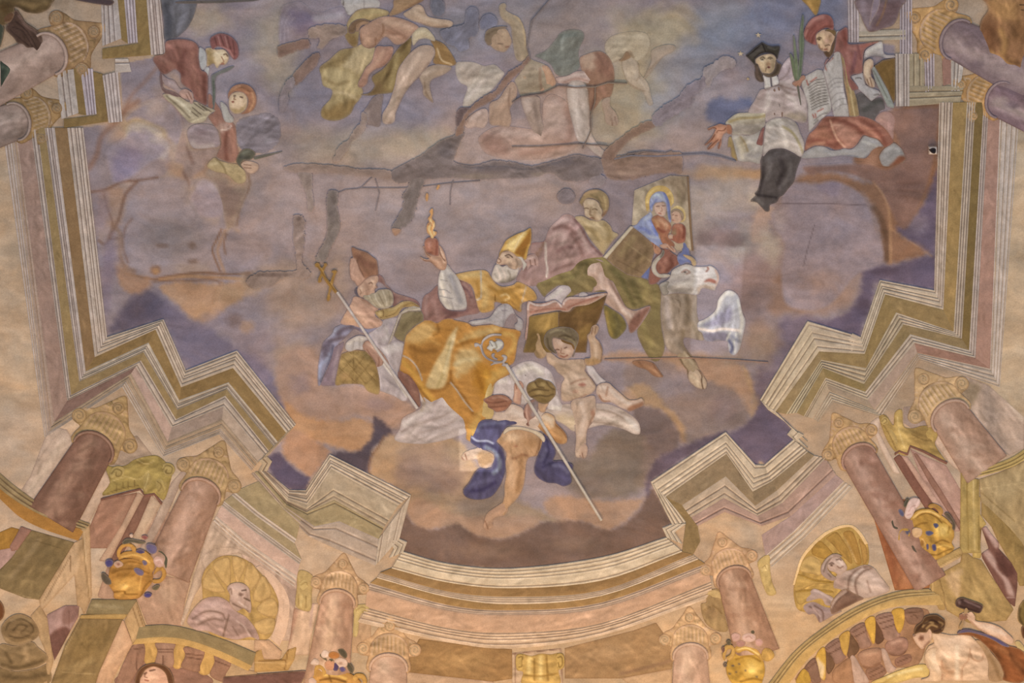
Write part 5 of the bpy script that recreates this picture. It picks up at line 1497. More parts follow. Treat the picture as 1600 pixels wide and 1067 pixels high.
read_scene_text("""
# upper left group
@ 140 130 4.48
T cloud | cloud | lilac grey rounded cloud with a cream rim at upper left below the writing figure | painted clouds
P puff 94868c 1 2 14 m=p o=0 w=7 : 100 520 130 440 200 400 240 360 260 290 330 260 430 290 510 330 530 380 560 410 570 470 540 530 460 550 400 590 340 640 280 680 200 710 150 700 130 620
f b0a08e .85 8 : 250 300 330 265 430 295 510 340 520 380 450 370 380 330 300 330 250 370
f 87798c .7 10 : 150 540 220 470 300 440 360 500 320 620 240 690 170 690
s a8988c .6 9 5 : 440 400 520 420 550 470 500 530
T cloud | cloud | big mauve cloud mass behind the writing figure's sheet at upper left | painted clouds
P puff 8f7f80 1 2 14 m=p o=0 w=7 : 240 240 300 180 380 120 480 90 560 110 620 180 650 260 660 320 640 420 600 440 540 380 520 330 430 290 330 255 260 280
f a08d84 .7 10 : 380 140 470 100 560 130 520 220 420 230
s 7a6258 .7 7 4 : 240 230 300 170 380 130 460 40
s a48e80 .7 10 5 : 320 160 390 120 440 70
P lower_puff 987f74 1 2 12 m=p o=0 w=7 : 660 300 700 440 740 460 860 440 910 480 880 520 830 570 800 620 740 660 720 720 690 760 670 700 630 640 640 580 580 560 600 440
s 775c50 .6 6 3 : 690 320 690 460 720 560
s 775c50 .6 6 3 : 640 600 680 680 690 750
P side_puff a08a88 1 2 12 m=p o=0 w=7 : 720 740 740 690 800 660 870 690 930 790 950 860 940 930 860 960 760 930 720 860 690 800
s b09a94 .6 9 5 : 750 720 810 690 870 740
T cloud | cloud | brown curling cloud edge hanging below the ginger haired figure's ochre hem | painted clouds
P puff 9a8270 1 2 12 m=p o=0 w=7 : 870 530 960 540 1060 580 1110 650 1110 750 1080 860 1020 980 960 1060 930 940 900 800 870 700 800 640
f b08c70 .8 9 : 960 620 1050 620 1090 690 1060 730 980 700
f 846a5e .8 9 : 880 680 980 720 1060 780 1020 920 960 980 920 840
s 775c50 .6 3 1.5 : 1110 700 1100 820 1040 960
@ 230 30 5.6
T person | person | figure in red cap and red robe bending over a scroll, writing with a quill
P robe 7c564c 10 6 16 : 160 200 240 178 330 178 410 200 450 250 450 330 470 440 510 460 530 500 530 650 520 750 480 740 410 700 400 660 380 620 300 560 290 480 240 440 170 480 120 470 90 420 50 360 70 320 150 300
s 9c7064 .8 9 5 : 180 230 280 210 380 230
s 643f38 .7 6 3 : 180 350 260 400 300 470
s a07668 .7 9 5 : 80 340 160 360 230 410
s 613e37 .7 7 4 : 330 280 300 380 310 480
s 8d6558 .7 8 4 : 400 300 400 440 440 560
s 5e3c35 .8 6 3 : 500 500 500 620 510 720
s 956a5c .6 6 3 : 440 600 470 680
P undersleeve 8f7c7a 6 4 8 t=1.6 : 120 480 180 520 240 540 290 610 380 630 310 680 270 650 200 600 150 570
s b09c96 .7 5 3 : 200 560 270 600 340 640
P cuff_shadow 6a5450 5 3 6 : 110 470 150 500 140 600 240 640 300 690 240 690 130 620
P collar a2a09e 7 3 6 t=1.4 : 455 250 510 280 520 340 520 410 480 445 450 370
P collar a2a09e 7 3 5 t=1.4 : 510 420 545 430 530 500 500 470
P hand a9897c 8 3 6 t=1.3 : 280 640 330 610 390 640 410 680 400 730 380 740 360 700 310 690
l 6a4c40 .8 1.3 : 360 640 390 700
l 6a4c40 .8 1.3 : 340 660 370 715
P quill a59a8c 9 2 2 t=1 : 350 470 365 472 390 560 405 640 410 690 400 690 392 640 375 560
P head b8a080 8 5 10 t=1.2 : 510 260 560 250 600 265 670 265 710 310 710 360 680 400 640 400 610 430 580 390 540 410 520 410 520 320
f d8c4a0 .85 4 : 580 300 640 270 690 300 690 350 650 380 610 400 585 350
f 7e6a48 .8 4 : 515 280 560 260 575 320 590 400 540 405 525 350
s 5a4436 .9 2 1 : 670 310 690 305 705 325
l 7a5442 .8 1.6 : 650 330 670 370 650 385
s 8a4e42 .8 2 1 : 640 398 670 390
> P cap 7a504c 10 5 9 t=1.2 : 548 180 570 150 640 125 720 145 780 200 800 270 795 330 760 355 720 310 690 270 620 240 575 265 555 230
s a2756e .8 3 1.5 : 600 255 660 245 720 280 750 330
s 5a3a36 .8 2 1 : 590 160 610 230
s 5a3a36 .8 2 1 : 640 140 670 230
s 5a3a36 .8 2 1 : 700 150 730 260
s 5a3a36 .8 2 1 : 750 190 765 310
s a07a72 .6 2 1 : 620 150 640 225
s a07a72 .6 2 1 : 680 150 705 245
@ 140 130 4.48
T scroll_sheet | book | open sheet with dark writing lines below the writing figure's hand
P sheet a4967e 6 3 8 t=1.5 : 510 80 560 76 640 100 690 130 750 130 810 160 880 190 860 205 830 230 800 270 710 280 650 230 590 160 540 120
s 6c604e .8 3 1.5 : 540 90 620 160 700 240
s c8bca4 .7 4 2 : 560 90 640 140 700 200
k 4e4238 .85 1.4 : 730 140 800 190
k 4e4238 .85 1.4 : 760 140 820 190
k 4e4238 .85 1.4 : 790 160 850 200
k 4e4238 .85 1.4 : 720 170 780 220
k 4e4238 .8 1.4 : 715 200 760 235
s c4b89c .8 2.4 1.2 : 710 275 780 245 830 235
T person | person | figure with round ginger hair and open mouth beside the writing figure
P robe 8c6658 3 6 14 : 830 80 850 80 880 130 920 190 940 250 1000 275 1025 320 1030 420 1045 500 1010 550 960 550 900 520 890 500 920 430 910 340 890 320 850 270 830 230 870 200 830 170
s 6e463a .7 6 3 : 960 320 950 420 960 530
s a87a66 .6 7 4 : 1000 330 1010 420 1010 500
f a88c7e .8 5 : 880 310 930 270 990 290 960 330 900 340
s c8b4a4 .7 2 1 : 920 330 970 320 990 300
P grey_cushion 8e7d7c 4 6 12 : 680 360 700 310 760 285 850 290 890 320 910 380 910 440 840 455 750 460 710 440
s ac9c94 .8 8 4 : 720 420 760 450 860 440
e 7c6a6a .8 : 780 340 60 40
P collar a09a92 7 3 6 t=1.4 : 915 130 960 160 980 210 1010 250 1000 275 950 270 930 220
P head b49c80 8 5 10 t=1.2 : 975 110 1000 70 1060 60 1100 90 1105 150 1080 200 1020 215 980 180
f cdb498 .8 4 : 985 110 1020 80 1060 90 1070 140 1030 170 990 160
s 4c382e .9 2 1 : 1010 90 1020 88
s 4c382e .9 2 1 : 1055 96 1070 100
e 6e3a30 .95 : 1003 130 12 9
l 7a5a46 .9 1.6 : 1015 100 1010 112 1022 114
f 8a7450 .7 4 : 990 180 1040 180 1090 160 1070 200 1020 215
> P hair 926850 10 5 9 t=1.2 : 970 110 970 70 1000 25 1060 5 1120 20 1160 70 1168 130 1150 180 1110 210 1060 215 1095 180 1110 120 1080 70 1020 60 985 85
s 6e4c38 .7 3 1.5 : 1010 40 1070 30 1120 60
s b08868 .7 3 1.5 : 1140 70 1150 130 1120 190
s b08868 .6 3 1.5 : 990 50 1050 20
P hand b49680 6 3 6 t=1.3 : 1060 570 1090 545 1140 550 1180 570 1175 610 1130 635 1090 610
l 6a4c3e .8 1.3 : 1080 570 1130 575
l 6a4c3e .8 1.3 : 1080 590 1130 595
P ochre_hem a5906c 4 3 8 : 820 580 870 520 910 540 980 560 1040 570 1090 620 1090 690 1030 700 960 640 880 620
s 7c6a4a .7 2.4 1.2 : 890 530 940 590 970 680
s c4b08c .6 4 2 : 850 570 890 560
T palm_branch | palm | dark green palm branch bundle held by the ginger haired figure's hand
P bundle 5a5648 5 5 10 t=1.6 : 1030 520 1060 475 1100 455 1145 470 1160 500 1130 535 1080 540 1060 570 1090 600 1070 600 1030 560
s 42403a .7 6 3 : 1060 520 1110 520
s 7c7866 .6 4 2 : 1070 490 1110 475
P frond 5c5a4e 5 2 3 t=1.2 : 1150 520 1200 505 1300 485 1360 475 1290 500 1220 520 1160 535
T grey_stain | plaster patch | rounded grey plaster patch with ragged edge right of the ginger haired figure
P stain 7c7276 1.5 1.5 6 m=p j=.6 o=.1 : 1020 300 1060 250 1130 230 1240 210 1320 250 1340 330 1330 400 1290 450 1230 490 1140 490 1060 460 1030 400
e 6a6266 .6 : 1160 330 70 50 1080 290 40 30
e 8c8488 .6 : 1250 400 40 30
T blue_sash | drapery | grey green hanging ribbon between the two upper left figures
@ 230 30 5.6
P ribbon 6a6a64 5 2 4 t=1.5 : 560 500 600 470 660 440 740 410 760 420 700 460 620 490 595 540 600 640 590 760 575 800 570 700 565 600
s 4e544a .8 3 1.5 : 580 540 582 660 578 780
@ 0 0 4.48
T dark_wing | wing | dark brown feathered wing tip over the upper left column
P feathers 48362e 14 3 8 : 40 200 70 130 110 70 140 100 180 160 240 200 285 240 298 290 280 350 250 375 230 340 190 335 160 310 120 300 100 270 70 240
s 6a544a .8 3 1.5 : 130 110 180 180 250 230 285 290
l 2e221e .8 1.6 : 90 190 160 220 230 330
l 2e221e .8 1.6 : 110 150 190 220 260 340
l 2e221e .7 1.6 : 70 210 130 260 200 320
T brown_figure_fragment | drapery | olive brown drapery fragment cut by the top left edge
P cloth 5c4a32 14 4 10 : -10 -10 350 -10 355 30 330 70 260 95 180 85 140 60 100 50 100 100 60 160 -10 170
s 7a6444 .7 8 4 : 160 30 250 40 320 20
s 3e3020 .7 7 4 : 60 40 120 50 190 70
e 46341f .7 : 30 60 40 50
P red_patch 5e4432 15 3 6 : 10 100 60 70 100 100 80 150 30 160 0 140
T green_drapery | drapery | dark bottle green cloth at the left edge between the upper left columns
P cloth 343a32 14 3 8 : -10 435 40 435 85 470 85 510 50 570 20 620 -10 635
s 525a4c .7 6 3 : 20 470 60 490 40 540
P cloth 3c3e34 14 3 6 : -10 165 25 190 20 250 5 310 -10 330
T slate_drape | drapery | slate grey shaded form beside the upper left cornice edge
P cloth 5e5c60 3 4 12 : 1128 -10 1250 -10 1370 0 1370 70 1330 170 1280 230 1220 270 1150 275 1145 140
s 46464c .8 10 5 : 1160 40 1180 140 1180 240
s 76747c .6 10 5 : 1280 20 1290 110 1240 210
T dark_feather | wing | thin dark feather crossing the top edge above the upper left cornice
P feather 463a3c 14 2 4 t=1.4 : 510 -8 720 -8 780 0 797 18 770 38 700 32 600 16
T dark_rod | rod | long thin dark rod along the top edge right of the slate grey form
@ 0 0 4
P rod 544e48 8 2 3 t=1.3 : 1120 8 1350 2 1600 -6 1600 6 1480 14 1350 20 1120 22
# flying figure in ochre
@ 420 0 4.48
T mauve_wing | wing | faded mauve feathered wing left of the flying ochre figure
P wing 84767a 1.5 4 14 m=p o=0 w=5 : 70 350 60 250 65 140 90 50 150 20 220 10 270 40 310 75 380 85 440 60 520 50 550 110 540 180 460 170 400 180 300 200 270 270 180 310 90 340
f 6e6272 .8 10 : 150 90 230 70 300 110 320 170 250 230 190 210 160 150
l 9a8c90 .6 1.4 : 80 300 90 160 140 60 200 30
l 9a8c90 .6 1.4 : 110 290 110 180 160 90
l 9a8c90 .5 1.4 : 140 270 140 180 180 120
s a49a9c .7 10 5 : 330 130 420 120 510 110
O .95
T person | person | flying figure in swirling ochre cloth with bare legs at upper centre left
P ochre_cloth 8f7b58 3 5 14 : 530 240 545 170 570 120 620 70 700 55 780 60 840 80 830 110 760 130 700 150 660 160 640 180 630 260 620 320 590 330 550 290
f a8966c .8 6 : 580 120 660 75 780 70 810 95 720 110 640 130 580 190
f 6e5838 .9 5 : 545 240 590 240 625 280 620 320 590 330 555 300
P ochre_swirl 94815c 3 5 16 : 355 470 420 420 500 350 580 335 620 320 680 300 750 340 740 400 690 470 640 560 660 640 640 690 600 740 570 800 500 840 430 845 370 820 370 760 430 690 440 630 380 600 365 530
f b29f7c .85 5 : 600 340 690 310 750 345 720 420 660 490 620 520 560 480 520 460 560 400
f 7a6644 .85 5 : 365 475 430 430 520 360 590 345 530 430 450 475 380 495
f a4926c .9 5 : 370 500 450 480 560 500 610 550 640 650 600 680 560 640 450 630 390 600
s 7f6c4a .7 5 3 : 390 550 470 590 560 570
f 7c6540 .9 6 : 380 770 460 740 560 700 630 680 600 750 530 820 440 840 380 820
s b8a480 .7 5 3 : 440 650 530 650 610 690
P ochre_skirt 7c6844 4 5 14 : 640 660 700 650 740 600 720 540 800 480 860 400 920 320 990 260 1000 300 980 400 920 460 900 560 880 640 780 660 700 670
s 5e4c30 .8 6 3 : 960 300 880 420 820 540 740 640
s 96845c .7 7 4 : 900 380 880 500 850 610
f 6a5438 .7 5 : 720 600 780 580 800 640 740 670 700 650
P pale_wrap b0a084 5 4 8 : 1000 250 1020 210 1060 190 1110 200 1160 260 1160 290 1100 270 1050 280 1010 320
s ccbc9c .7 5 3 : 1030 240 1080 220 1120 240
P ochre_tail 866842 4 4 8 : 1130 280 1170 280 1240 320 1310 430 1290 460 1220 460 1150 440 1160 380 1150 320
s c0a884 .8 2.4 1.2 : 1180 340 1210 420 1280 450
P torso 9c7c68 5 6 14 : 640 200 700 160 780 120 860 115 960 140 1050 190 1000 250 960 290 930 310 880 310 840 270 810 260 770 300 740 330 690 340 650 310 635 250
s 74543f .8 3 1.5 : 640 240 650 310 690 340 740 320 750 270
s 74543f .7 3 1.5 : 800 170 800 230 760 290
s b89a82 .7 9 5 : 820 150 920 170 990 200
s 825f4c .6 7 4 : 840 220 920 240 960 270
e b8957c .7 : 690 280 30 40
P upper_arm 9a7664 6 5 10 : 750 330 810 325 870 330 860 400 810 460 740 490 700 530 690 580 660 610 630 610 625 580 650 530 680 470 720 430
s bb967e .7 6 3 : 800 360 760 430 690 500
l 6a4a3a .8 1.6 : 630 600 670 600
s 7a5644 .6 3 1.5 : 860 380 820 440 740 500
P leg a58e7c 6 6 12 : 990 370 1060 320 1140 320 1165 370 1130 440 1060 530 1000 590 950 660 920 720 890 790 880 850 840 870 800 860 795 800 840 720 880 600 900 500 940 430
s c4ac98 .7 7 4 : 1060 380 980 500 900 640 850 800
s 7c6454 .7 3 1.5 : 1120 440 1020 580 940 680 890 800
l 7c6454 .6 1.4 : 810 850 850 855
P leg 968270 5 5 10 : 1050 530 1090 480 1180 450 1280 470 1230 520 1140 560 1130 620 1150 700 1150 720 1120 700 1080 660 1075 600
s b49e8a .6 5 3 : 1080 520 1160 490
s 74604e .7 3 1.5 : 1090 580 1100 650 1140 710
P shadowed_foot 7c6c66 4 4 8 : 650 800 690 740 730 680 800 660 790 760 780 880 720 880 660 860
s 9c8c82 .5 5 3 : 690 780 680 850
P head 8c7058 7 5 10 t=1.4 : 590 170 610 145 660 130 705 150 690 170 650 180 625 220 605 215
> P hair 6c5540 8 3 6 t=1.4 : 560 190 590 150 640 132 710 150 660 160 620 185 600 230 560 230
T person | person | reaching arm and shoulder at the top edge beside the flying ochre figure
P arm a68e78 5 5 10 : 940 100 980 70 1040 30 1080 50 1110 110 1180 130 1260 140 1290 160 1270 190 1180 195 1100 180 1050 160 990 140
s c4ac94 .6 7 4 : 1020 70 1070 120 1170 150
s 7c6250 .7 3 1.5 : 1060 160 1140 190 1250 185
P thigh 8c7054 4 4 10 : 840 110 870 50 890 -8 1085 -8 1020 40 960 70 900 100
s 6a4e38 .7 3 1.5 : 950 70 1020 30 1080 0
P white_wing a59f9a 2 4 10 : 515 -8 750 -8 775 50 700 55 620 75 560 110 530 60
l 4e4440 .8 1.6 : 518 -5 530 60 560 110
k 7a726e .6 1.4 : 665 0 668 50
# faint kneeling and seated figures
O .8
@ 690 0 4.48
T person | person | faint kneeling figure with a raised arm and curly hair at upper centre
P pink_robe a78a7c 2 6 16 : 260 960 340 900 430 880 540 890 640 900 700 860 710 720 760 660 830 680 880 720 910 800 960 900 960 1000 900 1060 780 1100 600 1120 440 1110 320 1080 270 1020
f b0988a .8 10 : 720 740 800 700 850 780 840 880 740 920
f 8c6a5c .8 8 : 265 960 330 930 420 970 480 1060 380 1080 290 1030
s 8a6858 .7 9 5 : 880 760 900 880 890 1000
s c0a494 .7 10 5 : 440 930 560 930 680 960
s 946f60 .6 9 5 : 560 1070 700 1060 860 1000
P mantle b0a494 2 4 12 m=p : 100 440 160 430 230 435 300 460 370 450 420 490 440 520 380 600 320 660 260 690 200 740 150 750 155 690 180 610 130 580 100 520
f ac9a88 .7 6 : 110 450 230 440 280 470 220 560 160 590
s cdc4b8 .6 6 3 : 340 530 260 600 180 690
P torso 95866e 3 5 14 : 540 520 580 460 610 400 640 420 720 450 760 490 790 560 800 600 760 640 700 650 620 660 560 680 520 590 510 560
s b09c84 .7 8 4 : 560 530 620 470 700 480
e a07c5c .8 : 582 542 14 10
s 745f4c .6 3 1.5 : 560 650 640 660 710 640
s 7c5f4a .7 4 2 : 690 480 690 560 700 640
e 80705a .7 : 640 600 60 40
P side_arm b0886a 4 4 8 : 690 470 740 460 780 520 800 590 740 620 690 640 700 560
s c49c7a .6 5 3 : 720 480 760 540
P raised_arm 98866c 4 5 9 : 400 60 410 30 440 20 455 40 450 70 500 100 540 120 570 170 590 240 595 320 610 390 560 430 520 410 500 320 490 240 480 180 420 130
s b49a70 .8 3 1.5 : 510 110 560 160 580 240 590 320
s 7c6c58 .6 5 3 : 500 200 510 300 540 390
P forearm b09686 5 5 9 : 160 860 200 810 260 770 310 760 330 800 320 860 290 896 240 890 180 896
s ceb4a4 .7 6 3 : 200 830 260 790
s 7c5e4c .7 2.4 1.2 : 170 870 210 800 270 760
P thigh a88a72 4 5 10 : 330 790 340 720 400 690 460 600 500 570 530 620 520 690 480 760 490 830 470 890 400 880 340 870
s c4a68c .6 7 4 : 380 740 450 680 490 620
s 7c604c .7 3 1.5 : 480 620 470 700 480 800
P leg 9c8778 4 6 12 : 560 680 640 670 690 690 690 780 720 900 740 1000 720 1060 680 1060 670 980 620 880 570 760
f b8a496 .8 5 : 570 690 610 690 620 760 590 780
s 7a685c .7 6 3 : 650 720 670 850 700 1000
P head a08468 5 5 10 t=1.3 : 310 270 330 220 390 190 450 200 480 250 490 300 450 360 400 360 350 330
f b89c7c .7 4 : 420 210 450 220 460 270 430 270
s 5a4636 .8 2 1 : 395 305 425 308
s 6a4032 .8 2 1 : 450 330 470 325
> P hair 746048 7 4 7 t=1.3 : 300 270 310 220 350 195 420 185 460 190 440 200 400 210 420 250 380 260 350 310 330 320 310 300
s 58462f .6 3 1.5 : 320 240 380 210 410 230
T person | person | faint seated figure in rust and rose drapery, one bare leg forward
P rust_drape 85614e 3 5 14 : 965 410 1010 380 1080 358 1130 365 1180 410 1210 500 1205 600 1180 680 1120 700 1080 750 1045 780 1030 740 1020 620 1000 560 980 500
f ac907a .9 6 : 970 400 1060 370 1085 420 1080 480 1000 490 975 460
f 775142 .8 7 : 1090 380 1150 390 1200 500 1180 560 1120 520 1080 450
s 68463a .7 4 2 : 1075 600 1070 680 1050 770
s a27462 .6 7 4 : 1120 600 1140 660
P rose_sash b2988e 4 4 10 : 800 545 880 530 940 500 1000 500 1060 540 1150 575 1140 595 1060 590 980 575 900 580 830 590 810 570
s d0b8a8 .8 4 2 : 830 560 920 530 1000 520 1100 570
s 8a6a5c .7 2.4 1.2 : 850 580 940 550 1040 570 1140 590
P leg ac9c90 5 6 14 : 875 640 885 590 920 562 980 570 1020 620 1030 720 1040 800 1040 890 1060 960 1120 1040 1180 1080 1210 1120 1170 1130 1080 1080 1000 1010 950 980 920 880 890 760
s cabcb0 .8 9 5 : 920 600 930 740 960 880
s 7c685e .7 4 2 : 1020 640 1035 760 1040 880
s c0a494 .6 6 3 : 1050 980 1110 1050
P arm 9c8474 5 5 9 : 1120 710 1180 680 1180 740 1220 790 1240 850 1225 880 1190 880 1150 860 1140 800
l 644a3e .8 1.5 : 1190 830 1195 880
l 644a3e .8 1.5 : 1215 820 1220 870
P green_shade 6c6f66 1.5 3 14 m=p : 800 270 830 230 900 205 980 215 1000 260 970 330 960 380 970 460 930 510 860 535 800 520 760 450 690 410 650 390 730 350
s 58605a .6 7 4 : 840 250 930 240
P faint_torso a99a84 2 4 14 m=p : 1140 320 1180 260 1260 230 1360 220 1440 240 1460 320 1420 400 1340 440 1280 400 1200 440 1160 400
s 7c6450 .7 4 2 : 1220 440 1280 410 1310 360 1340 400
T person | cherub | faint small child figure tumbling head down at upper centre right
@ 800 0 4
P body a39280 4 5 12 : 690 380 740 355 790 400 800 460 850 520 870 600 882 650 850 655 820 580 760 550 720 510 695 450
e c6b29a .7 : 740 450 36 50
s 7a6450 .7 2.4 1.2 : 690 440 720 510 800 560 830 570
s 7a6450 .7 2.4 1.2 : 790 400 800 470 780 500
P leg 9a8878 4 4 8 : 870 320 920 290 980 278 1022 290 1010 320 940 360 880 440 820 500 850 430 870 380
s 7a6450 .6 2.4 1.2 : 800 500 870 420 940 360
P hair 7a5e48 6 3 6 t=1.5 : 670 380 690 360 715 320 740 340 740 360 700 380
O 1
# priest with biretta
@ 1100 160 9.975
T person | person | figure in black biretta and white surplice with open hand, dark cassock trailing
P alb 9f968c 3 5 14 : 430 510 540 500 700 510 860 440 940 400 960 660 920 780 880 900 860 960 720 930 560 920 500 860 470 780
f a89674 .7 7 : 540 560 640 620 660 760 600 760 550 660
s 8a7452 .7 3 1.5 : 570 540 640 640 680 760
s c0b29c .7 5 3 : 500 560 560 700 600 860
s 8c8480 .7 6 3 : 700 820 800 840 860 800
s bcb0a0 .6 6 3 : 700 600 780 680
P fringe 8e7852 5 3 4 t=1.4 : 380 560 420 530 460 640 490 760 520 880 510 915 480 880 430 840 410 700 370 700
P cassock 4f4744 4 6 14 : 880 1000 890 880 960 790 1040 730 1160 715 1260 730 1400 800 1510 850 1480 960 1440 1080 1400 1240 1320 1340 1240 1440 1180 1480 1130 1560 1030 1600 1020 1690 960 1700 900 1640 820 1560 720 1540 800 1460 790 1420 840 1360 880 1180
s 6c6460 .7 7 4 : 1000 860 1020 1000 980 1180
s 332c2c .7 8 4 : 1200 900 1240 1060 1160 1260
s 332c2c .7 6 3 : 920 1020 900 1200 860 1380
s 6a625e .6 6 3 : 1340 960 1320 1120 1240 1280
s 2e2828 .8 4 2 : 820 1440 960 1460 1120 1480
s 746c66 .6 5 3 : 820 1500 900 1580
P surplice a69a90 6 6 16 : 960 340 1000 290 1100 245 1200 235 1300 240 1400 290 1460 360 1500 480 1560 620 1560 760 1510 850 1400 790 1260 725 1150 715 1040 735 980 780 920 840 920 700 940 520
s c8beb2 .8 9 5 : 1020 340 1120 290 1200 300
s 8a7c58 .8 4 2 : 1230 380 1340 440 1430 540 1500 680 1540 790
s 8c8278 .7 4 2 : 1400 300 1460 420 1520 540
e 8e857e .7 : 1080 540 100 110
s c8bcb0 .7 7 4 : 1200 400 1260 540 1280 680
s b8aaa0 .6 6 3 : 1360 540 1440 680 1500 800
P wide_sleeve a49a88 5 5 12 : 330 330 420 230 520 170 640 160 760 150 880 140 1000 60 1060 -40 1060 100 1000 200 960 280 960 340 900 420 760 500 600 505 430 500 440 400
f b4a88e .9 5 : 340 320 430 230 530 175 700 160 860 170 960 110 900 210 740 230 560 240 420 280
f 877d74 .9 6 : 440 360 600 330 800 330 950 310 880 420 740 490 440 490
s 8c7850 .8 4 2 : 400 300 560 250 740 240 940 210 1040 100
s 7c7060 .7 5 3 : 640 320 800 310 960 280
P red_tassel 7c524a 8 3 5 t=1.3 : 815 640 850 540 880 460 910 400 945 390 930 500 915 660 860 665
s a07468 .7 2.4 1.2 : 860 560 900 460
P wrist 94664f 8 3 6 t=1.3 : 340 350 400 345 430 380 435 480 390 495 350 470 330 420
P hand a2745c 9 5 8 t=1.1 : 55 420 80 395 170 365 240 335 300 345 350 360 370 420 340 480 310 490 280 560 275 640 245 720 220 725 215 690 240 610 200 640 150 700 70 740 50 725 70 690 130 620 100 630 20 675 15 655 60 610 120 540 160 470 180 420 130 410 85 435
f b88c74 .8 4 : 190 440 240 410 300 410 320 460 270 540 220 580 180 520
l 5a3426 .9 1.4 : 70 430 150 395 190 410
l 5a3426 .9 1.4 : 20 668 110 590 170 500
l 5a3426 .9 1.4 : 60 730 150 640 220 580
l 5a3426 .9 1.4 : 225 715 250 620 260 580
l 5a3426 .8 1.4 : 200 470 220 440 300 440 340 400
@ 1100 60 9.975
P mozzetta a4948e 5 5 14 : 720 1067 780 980 830 880 880 800 960 780 1050 740 1150 730 1180 640 1240 600 1300 560 1400 540 1440 600 1450 700 1500 760 1560 860 1600 980 1600 1300 1400 1290 1300 1240 1200 1235 1100 1245 1000 1290 960 1300 900 1200 700 1180
f 8f7a72 .7 7 : 750 1060 840 900 920 800 980 800 960 900 880 1000 820 1100
s c0b2a8 .8 7 4 : 1000 860 1000 1000 960 1120
s 7c6860 .8 3 1.5 : 960 800 1050 750 1160 720 1260 760 1400 800 1480 800
s 7c6860 .6 4 2 : 1200 760 1320 860 1460 880
s bcaea4 .7 8 4 : 1300 900 1400 960 1450 1080
s 8c7c76 .6 7 4 : 1240 860 1260 1000 1240 1140
f 8c7e6c .8 6 : 1240 1180 1400 1170 1560 1180 1600 1280 1400 1270 1280 1230
P shoulder_cape a08f90 5 4 10 : 1160 560 1200 460 1260 360 1330 290 1390 320 1400 460 1420 600 1440 700 1300 700 1200 680 1150 620
s 746460 .8 2.4 1.2 : 1190 640 1280 580 1340 460
s bcacaa .6 6 3 : 1260 420 1320 360
s 76645c .7 3 1.5 : 1180 670 1300 690 1400 690
P chain 7c604c 8 2 3 t=1 : 1080 800 1110 790 1130 900 1160 960 1170 860 1150 770 1180 770 1195 900 1190 960 1210 1010 1230 1070 1230 1200 1210 1220 1200 1100 1170 1150 1140 1100 1130 1000 1110 940 1100 1060 1110 1180 1090 1180 1080 1000 1095 880
e 3e3836 .9 : 1170 1030 20 30
P collar bab2aa 9 3 5 t=1.2 : 915 570 960 590 1040 610 1050 620 1060 750 1050 760 1040 600 1130 575 1170 700 1090 745 1060 755 950 790 940 680
f bab2aa 1 1.5 : 920 580 1035 612 1040 745 950 785
f bab2aa 1 1.5 : 1045 620 1125 580 1165 700 1070 745
s 5e544e .9 2 1 : 1040 610 1048 700 1060 755
l 6a5e58 .8 1.4 : 940 790 1050 755 1170 710
P head ab9478 9 5 10 t=1 : 800 330 860 280 940 250 1040 240 1100 270 1130 330 1120 420 1110 500 1080 560 1020 590 950 570 890 520 850 440 810 400
f c4ac8c .8 4 : 860 330 930 270 1000 260 990 340 960 420 900 480 870 420
e 463c32 .9 : 910 330 30 22
s 4c3e30 .8 2 1 : 880 310 915 290 945 310
e cbb8a0 .7 : 905 352 30 14
s 4c3e30 .8 2 1 : 1000 310 1030 295 1065 310
e 4e4236 .8 : 1035 318 24 16
f 8e6c54 .8 3 : 970 400 1000 370 1040 400 1020 425 985 425
e 5c3430 .95 : 1010 450 34 20
l 6a5444 .8 1.4 : 970 460 960 510
s 7a6a54 .7 6 3 : 1080 340 1080 440 1060 520
> P hair 463a30 10 3 6 t=1.1 : 790 400 840 400 860 470 900 540 920 600 935 670 870 680 810 630 790 540 800 480
s 66544a .7 4 2 : 830 450 830 560 880 650
> P beard 5a4c3e 11 3 6 t=1.1 : 1120 330 1150 380 1210 410 1190 490 1160 560 1080 600 1000 605 940 580 900 540 960 545 1040 540 1090 490 1110 420
s 3c322a .7 4 2 : 1150 420 1140 500 1060 580
> P biretta 34302a 12 4 8 t=1.2 : 655 270 720 210 800 140 870 90 910 65 960 90 1050 125 1170 120 1185 160 1160 260 1140 330 1110 280 1060 245 980 225 900 240 840 280 800 330 800 420 740 360 690 310
f 4c4640 .9 5 : 690 260 800 150 900 90 950 200 880 230 800 280 740 310
l 1e1a18 .9 2 : 660 275 780 190 900 75
l 1e1a18 .8 2 : 910 80 960 210
s 1e1a18 .8 3 1.5 : 800 300 880 235 980 215 1080 240 1130 300
s 5a544c .6 3 1.5 : 1000 140 1100 170 1160 150
@ 800 0 4
T star | star | small golden star nearest the top above the black biretta | gold stars round the biretta
Q rays cdb690 5 2 3 t=1 : 1538 198 1544 212 1560 214 1548 222 1552 238 1540 228 1528 236 1532 222 1520 214 1534 212
T star | star | small golden star left of the black biretta | gold stars round the biretta
Q rays cdb690 5 2 3 t=1 : 1428 314 1434 328 1450 330 1438 338 1442 354 1430 344 1416 352 1420 338 1408 330 1424 328
T star | star | small golden star between the black biretta and the palm frond | gold stars round the biretta
Q rays c8aa80 5 2 3 t=1 : 1886 226 1890 238 1904 242 1892 248 1894 262 1884 252 1872 256 1876 246 1868 236 1880 236
T star | star | faint golden star below left of the biretta beside the dark hair | gold stars round the biretta
Q rays b89c70 5 2 3 t=1 : 1474 480 1480 490 1486 492 1480 498 1476 504 1470 498 1464 494 1470 488
# cardinal with book
@ 1240 20 8.889
T person | person | figure in red cap and mantle with pointed beard leaning over a large open book
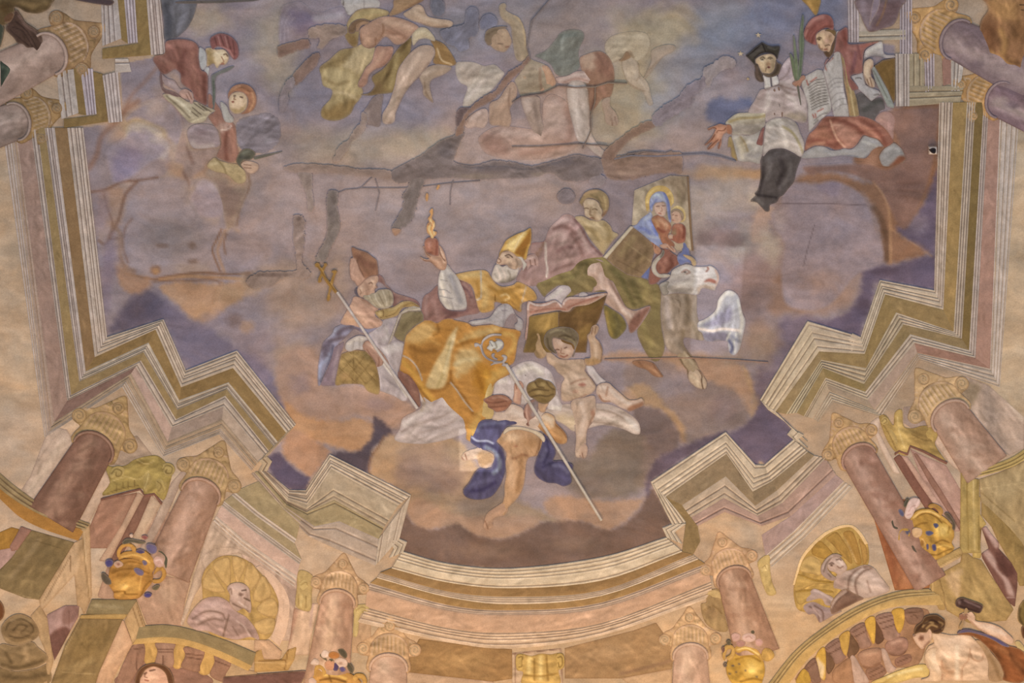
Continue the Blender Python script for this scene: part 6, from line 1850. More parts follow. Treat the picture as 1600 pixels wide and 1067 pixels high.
P mantle 835850 10 6 16 : 660 240 740 200 760 330 760 430 900 435 1080 410 1220 395 1100 440 1000 500 970 580 960 700 950 830 820 860 790 900 860 980 900 1060 760 1060 700 840 690 640 620 540 520 600 430 740 440 680 500 600 560 560 600 300
s 6a3c34 .8 7 4 : 700 260 720 380 740 470
s a87a70 .6 7 4 : 760 480 840 500 960 470
s 5c3a38 .7 4 2 : 890 460 910 540 930 640
s 6a484c .7 6 3 : 860 560 840 700 800 840
s 9c7068 .6 6 3 : 740 560 780 700
s 945c50 .8 4 2 : 940 470 1060 440 1200 402
P lace_sleeve a49c98 11 5 10 : 980 580 1010 510 1100 450 1230 400 1260 570 1400 590 1400 620 1260 630 1160 605 1040 620 990 660
s c6beb6 .7 6 3 : 1040 540 1140 480 1220 460
s 7c7472 .7 4 2 : 1000 640 1100 590 1240 590
s 45444c .95 5 2.5 : 1010 645 1100 620 1160 625 1240 640 1140 720
P hand ad957e 17 5 9 t=1.3 : 970 750 990 680 1050 640 1100 660 1110 740 1080 790 1080 880 1120 940 1130 1020 1100 1040 1050 1020 1010 980 980 900 970 830
f c8b298 .8 5 : 990 720 1050 670 1060 780 1040 860 990 850
l 6a4e3e .9 1.5 : 1020 920 1050 1010
l 6a4e3e .9 1.5 : 1060 900 1090 1020
s 8a6a54 .7 3 1.5 : 1090 740 1070 820 1090 900
P collar a69e98 7 3 7 t=1.3 : 580 280 640 250 680 290 690 400 680 500 640 510 600 560 560 600 560 500 580 400
P head ac8e74 8 5 10 t=1.1 : 290 370 300 310 360 260 420 230 520 240 570 290 580 360 560 460 550 560 500 600 450 590 420 540 380 520 350 490 330 440
f c4aa88 .8 4 : 310 340 370 290 420 310 420 380 400 440 370 470 340 420
e 3e3026 .95 : 355 370 24 16
s 4a382a .8 2.4 1.2 : 325 365 350 345 380 350
s 5a4636 .8 2 1 : 440 460 480 445 500 450
l 6a4e3a .8 1.6 : 350 440 370 500 400 500
s 6a3a30 .8 2 1 : 430 510 460 505
e b4907c .8 : 460 390 40 40
s 8a6c54 .6 4 2 : 500 320 510 400
> P beard 54402f 10 3 6 t=1.1 : 420 545 460 530 500 500 530 440 560 380 590 300 580 420 560 520 530 590 480 625 440 590
s 7a6450 .6 3 1.5 : 520 480 500 560
> P hair 6a5438 9 3 5 t=1.1 : 430 250 480 220 560 230 590 270 580 330 540 300 490 270
> P cap 84544c 11 6 10 t=1.2 : 140 300 150 240 180 170 240 90 330 40 430 20 510 45 550 110 560 200 540 240 470 210 400 230 330 280 310 340 320 440 270 440 210 410 160 370
s a4766c .8 6 3 : 200 180 280 100 400 60
s 643a34 .8 4 2 : 250 440 270 340 330 270 440 200 540 190
s 643a34 .6 3 1.5 : 180 350 220 260 300 180
s 643a34 .6 3 1.5 : 210 400 240 300 310 210
s aa7c72 .6 3 1.5 : 160 320 190 240
s 74483f .6 4 2 : 470 60 500 120 490 190
@ 1240 140 8.889
P lap_mantle 8c5e4e 3 7 18 : 420 385 560 370 760 375 900 360 1060 400 1200 480 1300 580 1380 700 1360 780 1280 800 1240 780 1180 700 1060 660 960 640 880 760 800 820 700 820 580 840 480 800 300 780 160 850 150 820 200 640 300 540
f 74463a .8 6 : 440 400 520 400 560 500 600 640 700 800 620 800 540 640 500 500
f a47866 .9 6 : 540 480 680 480 820 560 920 640 900 740 800 810 720 800 620 680 560 560
f 9c6c56 .8 6 : 260 600 380 540 480 560 520 660 440 700 300 680 220 690
s c49a80 .8 3 1.5 : 510 430 550 560 610 690 720 810
s c89c84 .7 3 1.5 : 550 490 640 495
s 6e4236 .8 6 3 : 560 410 720 450 860 520 960 600
s a87662 .8 5 3 : 780 420 940 500 1080 600 1200 700
s 6e4236 .7 6 3 : 940 420 1080 500 1200 620 1280 760
s 74463a .7 5 3 : 210 720 330 700 460 740 580 800
s b4886e .6 5 3 : 200 800 300 760 420 740
P pink_knee 9c7a70 3 4 12 : 1130 420 1180 340 1260 300 1360 320 1420 420 1400 560 1380 700 1300 580 1200 480
s b08e80 .6 8 4 : 1200 380 1300 380
P mantle_lining 96908c 5 4 10 : 800 830 880 770 940 690 980 640 1060 660 1160 690 1220 750 1250 800 1180 800 1090 850 1040 920 960 960 700 920 500 940 200 960 100 940 160 860 300 790 420 790 520 840 620 840 700 820
s b8b2aa .7 4 2 : 960 720 1060 750 1160 790
s 6c6c78 .7 2 1 : 200 955 400 950 600 930 760 918 900 930
s b0a8a0 .6 6 3 : 240 860 400 830
f 85564a .9 3 : 1080 880 1140 820 1210 795 1250 810 1240 860 1190 920 1130 920
f 48465a .9 2.5 : 910 985 1000 940 1060 890 1110 930 1150 970 1040 980
P lining_fold 8c8682 5 5 10 : 1190 920 1260 820 1340 770 1400 740 1500 820 1540 900 1560 960 1530 1020 1440 1040 1340 1067 1240 1060 1200 990
f 7a4c38 .95 3 : 1330 1060 1390 1000 1460 925 1540 925 1555 970 1500 1020 1400 1067
s b0a8a0 .7 5 3 : 1280 860 1370 800 1460 850
T open_book | book | large open book with rows of dark writing in front of the bearded figure in red
Q left_page a8a098 6 2 6 t=1.5 : 100 -100 130 -170 330 -280 400 -270 430 -200 480 0 530 180 520 300 420 385 350 440 210 600 200 400 190 200
l 4c4440 .8 1.4 : 200 -60 300 -130 420 -150
l 4c4440 .8 1.4 : 205 -20 310 -90 430 -110
l 4c4440 .8 1.4 : 215 15 320 -55 435 -70
l 4c4440 .8 1.4 : 220 50 330 -15 445 -35
l 4c4440 .8 1.4 : 225 90 340 25 450 5
l 4c4440 .8 1.4 : 230 130 345 65 460 40
l 4c4440 .8 1.4 : 235 165 355 105 465 80
l 4c4440 .8 1.4 : 240 205 360 145 475 120
l 4c4440 .8 1.4 : 245 245 365 185 480 155
l 4c4440 .8 1.4 : 250 280 370 225 485 195
l 8a4438 .8 1.8 : 235 -110 320 -170
l 8a4438 .8 1.8 : 330 305 410 265
k 8a4438 .8 1.8 : 180 -130 200 -60
k 8a4438 .8 1.8 : 265 345 285 390
k 8a4438 .8 1.8 : 300 335 310 385
l 4c4440 .7 1.4 : 290 430 380 350 470 320
l 4c4440 .7 1.4 : 280 480 340 420
Q right_page a49c96 7 2 6 t=1.5 : 410 -260 440 -340 560 -480 640 -590 660 -500 680 -300 700 0 760 250 770 375 560 372 530 250 490 60 450 -120
l 6c6462 .6 1.3 : 470 -60 560 -150 680 -160
l 6c6462 .6 1.3 : 480 0 570 -90 690 -100
l 6c6462 .6 1.3 : 490 60 580 -30 700 -40
l 6c6462 .6 1.3 : 510 150 590 60 710 40
l 6c6462 .6 1.3 : 530 220 620 140 730 120
l 6c6462 .6 1.3 : 550 300 640 220 740 200
l 8a4438 .8 1.8 : 490 -390 545 -440
k 8a4438 .7 1.8 : 430 -350 455 -270
Q cover_edge 8e7856 8 3 5 t=1.3 : 630 -620 680 -610 740 -380 800 -120 880 140 915 360 860 380 770 370 740 100 700 -100 680 -300
l 66563a .8 1.5 : 660 -560 740 -240 800 80 860 370
s c4b088 .7 2.4 1.2 : 690 -500 760 -160 820 200 850 360
l a07c58 .7 1.5 : 720 -100 770 160 780 360
T folded_sheet | paper | loose white folded sheet with small writing under the red figure's hand
@ 1240 20 8.889
Q sheet a09a98 6 2 5 t=1.5 : 800 880 960 830 980 900 1000 1000 1080 1040 1180 1080 1220 1120 1080 1230 990 1140 900 1060
l 4c4440 .9 1.5 : 860 910 920 900 940 920
l 4c4440 .9 1.5 : 1120 1140 1190 1130
T brown_folder | book | dark ochre book board standing behind the white folded sheet
Q board 6a5230 12 2 5 : 1120 740 1240 660 1400 625 1410 640 1412 1200 1390 1260 1300 1060 1200 880
Q spine 868880 14 2 4 t=1.5 : 1080 760 1120 740 1200 880 1300 1060 1400 1290 1390 1330 1300 1300 1220 1130 1130 940
k 5c5a50 .7 1.8 : 1110 800 1300 1180
T dark_recess | drapery | dark grey cloth shadow under the red figure's folded sheet
@ 1240 140 8.889
P cloth 5c5654 2 3 8 : 860 80 980 30 1060 140 1220 110 1270 260 1200 300 1130 420 1040 400 920 360 880 200
s 464440 .8 8 4 : 980 280 1140 180 1230 150
T palm_frond | palm | green palm frond held upright between the biretta figure and the red capped figure
@ 1200 0 4
P leaf 646c58 9 3 4 t=1.2 : 216 90 226 120 222 200 228 270 222 340 215 420 205 490 195 520 180 500 188 430 196 330 192 260 200 180
l 48523e .7 1.2 : 216 110 210 300 198 480
P leaf 6a7258 9 3 4 t=1.2 : 158 215 170 250 180 330 190 420 186 500 170 480 164 400 160 310
P leaf 60684e 9 3 4 t=1.2 : 136 335 156 355 172 410 182 480 178 520 160 480 148 420
P stem 5c5a48 9 2 2 t=1.1 : 176 500 188 500 196 560 208 650 200 652 188 590
P holding_hand 9c7460 9 3 5 t=1.3 : 150 520 175 500 200 480 225 470 235 490 215 510 200 540 170 540
T mauve_curtain | drapery | hanging mauve drapery fold with brown lining at the top right cornice
P fold 6c5c5e 14 5 12 : 555 -10 850 -10 830 50 790 150 720 180 640 200 610 170 580 100
s 84767c .7 9 5 : 590 20 600 100 640 170
f 5c4848 .8 6 : 700 30 800 0 830 20 790 120 700 180 640 190 680 110
s 7c5c3c .6 2.4 1.2 : 740 0 720 80 680 160
P lining 7e7078 19 4 8 : 660 -10 700 -10 690 60 650 130 630 180 640 90
T orange_drapery | drapery | large orange brown drapery hanging in from the top right corner
@ 1380 0 6.095
P cloth 8a6446 12 6 16 : 970 -20 1360 -20 1360 660 1240 670 1150 650 1080 580 980 540 950 450 920 330 935 200 1000 100 990 40
f a47c50 .8 14 : 1040 0 1300 20 1300 180 1160 220 1040 140
f 64422c .8 12 : 930 260 1000 180 1080 220 1100 380 1040 460 960 380
f 6c4c30 .7 12 : 1200 240 1340 220 1360 360 1240 400
s b08656 .7 10 5 : 1000 500 1100 560 1220 600
s 6a4a30 .7 6 3 : 1160 500 1200 580 1280 600
s a8804e .6 10 5 : 1120 300 1160 400 1140 500
k 3a2c20 .8 1.8 : 1300 45 1340 50
k 3a2c20 .8 1.8 : 1320 95 1340 100
T small_camera | camera | tiny white square box with a black round lens on the right brown cloud
@ 1200 0 4
Q housing d2cac4 20 20 2 t=1 o=.2 : 1004 916 1056 916 1058 966 1004 966
> P lens 1c1a1e 48 5 3 t=.8 : 1010 940 1022 928 1046 928 1050 945 1042 960 1024 956
T orange_plume | drapery | narrow ochre plume cut by the top edge above the red capped figure
P cloth 8e6f40 5 3 8 : 210 -10 325 -10 318 60 300 98 280 80 250 40
s b8925a .6 5 3 : 250 10 280 60
T cloud | cloud | broad mauve brown cloud below the red mantle on the right | painted clouds
@ 1090 160 3.446
P puff 8f7d7e 1 2 14 m=p o=0 w=7 : 390 640 390 580 440 550 440 480 480 440 560 420 640 430 720 410 800 430 880 480 930 560 960 660 1000 760 1010 850 960 900 860 940 760 1060 680 1120 560 1130 460 1080 440 900 460 780 420 700
f 9c8882 .8 10 : 400 600 450 560 480 640 430 700
f 7c7080 .6 10 : 640 440 740 420 780 470 700 500
s b09890 .7 5 3 : 390 620 400 680 440 720
s 5f5050 .6 1.6 .8 : 450 545 700 545 920 555
s 5f5050 .6 1.6 .8 : 630 660 600 760 570 880
e 987c70 .7 : 680 960 140 80
T cloud | cloud | dark reddish brown cloud along the right cornice behind the small white box | painted clouds
P puff 7c6056 1 2 14 m=p o=0 w=7 : 960 80 1060 30 1300 20 1310 60 1290 240 1250 440 1200 560 1140 680 1080 680 1020 560 960 460 900 420 720 380 600 400 560 340 700 330 900 320 1020 350 1080 300 1060 180
f 8c6c60 .7 12 : 1060 60 1180 60 1200 160 1100 240
f 6a5048 .7 12 : 1060 380 1200 380 1180 480 1080 480
s a48470 .7 4 2 : 560 430 740 390 920 430 1000 500 1020 600
s 5a4540 .7 7 4 : 950 560 990 640 1020 760
s a08068 .6 2 1 : 1060 700 1150 750 1240 820
l 6a4e44 .6 1.4 : 970 430 1010 420 1000 460
l 6a4e44 .6 1.4 : 1080 520 1110 500 1130 530 1100 550
""")

read_scene_text("""
! 1.07 1.0 .98
# lower left corner
@ 0 800 3.355
N trim_10
D arch_moulding 8f7d58 3 1.5 6 t=2 g=.3,.7 : -20 -220 60 -150 170 -70 290 -10 470 60 -20 -140 40 -90 130 -30 250 30 450 95
D arch_moulding a0763c 2 1 6 t=2 : -20 -140 40 -90 130 -30 250 30 440 95 -20 -90 30 -40 110 30 230 90 410 150
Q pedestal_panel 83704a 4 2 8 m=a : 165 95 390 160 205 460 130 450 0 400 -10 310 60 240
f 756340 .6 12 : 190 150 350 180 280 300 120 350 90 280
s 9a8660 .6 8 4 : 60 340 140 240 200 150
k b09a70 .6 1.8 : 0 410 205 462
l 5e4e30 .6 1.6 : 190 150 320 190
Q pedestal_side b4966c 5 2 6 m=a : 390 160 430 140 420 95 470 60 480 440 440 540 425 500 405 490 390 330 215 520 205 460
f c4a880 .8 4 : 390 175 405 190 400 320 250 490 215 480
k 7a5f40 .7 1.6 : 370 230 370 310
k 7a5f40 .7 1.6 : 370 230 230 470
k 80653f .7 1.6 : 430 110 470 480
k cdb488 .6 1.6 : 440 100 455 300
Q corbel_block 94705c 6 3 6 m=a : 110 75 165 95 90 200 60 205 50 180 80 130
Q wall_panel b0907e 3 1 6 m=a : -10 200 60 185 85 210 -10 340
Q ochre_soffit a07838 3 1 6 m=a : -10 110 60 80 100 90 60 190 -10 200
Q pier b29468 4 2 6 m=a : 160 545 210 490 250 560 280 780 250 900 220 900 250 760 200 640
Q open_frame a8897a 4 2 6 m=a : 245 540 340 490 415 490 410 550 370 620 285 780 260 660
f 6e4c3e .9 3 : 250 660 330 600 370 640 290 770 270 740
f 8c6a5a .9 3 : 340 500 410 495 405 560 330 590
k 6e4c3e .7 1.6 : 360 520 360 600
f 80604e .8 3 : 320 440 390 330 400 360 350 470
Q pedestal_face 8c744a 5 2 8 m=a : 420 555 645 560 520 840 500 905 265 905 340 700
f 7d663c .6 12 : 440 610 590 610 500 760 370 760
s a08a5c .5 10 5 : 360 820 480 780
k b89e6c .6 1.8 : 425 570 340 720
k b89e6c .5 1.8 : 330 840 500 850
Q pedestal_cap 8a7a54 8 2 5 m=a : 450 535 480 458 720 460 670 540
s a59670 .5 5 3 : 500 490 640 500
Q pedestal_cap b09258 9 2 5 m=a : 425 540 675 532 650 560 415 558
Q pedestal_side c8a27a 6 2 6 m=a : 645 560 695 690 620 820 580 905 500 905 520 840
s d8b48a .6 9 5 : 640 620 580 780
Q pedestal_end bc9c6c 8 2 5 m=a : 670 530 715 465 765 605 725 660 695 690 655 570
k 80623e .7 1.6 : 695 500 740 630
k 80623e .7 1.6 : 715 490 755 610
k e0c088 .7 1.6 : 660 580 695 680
T urn_finial | urn | round olive stone urn lid at the lower left corner
P lid 846c48 8 6 14 : 5 620 20 580 60 545 110 535 165 560 200 610 200 650 150 685 80 700 30 680
s 54432a .8 2.4 1.2 : 30 620 50 580 110 560 165 590 170 630 110 660 50 650
s 54432a .8 2.4 1.2 : 70 620 100 590 140 600 110 630
s b09468 .7 4 2 : 20 655 80 690 160 670
s a08860 .6 4 2 : 60 570 110 548 160 570
P shoulder 8c744e 6 6 14 : 15 690 80 702 165 680 200 710 250 755 235 790 170 820 80 830 0 810 -10 720
s b89a6c .8 9 5 : 130 715 140 770
s 5c4a2e .8 5 3 : 10 800 100 815 220 780
s 5c4a2e .7 5 3 : 30 740 60 790
P body 866e48 4 5 14 : -10 815 80 835 190 820 250 800 250 905 -10 905
s 5c4a2e .7 7 4 : 20 860 120 870 230 850
T dark_sleeve | drapery | dark brown rounded sliver at the left edge beside the urn
P form 6a4428 9 3 5 : -10 470 10 480 22 515 18 550 0 570 -10 570
T flower_vase | vase | golden two handled flower vase with blue flowers on the lower left pedestal | flower vases
P bowl ac7e3e 11 9 20 m=g t=1.6 : 570 330 580 290 610 260 660 245 730 250 780 280 800 330 795 370 765 410 735 445 700 456 605 455 595 420 570 380
f c89c50 .8 6 : 600 360 680 340 740 380 720 430 640 440 600 410
e e4bc6c .8 : 650 390 30 20
s 74501e .8 2.4 1.2 : 595 420 650 415 660 430 720 430
s 7c5622 .7 3 1.5 : 590 320 640 300 720 300 780 320
s 74501e .7 2.4 1.2 : 620 280 680 260 740 270
s dcb060 .7 2.4 1.2 : 740 340 730 410
s 74501e .7 2.4 1.2 : 790 360 760 390 740 440
s 8c6428 .6 5 3 : 620 330 700 330
P rim b48844 13 4 6 m=g t=1.4 : 620 250 640 215 690 205 750 200 800 240 810 290 790 320 770 280 720 250 660 240
s e0b868 .7 2.4 1.2 : 640 235 720 225 785 265
P handle bb8e48 13 4 5 m=g t=1.2 : 615 235 615 200 640 170 680 165 710 185 710 205 695 205 680 182 650 185 632 210 632 240
P handle bb8e48 13 4 5 m=g t=1.2 : 805 330 820 290 850 285 870 310 865 345 840 370 805 372 800 355 835 352 850 330 846 308 828 310
P flower 686078 15 3 5 t=1.2 : 765 175 785 165 820 180 820 210 795 220 770 200
P flower 544a60 15 3 5 t=1.2 : 712 205 735 195 758 205 750 225 725 225
P flower 4e4870 15 3 5 t=1.2 : 550 262 570 248 592 258 588 282 562 288
P flower c4a08c 15 3 5 t=1.2 l=pale_pink_rose : 805 245 825 230 858 245 858 280 830 290 808 270
s e0c4b0 .8 2 1 : 815 255 840 250 850 268
P flower c09e80 15 3 5 t=1.2 l=cream_flower : 595 270 620 255 645 270 640 290 612 292
e 8a5c48 .8 : 620 274 10 8
P flower 484270 15 3 5 t=1.2 : 755 432 775 422 795 432 785 447 762 447
P flower 6c6276 20 3 5 t=1.2 : 700 300 720 292 752 310 748 332 720 328
P flower 6a6072 20 3 5 t=1.2 : 745 258 762 255 772 272 756 280
P flower 84504a 14 3 4 t=1.1 l=red_flower : 740 130 758 122 775 132 762 145
P flower cdb49c 14 3 4 t=1.1 l=white_flower : 678 122 690 115 698 126 688 136
P leaf 565440 13 3 5 t=1.2 : 825 205 850 200 882 230 886 260 872 295 855 270 855 235
P leaf 5a5442 13 3 5 t=1.2 : 640 160 665 140 715 146 762 158 740 168 690 160 655 172
P leaf 5a5040 13 3 5 t=1.2 : 530 328 545 320 578 352 582 378 555 378 535 355
P leaf 645a42 13 3 5 t=1.2 : 795 402 820 382 838 390 820 410
# shell niche left with bust
T shell_niche | niche | ochre scallop shell niche behind the left stone bust | shell niches
P recess b39458 2 2 8 m=g : 1060 400 1060 340 1090 280 1150 235 1220 228 1290 250 1342 295 1425 390 1460 470 1440 570 1415 655 1342 670 1100 640
P rib bfa066 4 3 8 m=g o=.3 : 1065 400 1075 330 1110 295 1140 350 1180 420
P rib bfa066 4 3 8 m=g o=.3 : 1115 288 1170 240 1205 250 1210 340 1200 400
P rib bfa066 4 3 8 m=g o=.3 : 1215 240 1265 242 1290 275 1260 350 1240 380
P rib bfa066 4 3 8 m=g o=.3 : 1300 265 1345 300 1360 350 1310 420 1275 395
P rib bfa066 4 3 8 m=g o=.3 : 1370 335 1410 375 1420 440 1360 470 1325 445
P rib bfa066 4 3 8 m=g o=.3 : 1420 450 1455 490 1445 545 1380 540 1345 500
P rib bfa066 4 3 8 m=g o=.3 : 1440 560 1430 630 1370 640 1330 590 1380 560
D rim d2b494 1.5 1 5 t=1.6 : 1342 290 1410 360 1460 470 1450 570 1420 665 1362 278 1450 345 1515 460 1505 605 1465 705
T stone_bust | statue | pale stone bust of a bearded elder looking right in the left niche
P shoulders ac9080 6 8 18 : 980 580 1005 520 1070 455 1150 445 1210 480 1240 520 1290 550 1335 605 1360 670 1310 655 1240 670 1170 655 1090 625 1030 620
f c6aa98 .8 6 : 1060 475 1140 465 1190 500 1140 540 1060 530
s 78604f .8 3 1.5 : 1010 560 1080 520 1160 530 1180 560
s 78604f .7 3 1.5 : 1040 590 1110 560 1170 570
s ceb4a2 .7 4 2 : 1030 575 1100 540 1150 550
s 705846 .8 3 1.5 : 1200 540 1180 610 1170 650
s 78604f .6 2.4 1.2 : 1260 590 1300 620 1330 660
s d4bcaa .7 2.4 1.2 : 1240 570 1280 600 1310 650
s 78604f .6 2.4 1.2 : 1220 600 1250 650
P head b69c88 10 8 12 t=1.3 : 1190 400 1215 375 1265 372 1305 400 1312 450 1318 505 1308 530 1275 505 1240 520 1205 480 1205 435
f cdb5a0 .8 5 : 1200 400 1240 380 1280 400 1270 440 1230 450
s 4e3a2e .9 2 1 : 1268 412 1290 408
s 54402f .8 2.4 1.2 : 1280 450 1310 465
s 6c5444 .7 2.4 1.2 : 1220 480 1260 500 1300 520
s d8c4b2 .7 2.4 1.2 : 1250 470 1290 500
e 6c5444 .8 : 1262 432 18 12
s 7c6452 .7 2 1 : 1195 420 1210 400 1215 430
T arched_ledge | ledge | curved olive stone ledge with brackets below the left stone bust
D ledge_top 8f7d56 3.6 1.2 6 t=2 : 730 600 870 592 1005 617 1175 671 1342 740 713 665 855 655 990 672 1158 730 1320 806
D ledge_face c4a060 3 1 5 t=2 : 713 665 855 655 990 672 1158 730 1320 806 696 695 848 685 990 705 1140 760 1300 832
P bracket 9a765c 5 4 8 m=a : 690 705 755 692 755 780 715 840 670 905 605 905
k 5e4130 .7 1.6 : 700 720 750 712
k 5e4130 .7 1.6 : 720 740 715 830
P bracket a07e64 5 4 8 m=a : 815 688 915 688 910 730 905 812 815 808 826 730
k 5e4130 .8 1.6 : 822 718 908 718
k 5e4130 .8 1.6 : 830 735 902 735
k 5e4130 .8 2.2 : 856 755 856 805
P bracket 98745a 5 4 8 m=a : 965 708 1070 725 1050 805 1040 838 950 812 972 755
k 5e4130 .8 1.6 : 975 742 1060 752
k 5e4130 .8 1.6 : 980 760 1052 772
P bracket 98745a 5 4 8 m=a : 1125 750 1210 788 1185 848 1168 890 1100 855 1125 788
k 5e4130 .8 1.6 : 1130 780 1196 806
P spandrel c09a58 3 2 6 m=g : 755 688 815 688 826 730 798 810 755 780
P spandrel c09a58 3 2 6 m=g : 915 695 972 708 950 812 906 808
P spandrel c09a58 3 2 6 m=g : 1070 725 1125 750 1100 846 1040 838
P soffit b89a70 3 2 6 m=a : 1175 872 1208 788 1300 826 1342 838 1342 872
P back_wall 94705a 1 1 6 m=a : 605 905 755 780 920 812 1057 838 1090 905
T person | person | upturned face with short brown hair peeping up at the bottom left edge
P face caa080 10 6 12 t=1.3 : 735 905 745 856 772 818 815 805 856 822 880 864 890 905
f e4bc98 .8 5 : 750 870 780 830 820 820 830 870 800 900
s 4e3426 .9 2 1 : 785 832 812 826
s 4e3426 .9 2 1 : 755 848 768 842
s 844a38 .8 2 1 : 760 880 778 884
l 74503a .8 1.6 : 768 840 758 862 772 868
> P hair 64442c 12 4 8 t=1.4 : 708 898 722 838 755 806 805 793 865 806 900 848 912 905 885 905 872 856 848 826 805 810 764 826 738 864 730 905
T dark_slab | drapery | dark mauve brown slab at the bottom edge between the left brackets and the low vase
@ 400 800 4
Q slab 745446 8 3 6 : -210 1030 300 990 320 1000 280 1080 -210 1080
k 4a3226 .8 2 : -200 1032 296 994
T bracket_step | bracket | ochre angular bracket step beside the rosy column at bottom left
Q step b69258 5 3 6 m=a : -10 880 40 850 50 920 160 920 200 860 255 840 240 920 200 990 -10 1000
k 74522a .8 2 : 20 930 180 925
k 74522a .7 2 : 200 860 180 980
k e0bc80 .7 1.8 : -10 940 190 945
Q block c4a27c 6 2 5 m=a : -10 800 80 800 160 870 150 920 50 920 30 860 -10 870
T flower_vase | vase | golden vase heaped with white and rosy flowers at bottom edge left of the arc | flower vases
P bowl c0904a 12 8 16 m=g t=1.6 : 350 1000 390 960 440 990 500 1000 560 1000 620 1030 640 1080 360 1080
s f0c868 .8 4 2 : 430 1020 500 1020 560 1040
s 6e4a1c .8 3 1.5 : 400 1050 480 1040 560 1060
s 6e4a1c .7 2.4 1.2 : 450 1000 470 1060
P handle ca9e52 14 4 5 m=g t=1.2 : 365 980 380 955 415 960 440 1000 430 1040 410 1030 412 995 392 980 378 1000 385 1050 365 1040
P handle ca9e52 14 4 5 m=g t=1.2 : 600 1040 625 1012 670 1015 692 1050 690 1080 670 1080 665 1050 640 1040 620 1062
P flower d6bca0 16 3 5 t=1.2 l=white_flower : 340 945 365 915 395 930 390 955 355 955
P flower dcc4aa 16 3 5 t=1.2 l=white_flower : 405 890 425 862 455 875 450 905 420 912
P flower dcc0a4 16 3 5 t=1.2 l=white_flower : 490 930 520 910 565 925 570 960 530 975 500 960
e a88468 .7 : 530 945 16 12
P flower c8946c 16 3 5 t=1.2 l=rosy_flower : 430 940 470 925 500 950 490 985 440 985
P flower b47840 16 3 5 t=1.2 l=orange_flower : 450 890 480 870 520 885 515 912 470 915
P flower 544660 17 3 5 t=1.2 l=blue_flower : 480 955 500 940 518 960 510 990 485 990
P flower 64587a 17 3 5 t=1.2 l=blue_flower : 520 975 545 965 560 990 535 1000
P flower ceb096 16 3 5 t=1.2 l=white_flower : 330 1045 355 1035 380 1060 360 1080 330 1075
P leaf 58503c 15 3 5 t=1.2 : 510 860 545 855 570 890 560 915 530 895
P leaf 58503c 15 3 5 t=1.2 : 565 945 590 950 610 985 600 1010 575 985
P leaf 5e563e 15 3 5 t=1.2 : 400 900 410 885 440 915 440 930
P leaf 5e563e 15 3 5 t=1.2 : 455 920 480 918 485 940 462 945
# lower right
! 1.03 1 1
N trim_11
@ 1200 534 4
D pediment_moulding b0965c 3 1.5 6 t=2 g=.35,.75 : 1205 815 1300 800 1420 765 1530 720 1620 660 1240 860 1320 840 1440 810 1540 775 1620 730
Q pediment_post b09458 6 2 6 m=a : 1205 815 1250 850 1320 860 1320 1080 1330 1320 1200 1320
k 80642f .7 1.8 : 1245 860 1250 1300
k d4b880 .6 1.8 : 1285 870 1290 1300
k 80642f .6 1.6 : 1310 870 1316 1300
Q tympanum a88e62 4 2 8 m=a : 1320 860 1440 820 1620 740 1620 1300 1500 1160 1330 1000
f b49c70 .6 14 : 1400 880 1600 800 1600 960 1460 960
k 80683f .6 1.8 : 1330 940 1540 1120
k c8ae7c .6 1.8 : 1320 920 1600 880
@ 1340 780 5.169
Q wall_panel a0683f 1 1 8 m=a : 130 150 280 0 420 0 400 200 420 380 600 500 580 720 440 730 300 735 250 560 190 360
f b07a58 .7 14 : 280 430 420 400 560 520 560 700 380 700 320 560
f 8c5236 .7 10 : 150 190 240 160 300 330 330 600 320 700 240 540
s b08c7c .7 14 7 : 260 120 340 40
Q pedestal_cap b4925a 9 2 5 m=a : 560 545 600 510 830 390 850 430 830 470 650 570 610 590
k 80602e .6 1.6 : 600 570 830 445
f dcb680 .9 3 : 615 575 815 465 815 520 650 610
Q pedestal_side b08c54 6 2 6 m=a : 560 545 610 590 660 640 700 760 710 894 660 894 600 780
k d8b070 .7 1.8 : 600 570 610 760
k 7c5c30 .6 1.6 : 650 620 700 780
Q wall_panel ac8a54 3 2 8 m=a : 650 610 830 510 850 400 930 470 1000 490 1080 620 1180 760 1260 890 1200 980 900 1000 720 900
f cba676 .9 4 : 712 632 850 560 830 640 815 800
f b8985f .6 14 : 880 600 1020 640 1140 800 1000 880 880 760
f 957844 .5 12 : 880 480 960 500 960 620 880 600
Q post c0a05c 4 2 6 m=a : 940 -20 990 -20 990 120 1040 200 1000 240 990 380 1000 440 990 480 930 470 930 0
f 805c34 .9 3 : 945 245 1000 235 1000 370 940 370
Q tympanum_lower a0824e 3 2 8 m=a : 1000 -20 1344 -20 1344 700 1310 700 1240 520 1130 330 1080 220 1000 130
f 8c7040 .6 14 : 1060 60 1200 200 1300 400 1240 420 1120 240
k 745a30 .6 1.8 : 1060 20 1250 270
Q open_frame 7c5444 5 3 6 m=a : 1000 230 1040 220 1080 280 1140 350 1140 400 1240 510 1290 600 1290 700 1270 870 1230 840 1190 790 1100 640 1010 480 1000 440 1060 400
f c4a08c .9 3 : 1010 230 1060 225 1140 360 1110 390 1060 310
f c4a08c .9 3 : 1010 430 1050 405 1120 500 1130 560 1210 640 1260 740 1260 780 1210 760 1180 660 1110 570
f 5c3a30 .8 4 : 1130 420 1230 520 1270 600 1200 620 1130 520
k d0b09c .7 1.8 : 1210 790 1270 790
T flower_vase | vase | golden flower vase tilted on the right pedestal beside the arched pediment | flower vases
P bowl b68a40 11 9 20 m=g t=1.6 : 430 170 460 110 520 80 600 85 660 120 720 160 770 230 780 300 760 350 780 400 730 440 630 490 580 460 520 430 480 390 470 320 440 280 430 220
f d8b058 .85 6 : 620 200 700 180 750 250 740 310 660 300 620 260
f e8c474 .7 5 : 660 220 720 230 710 290 650 280
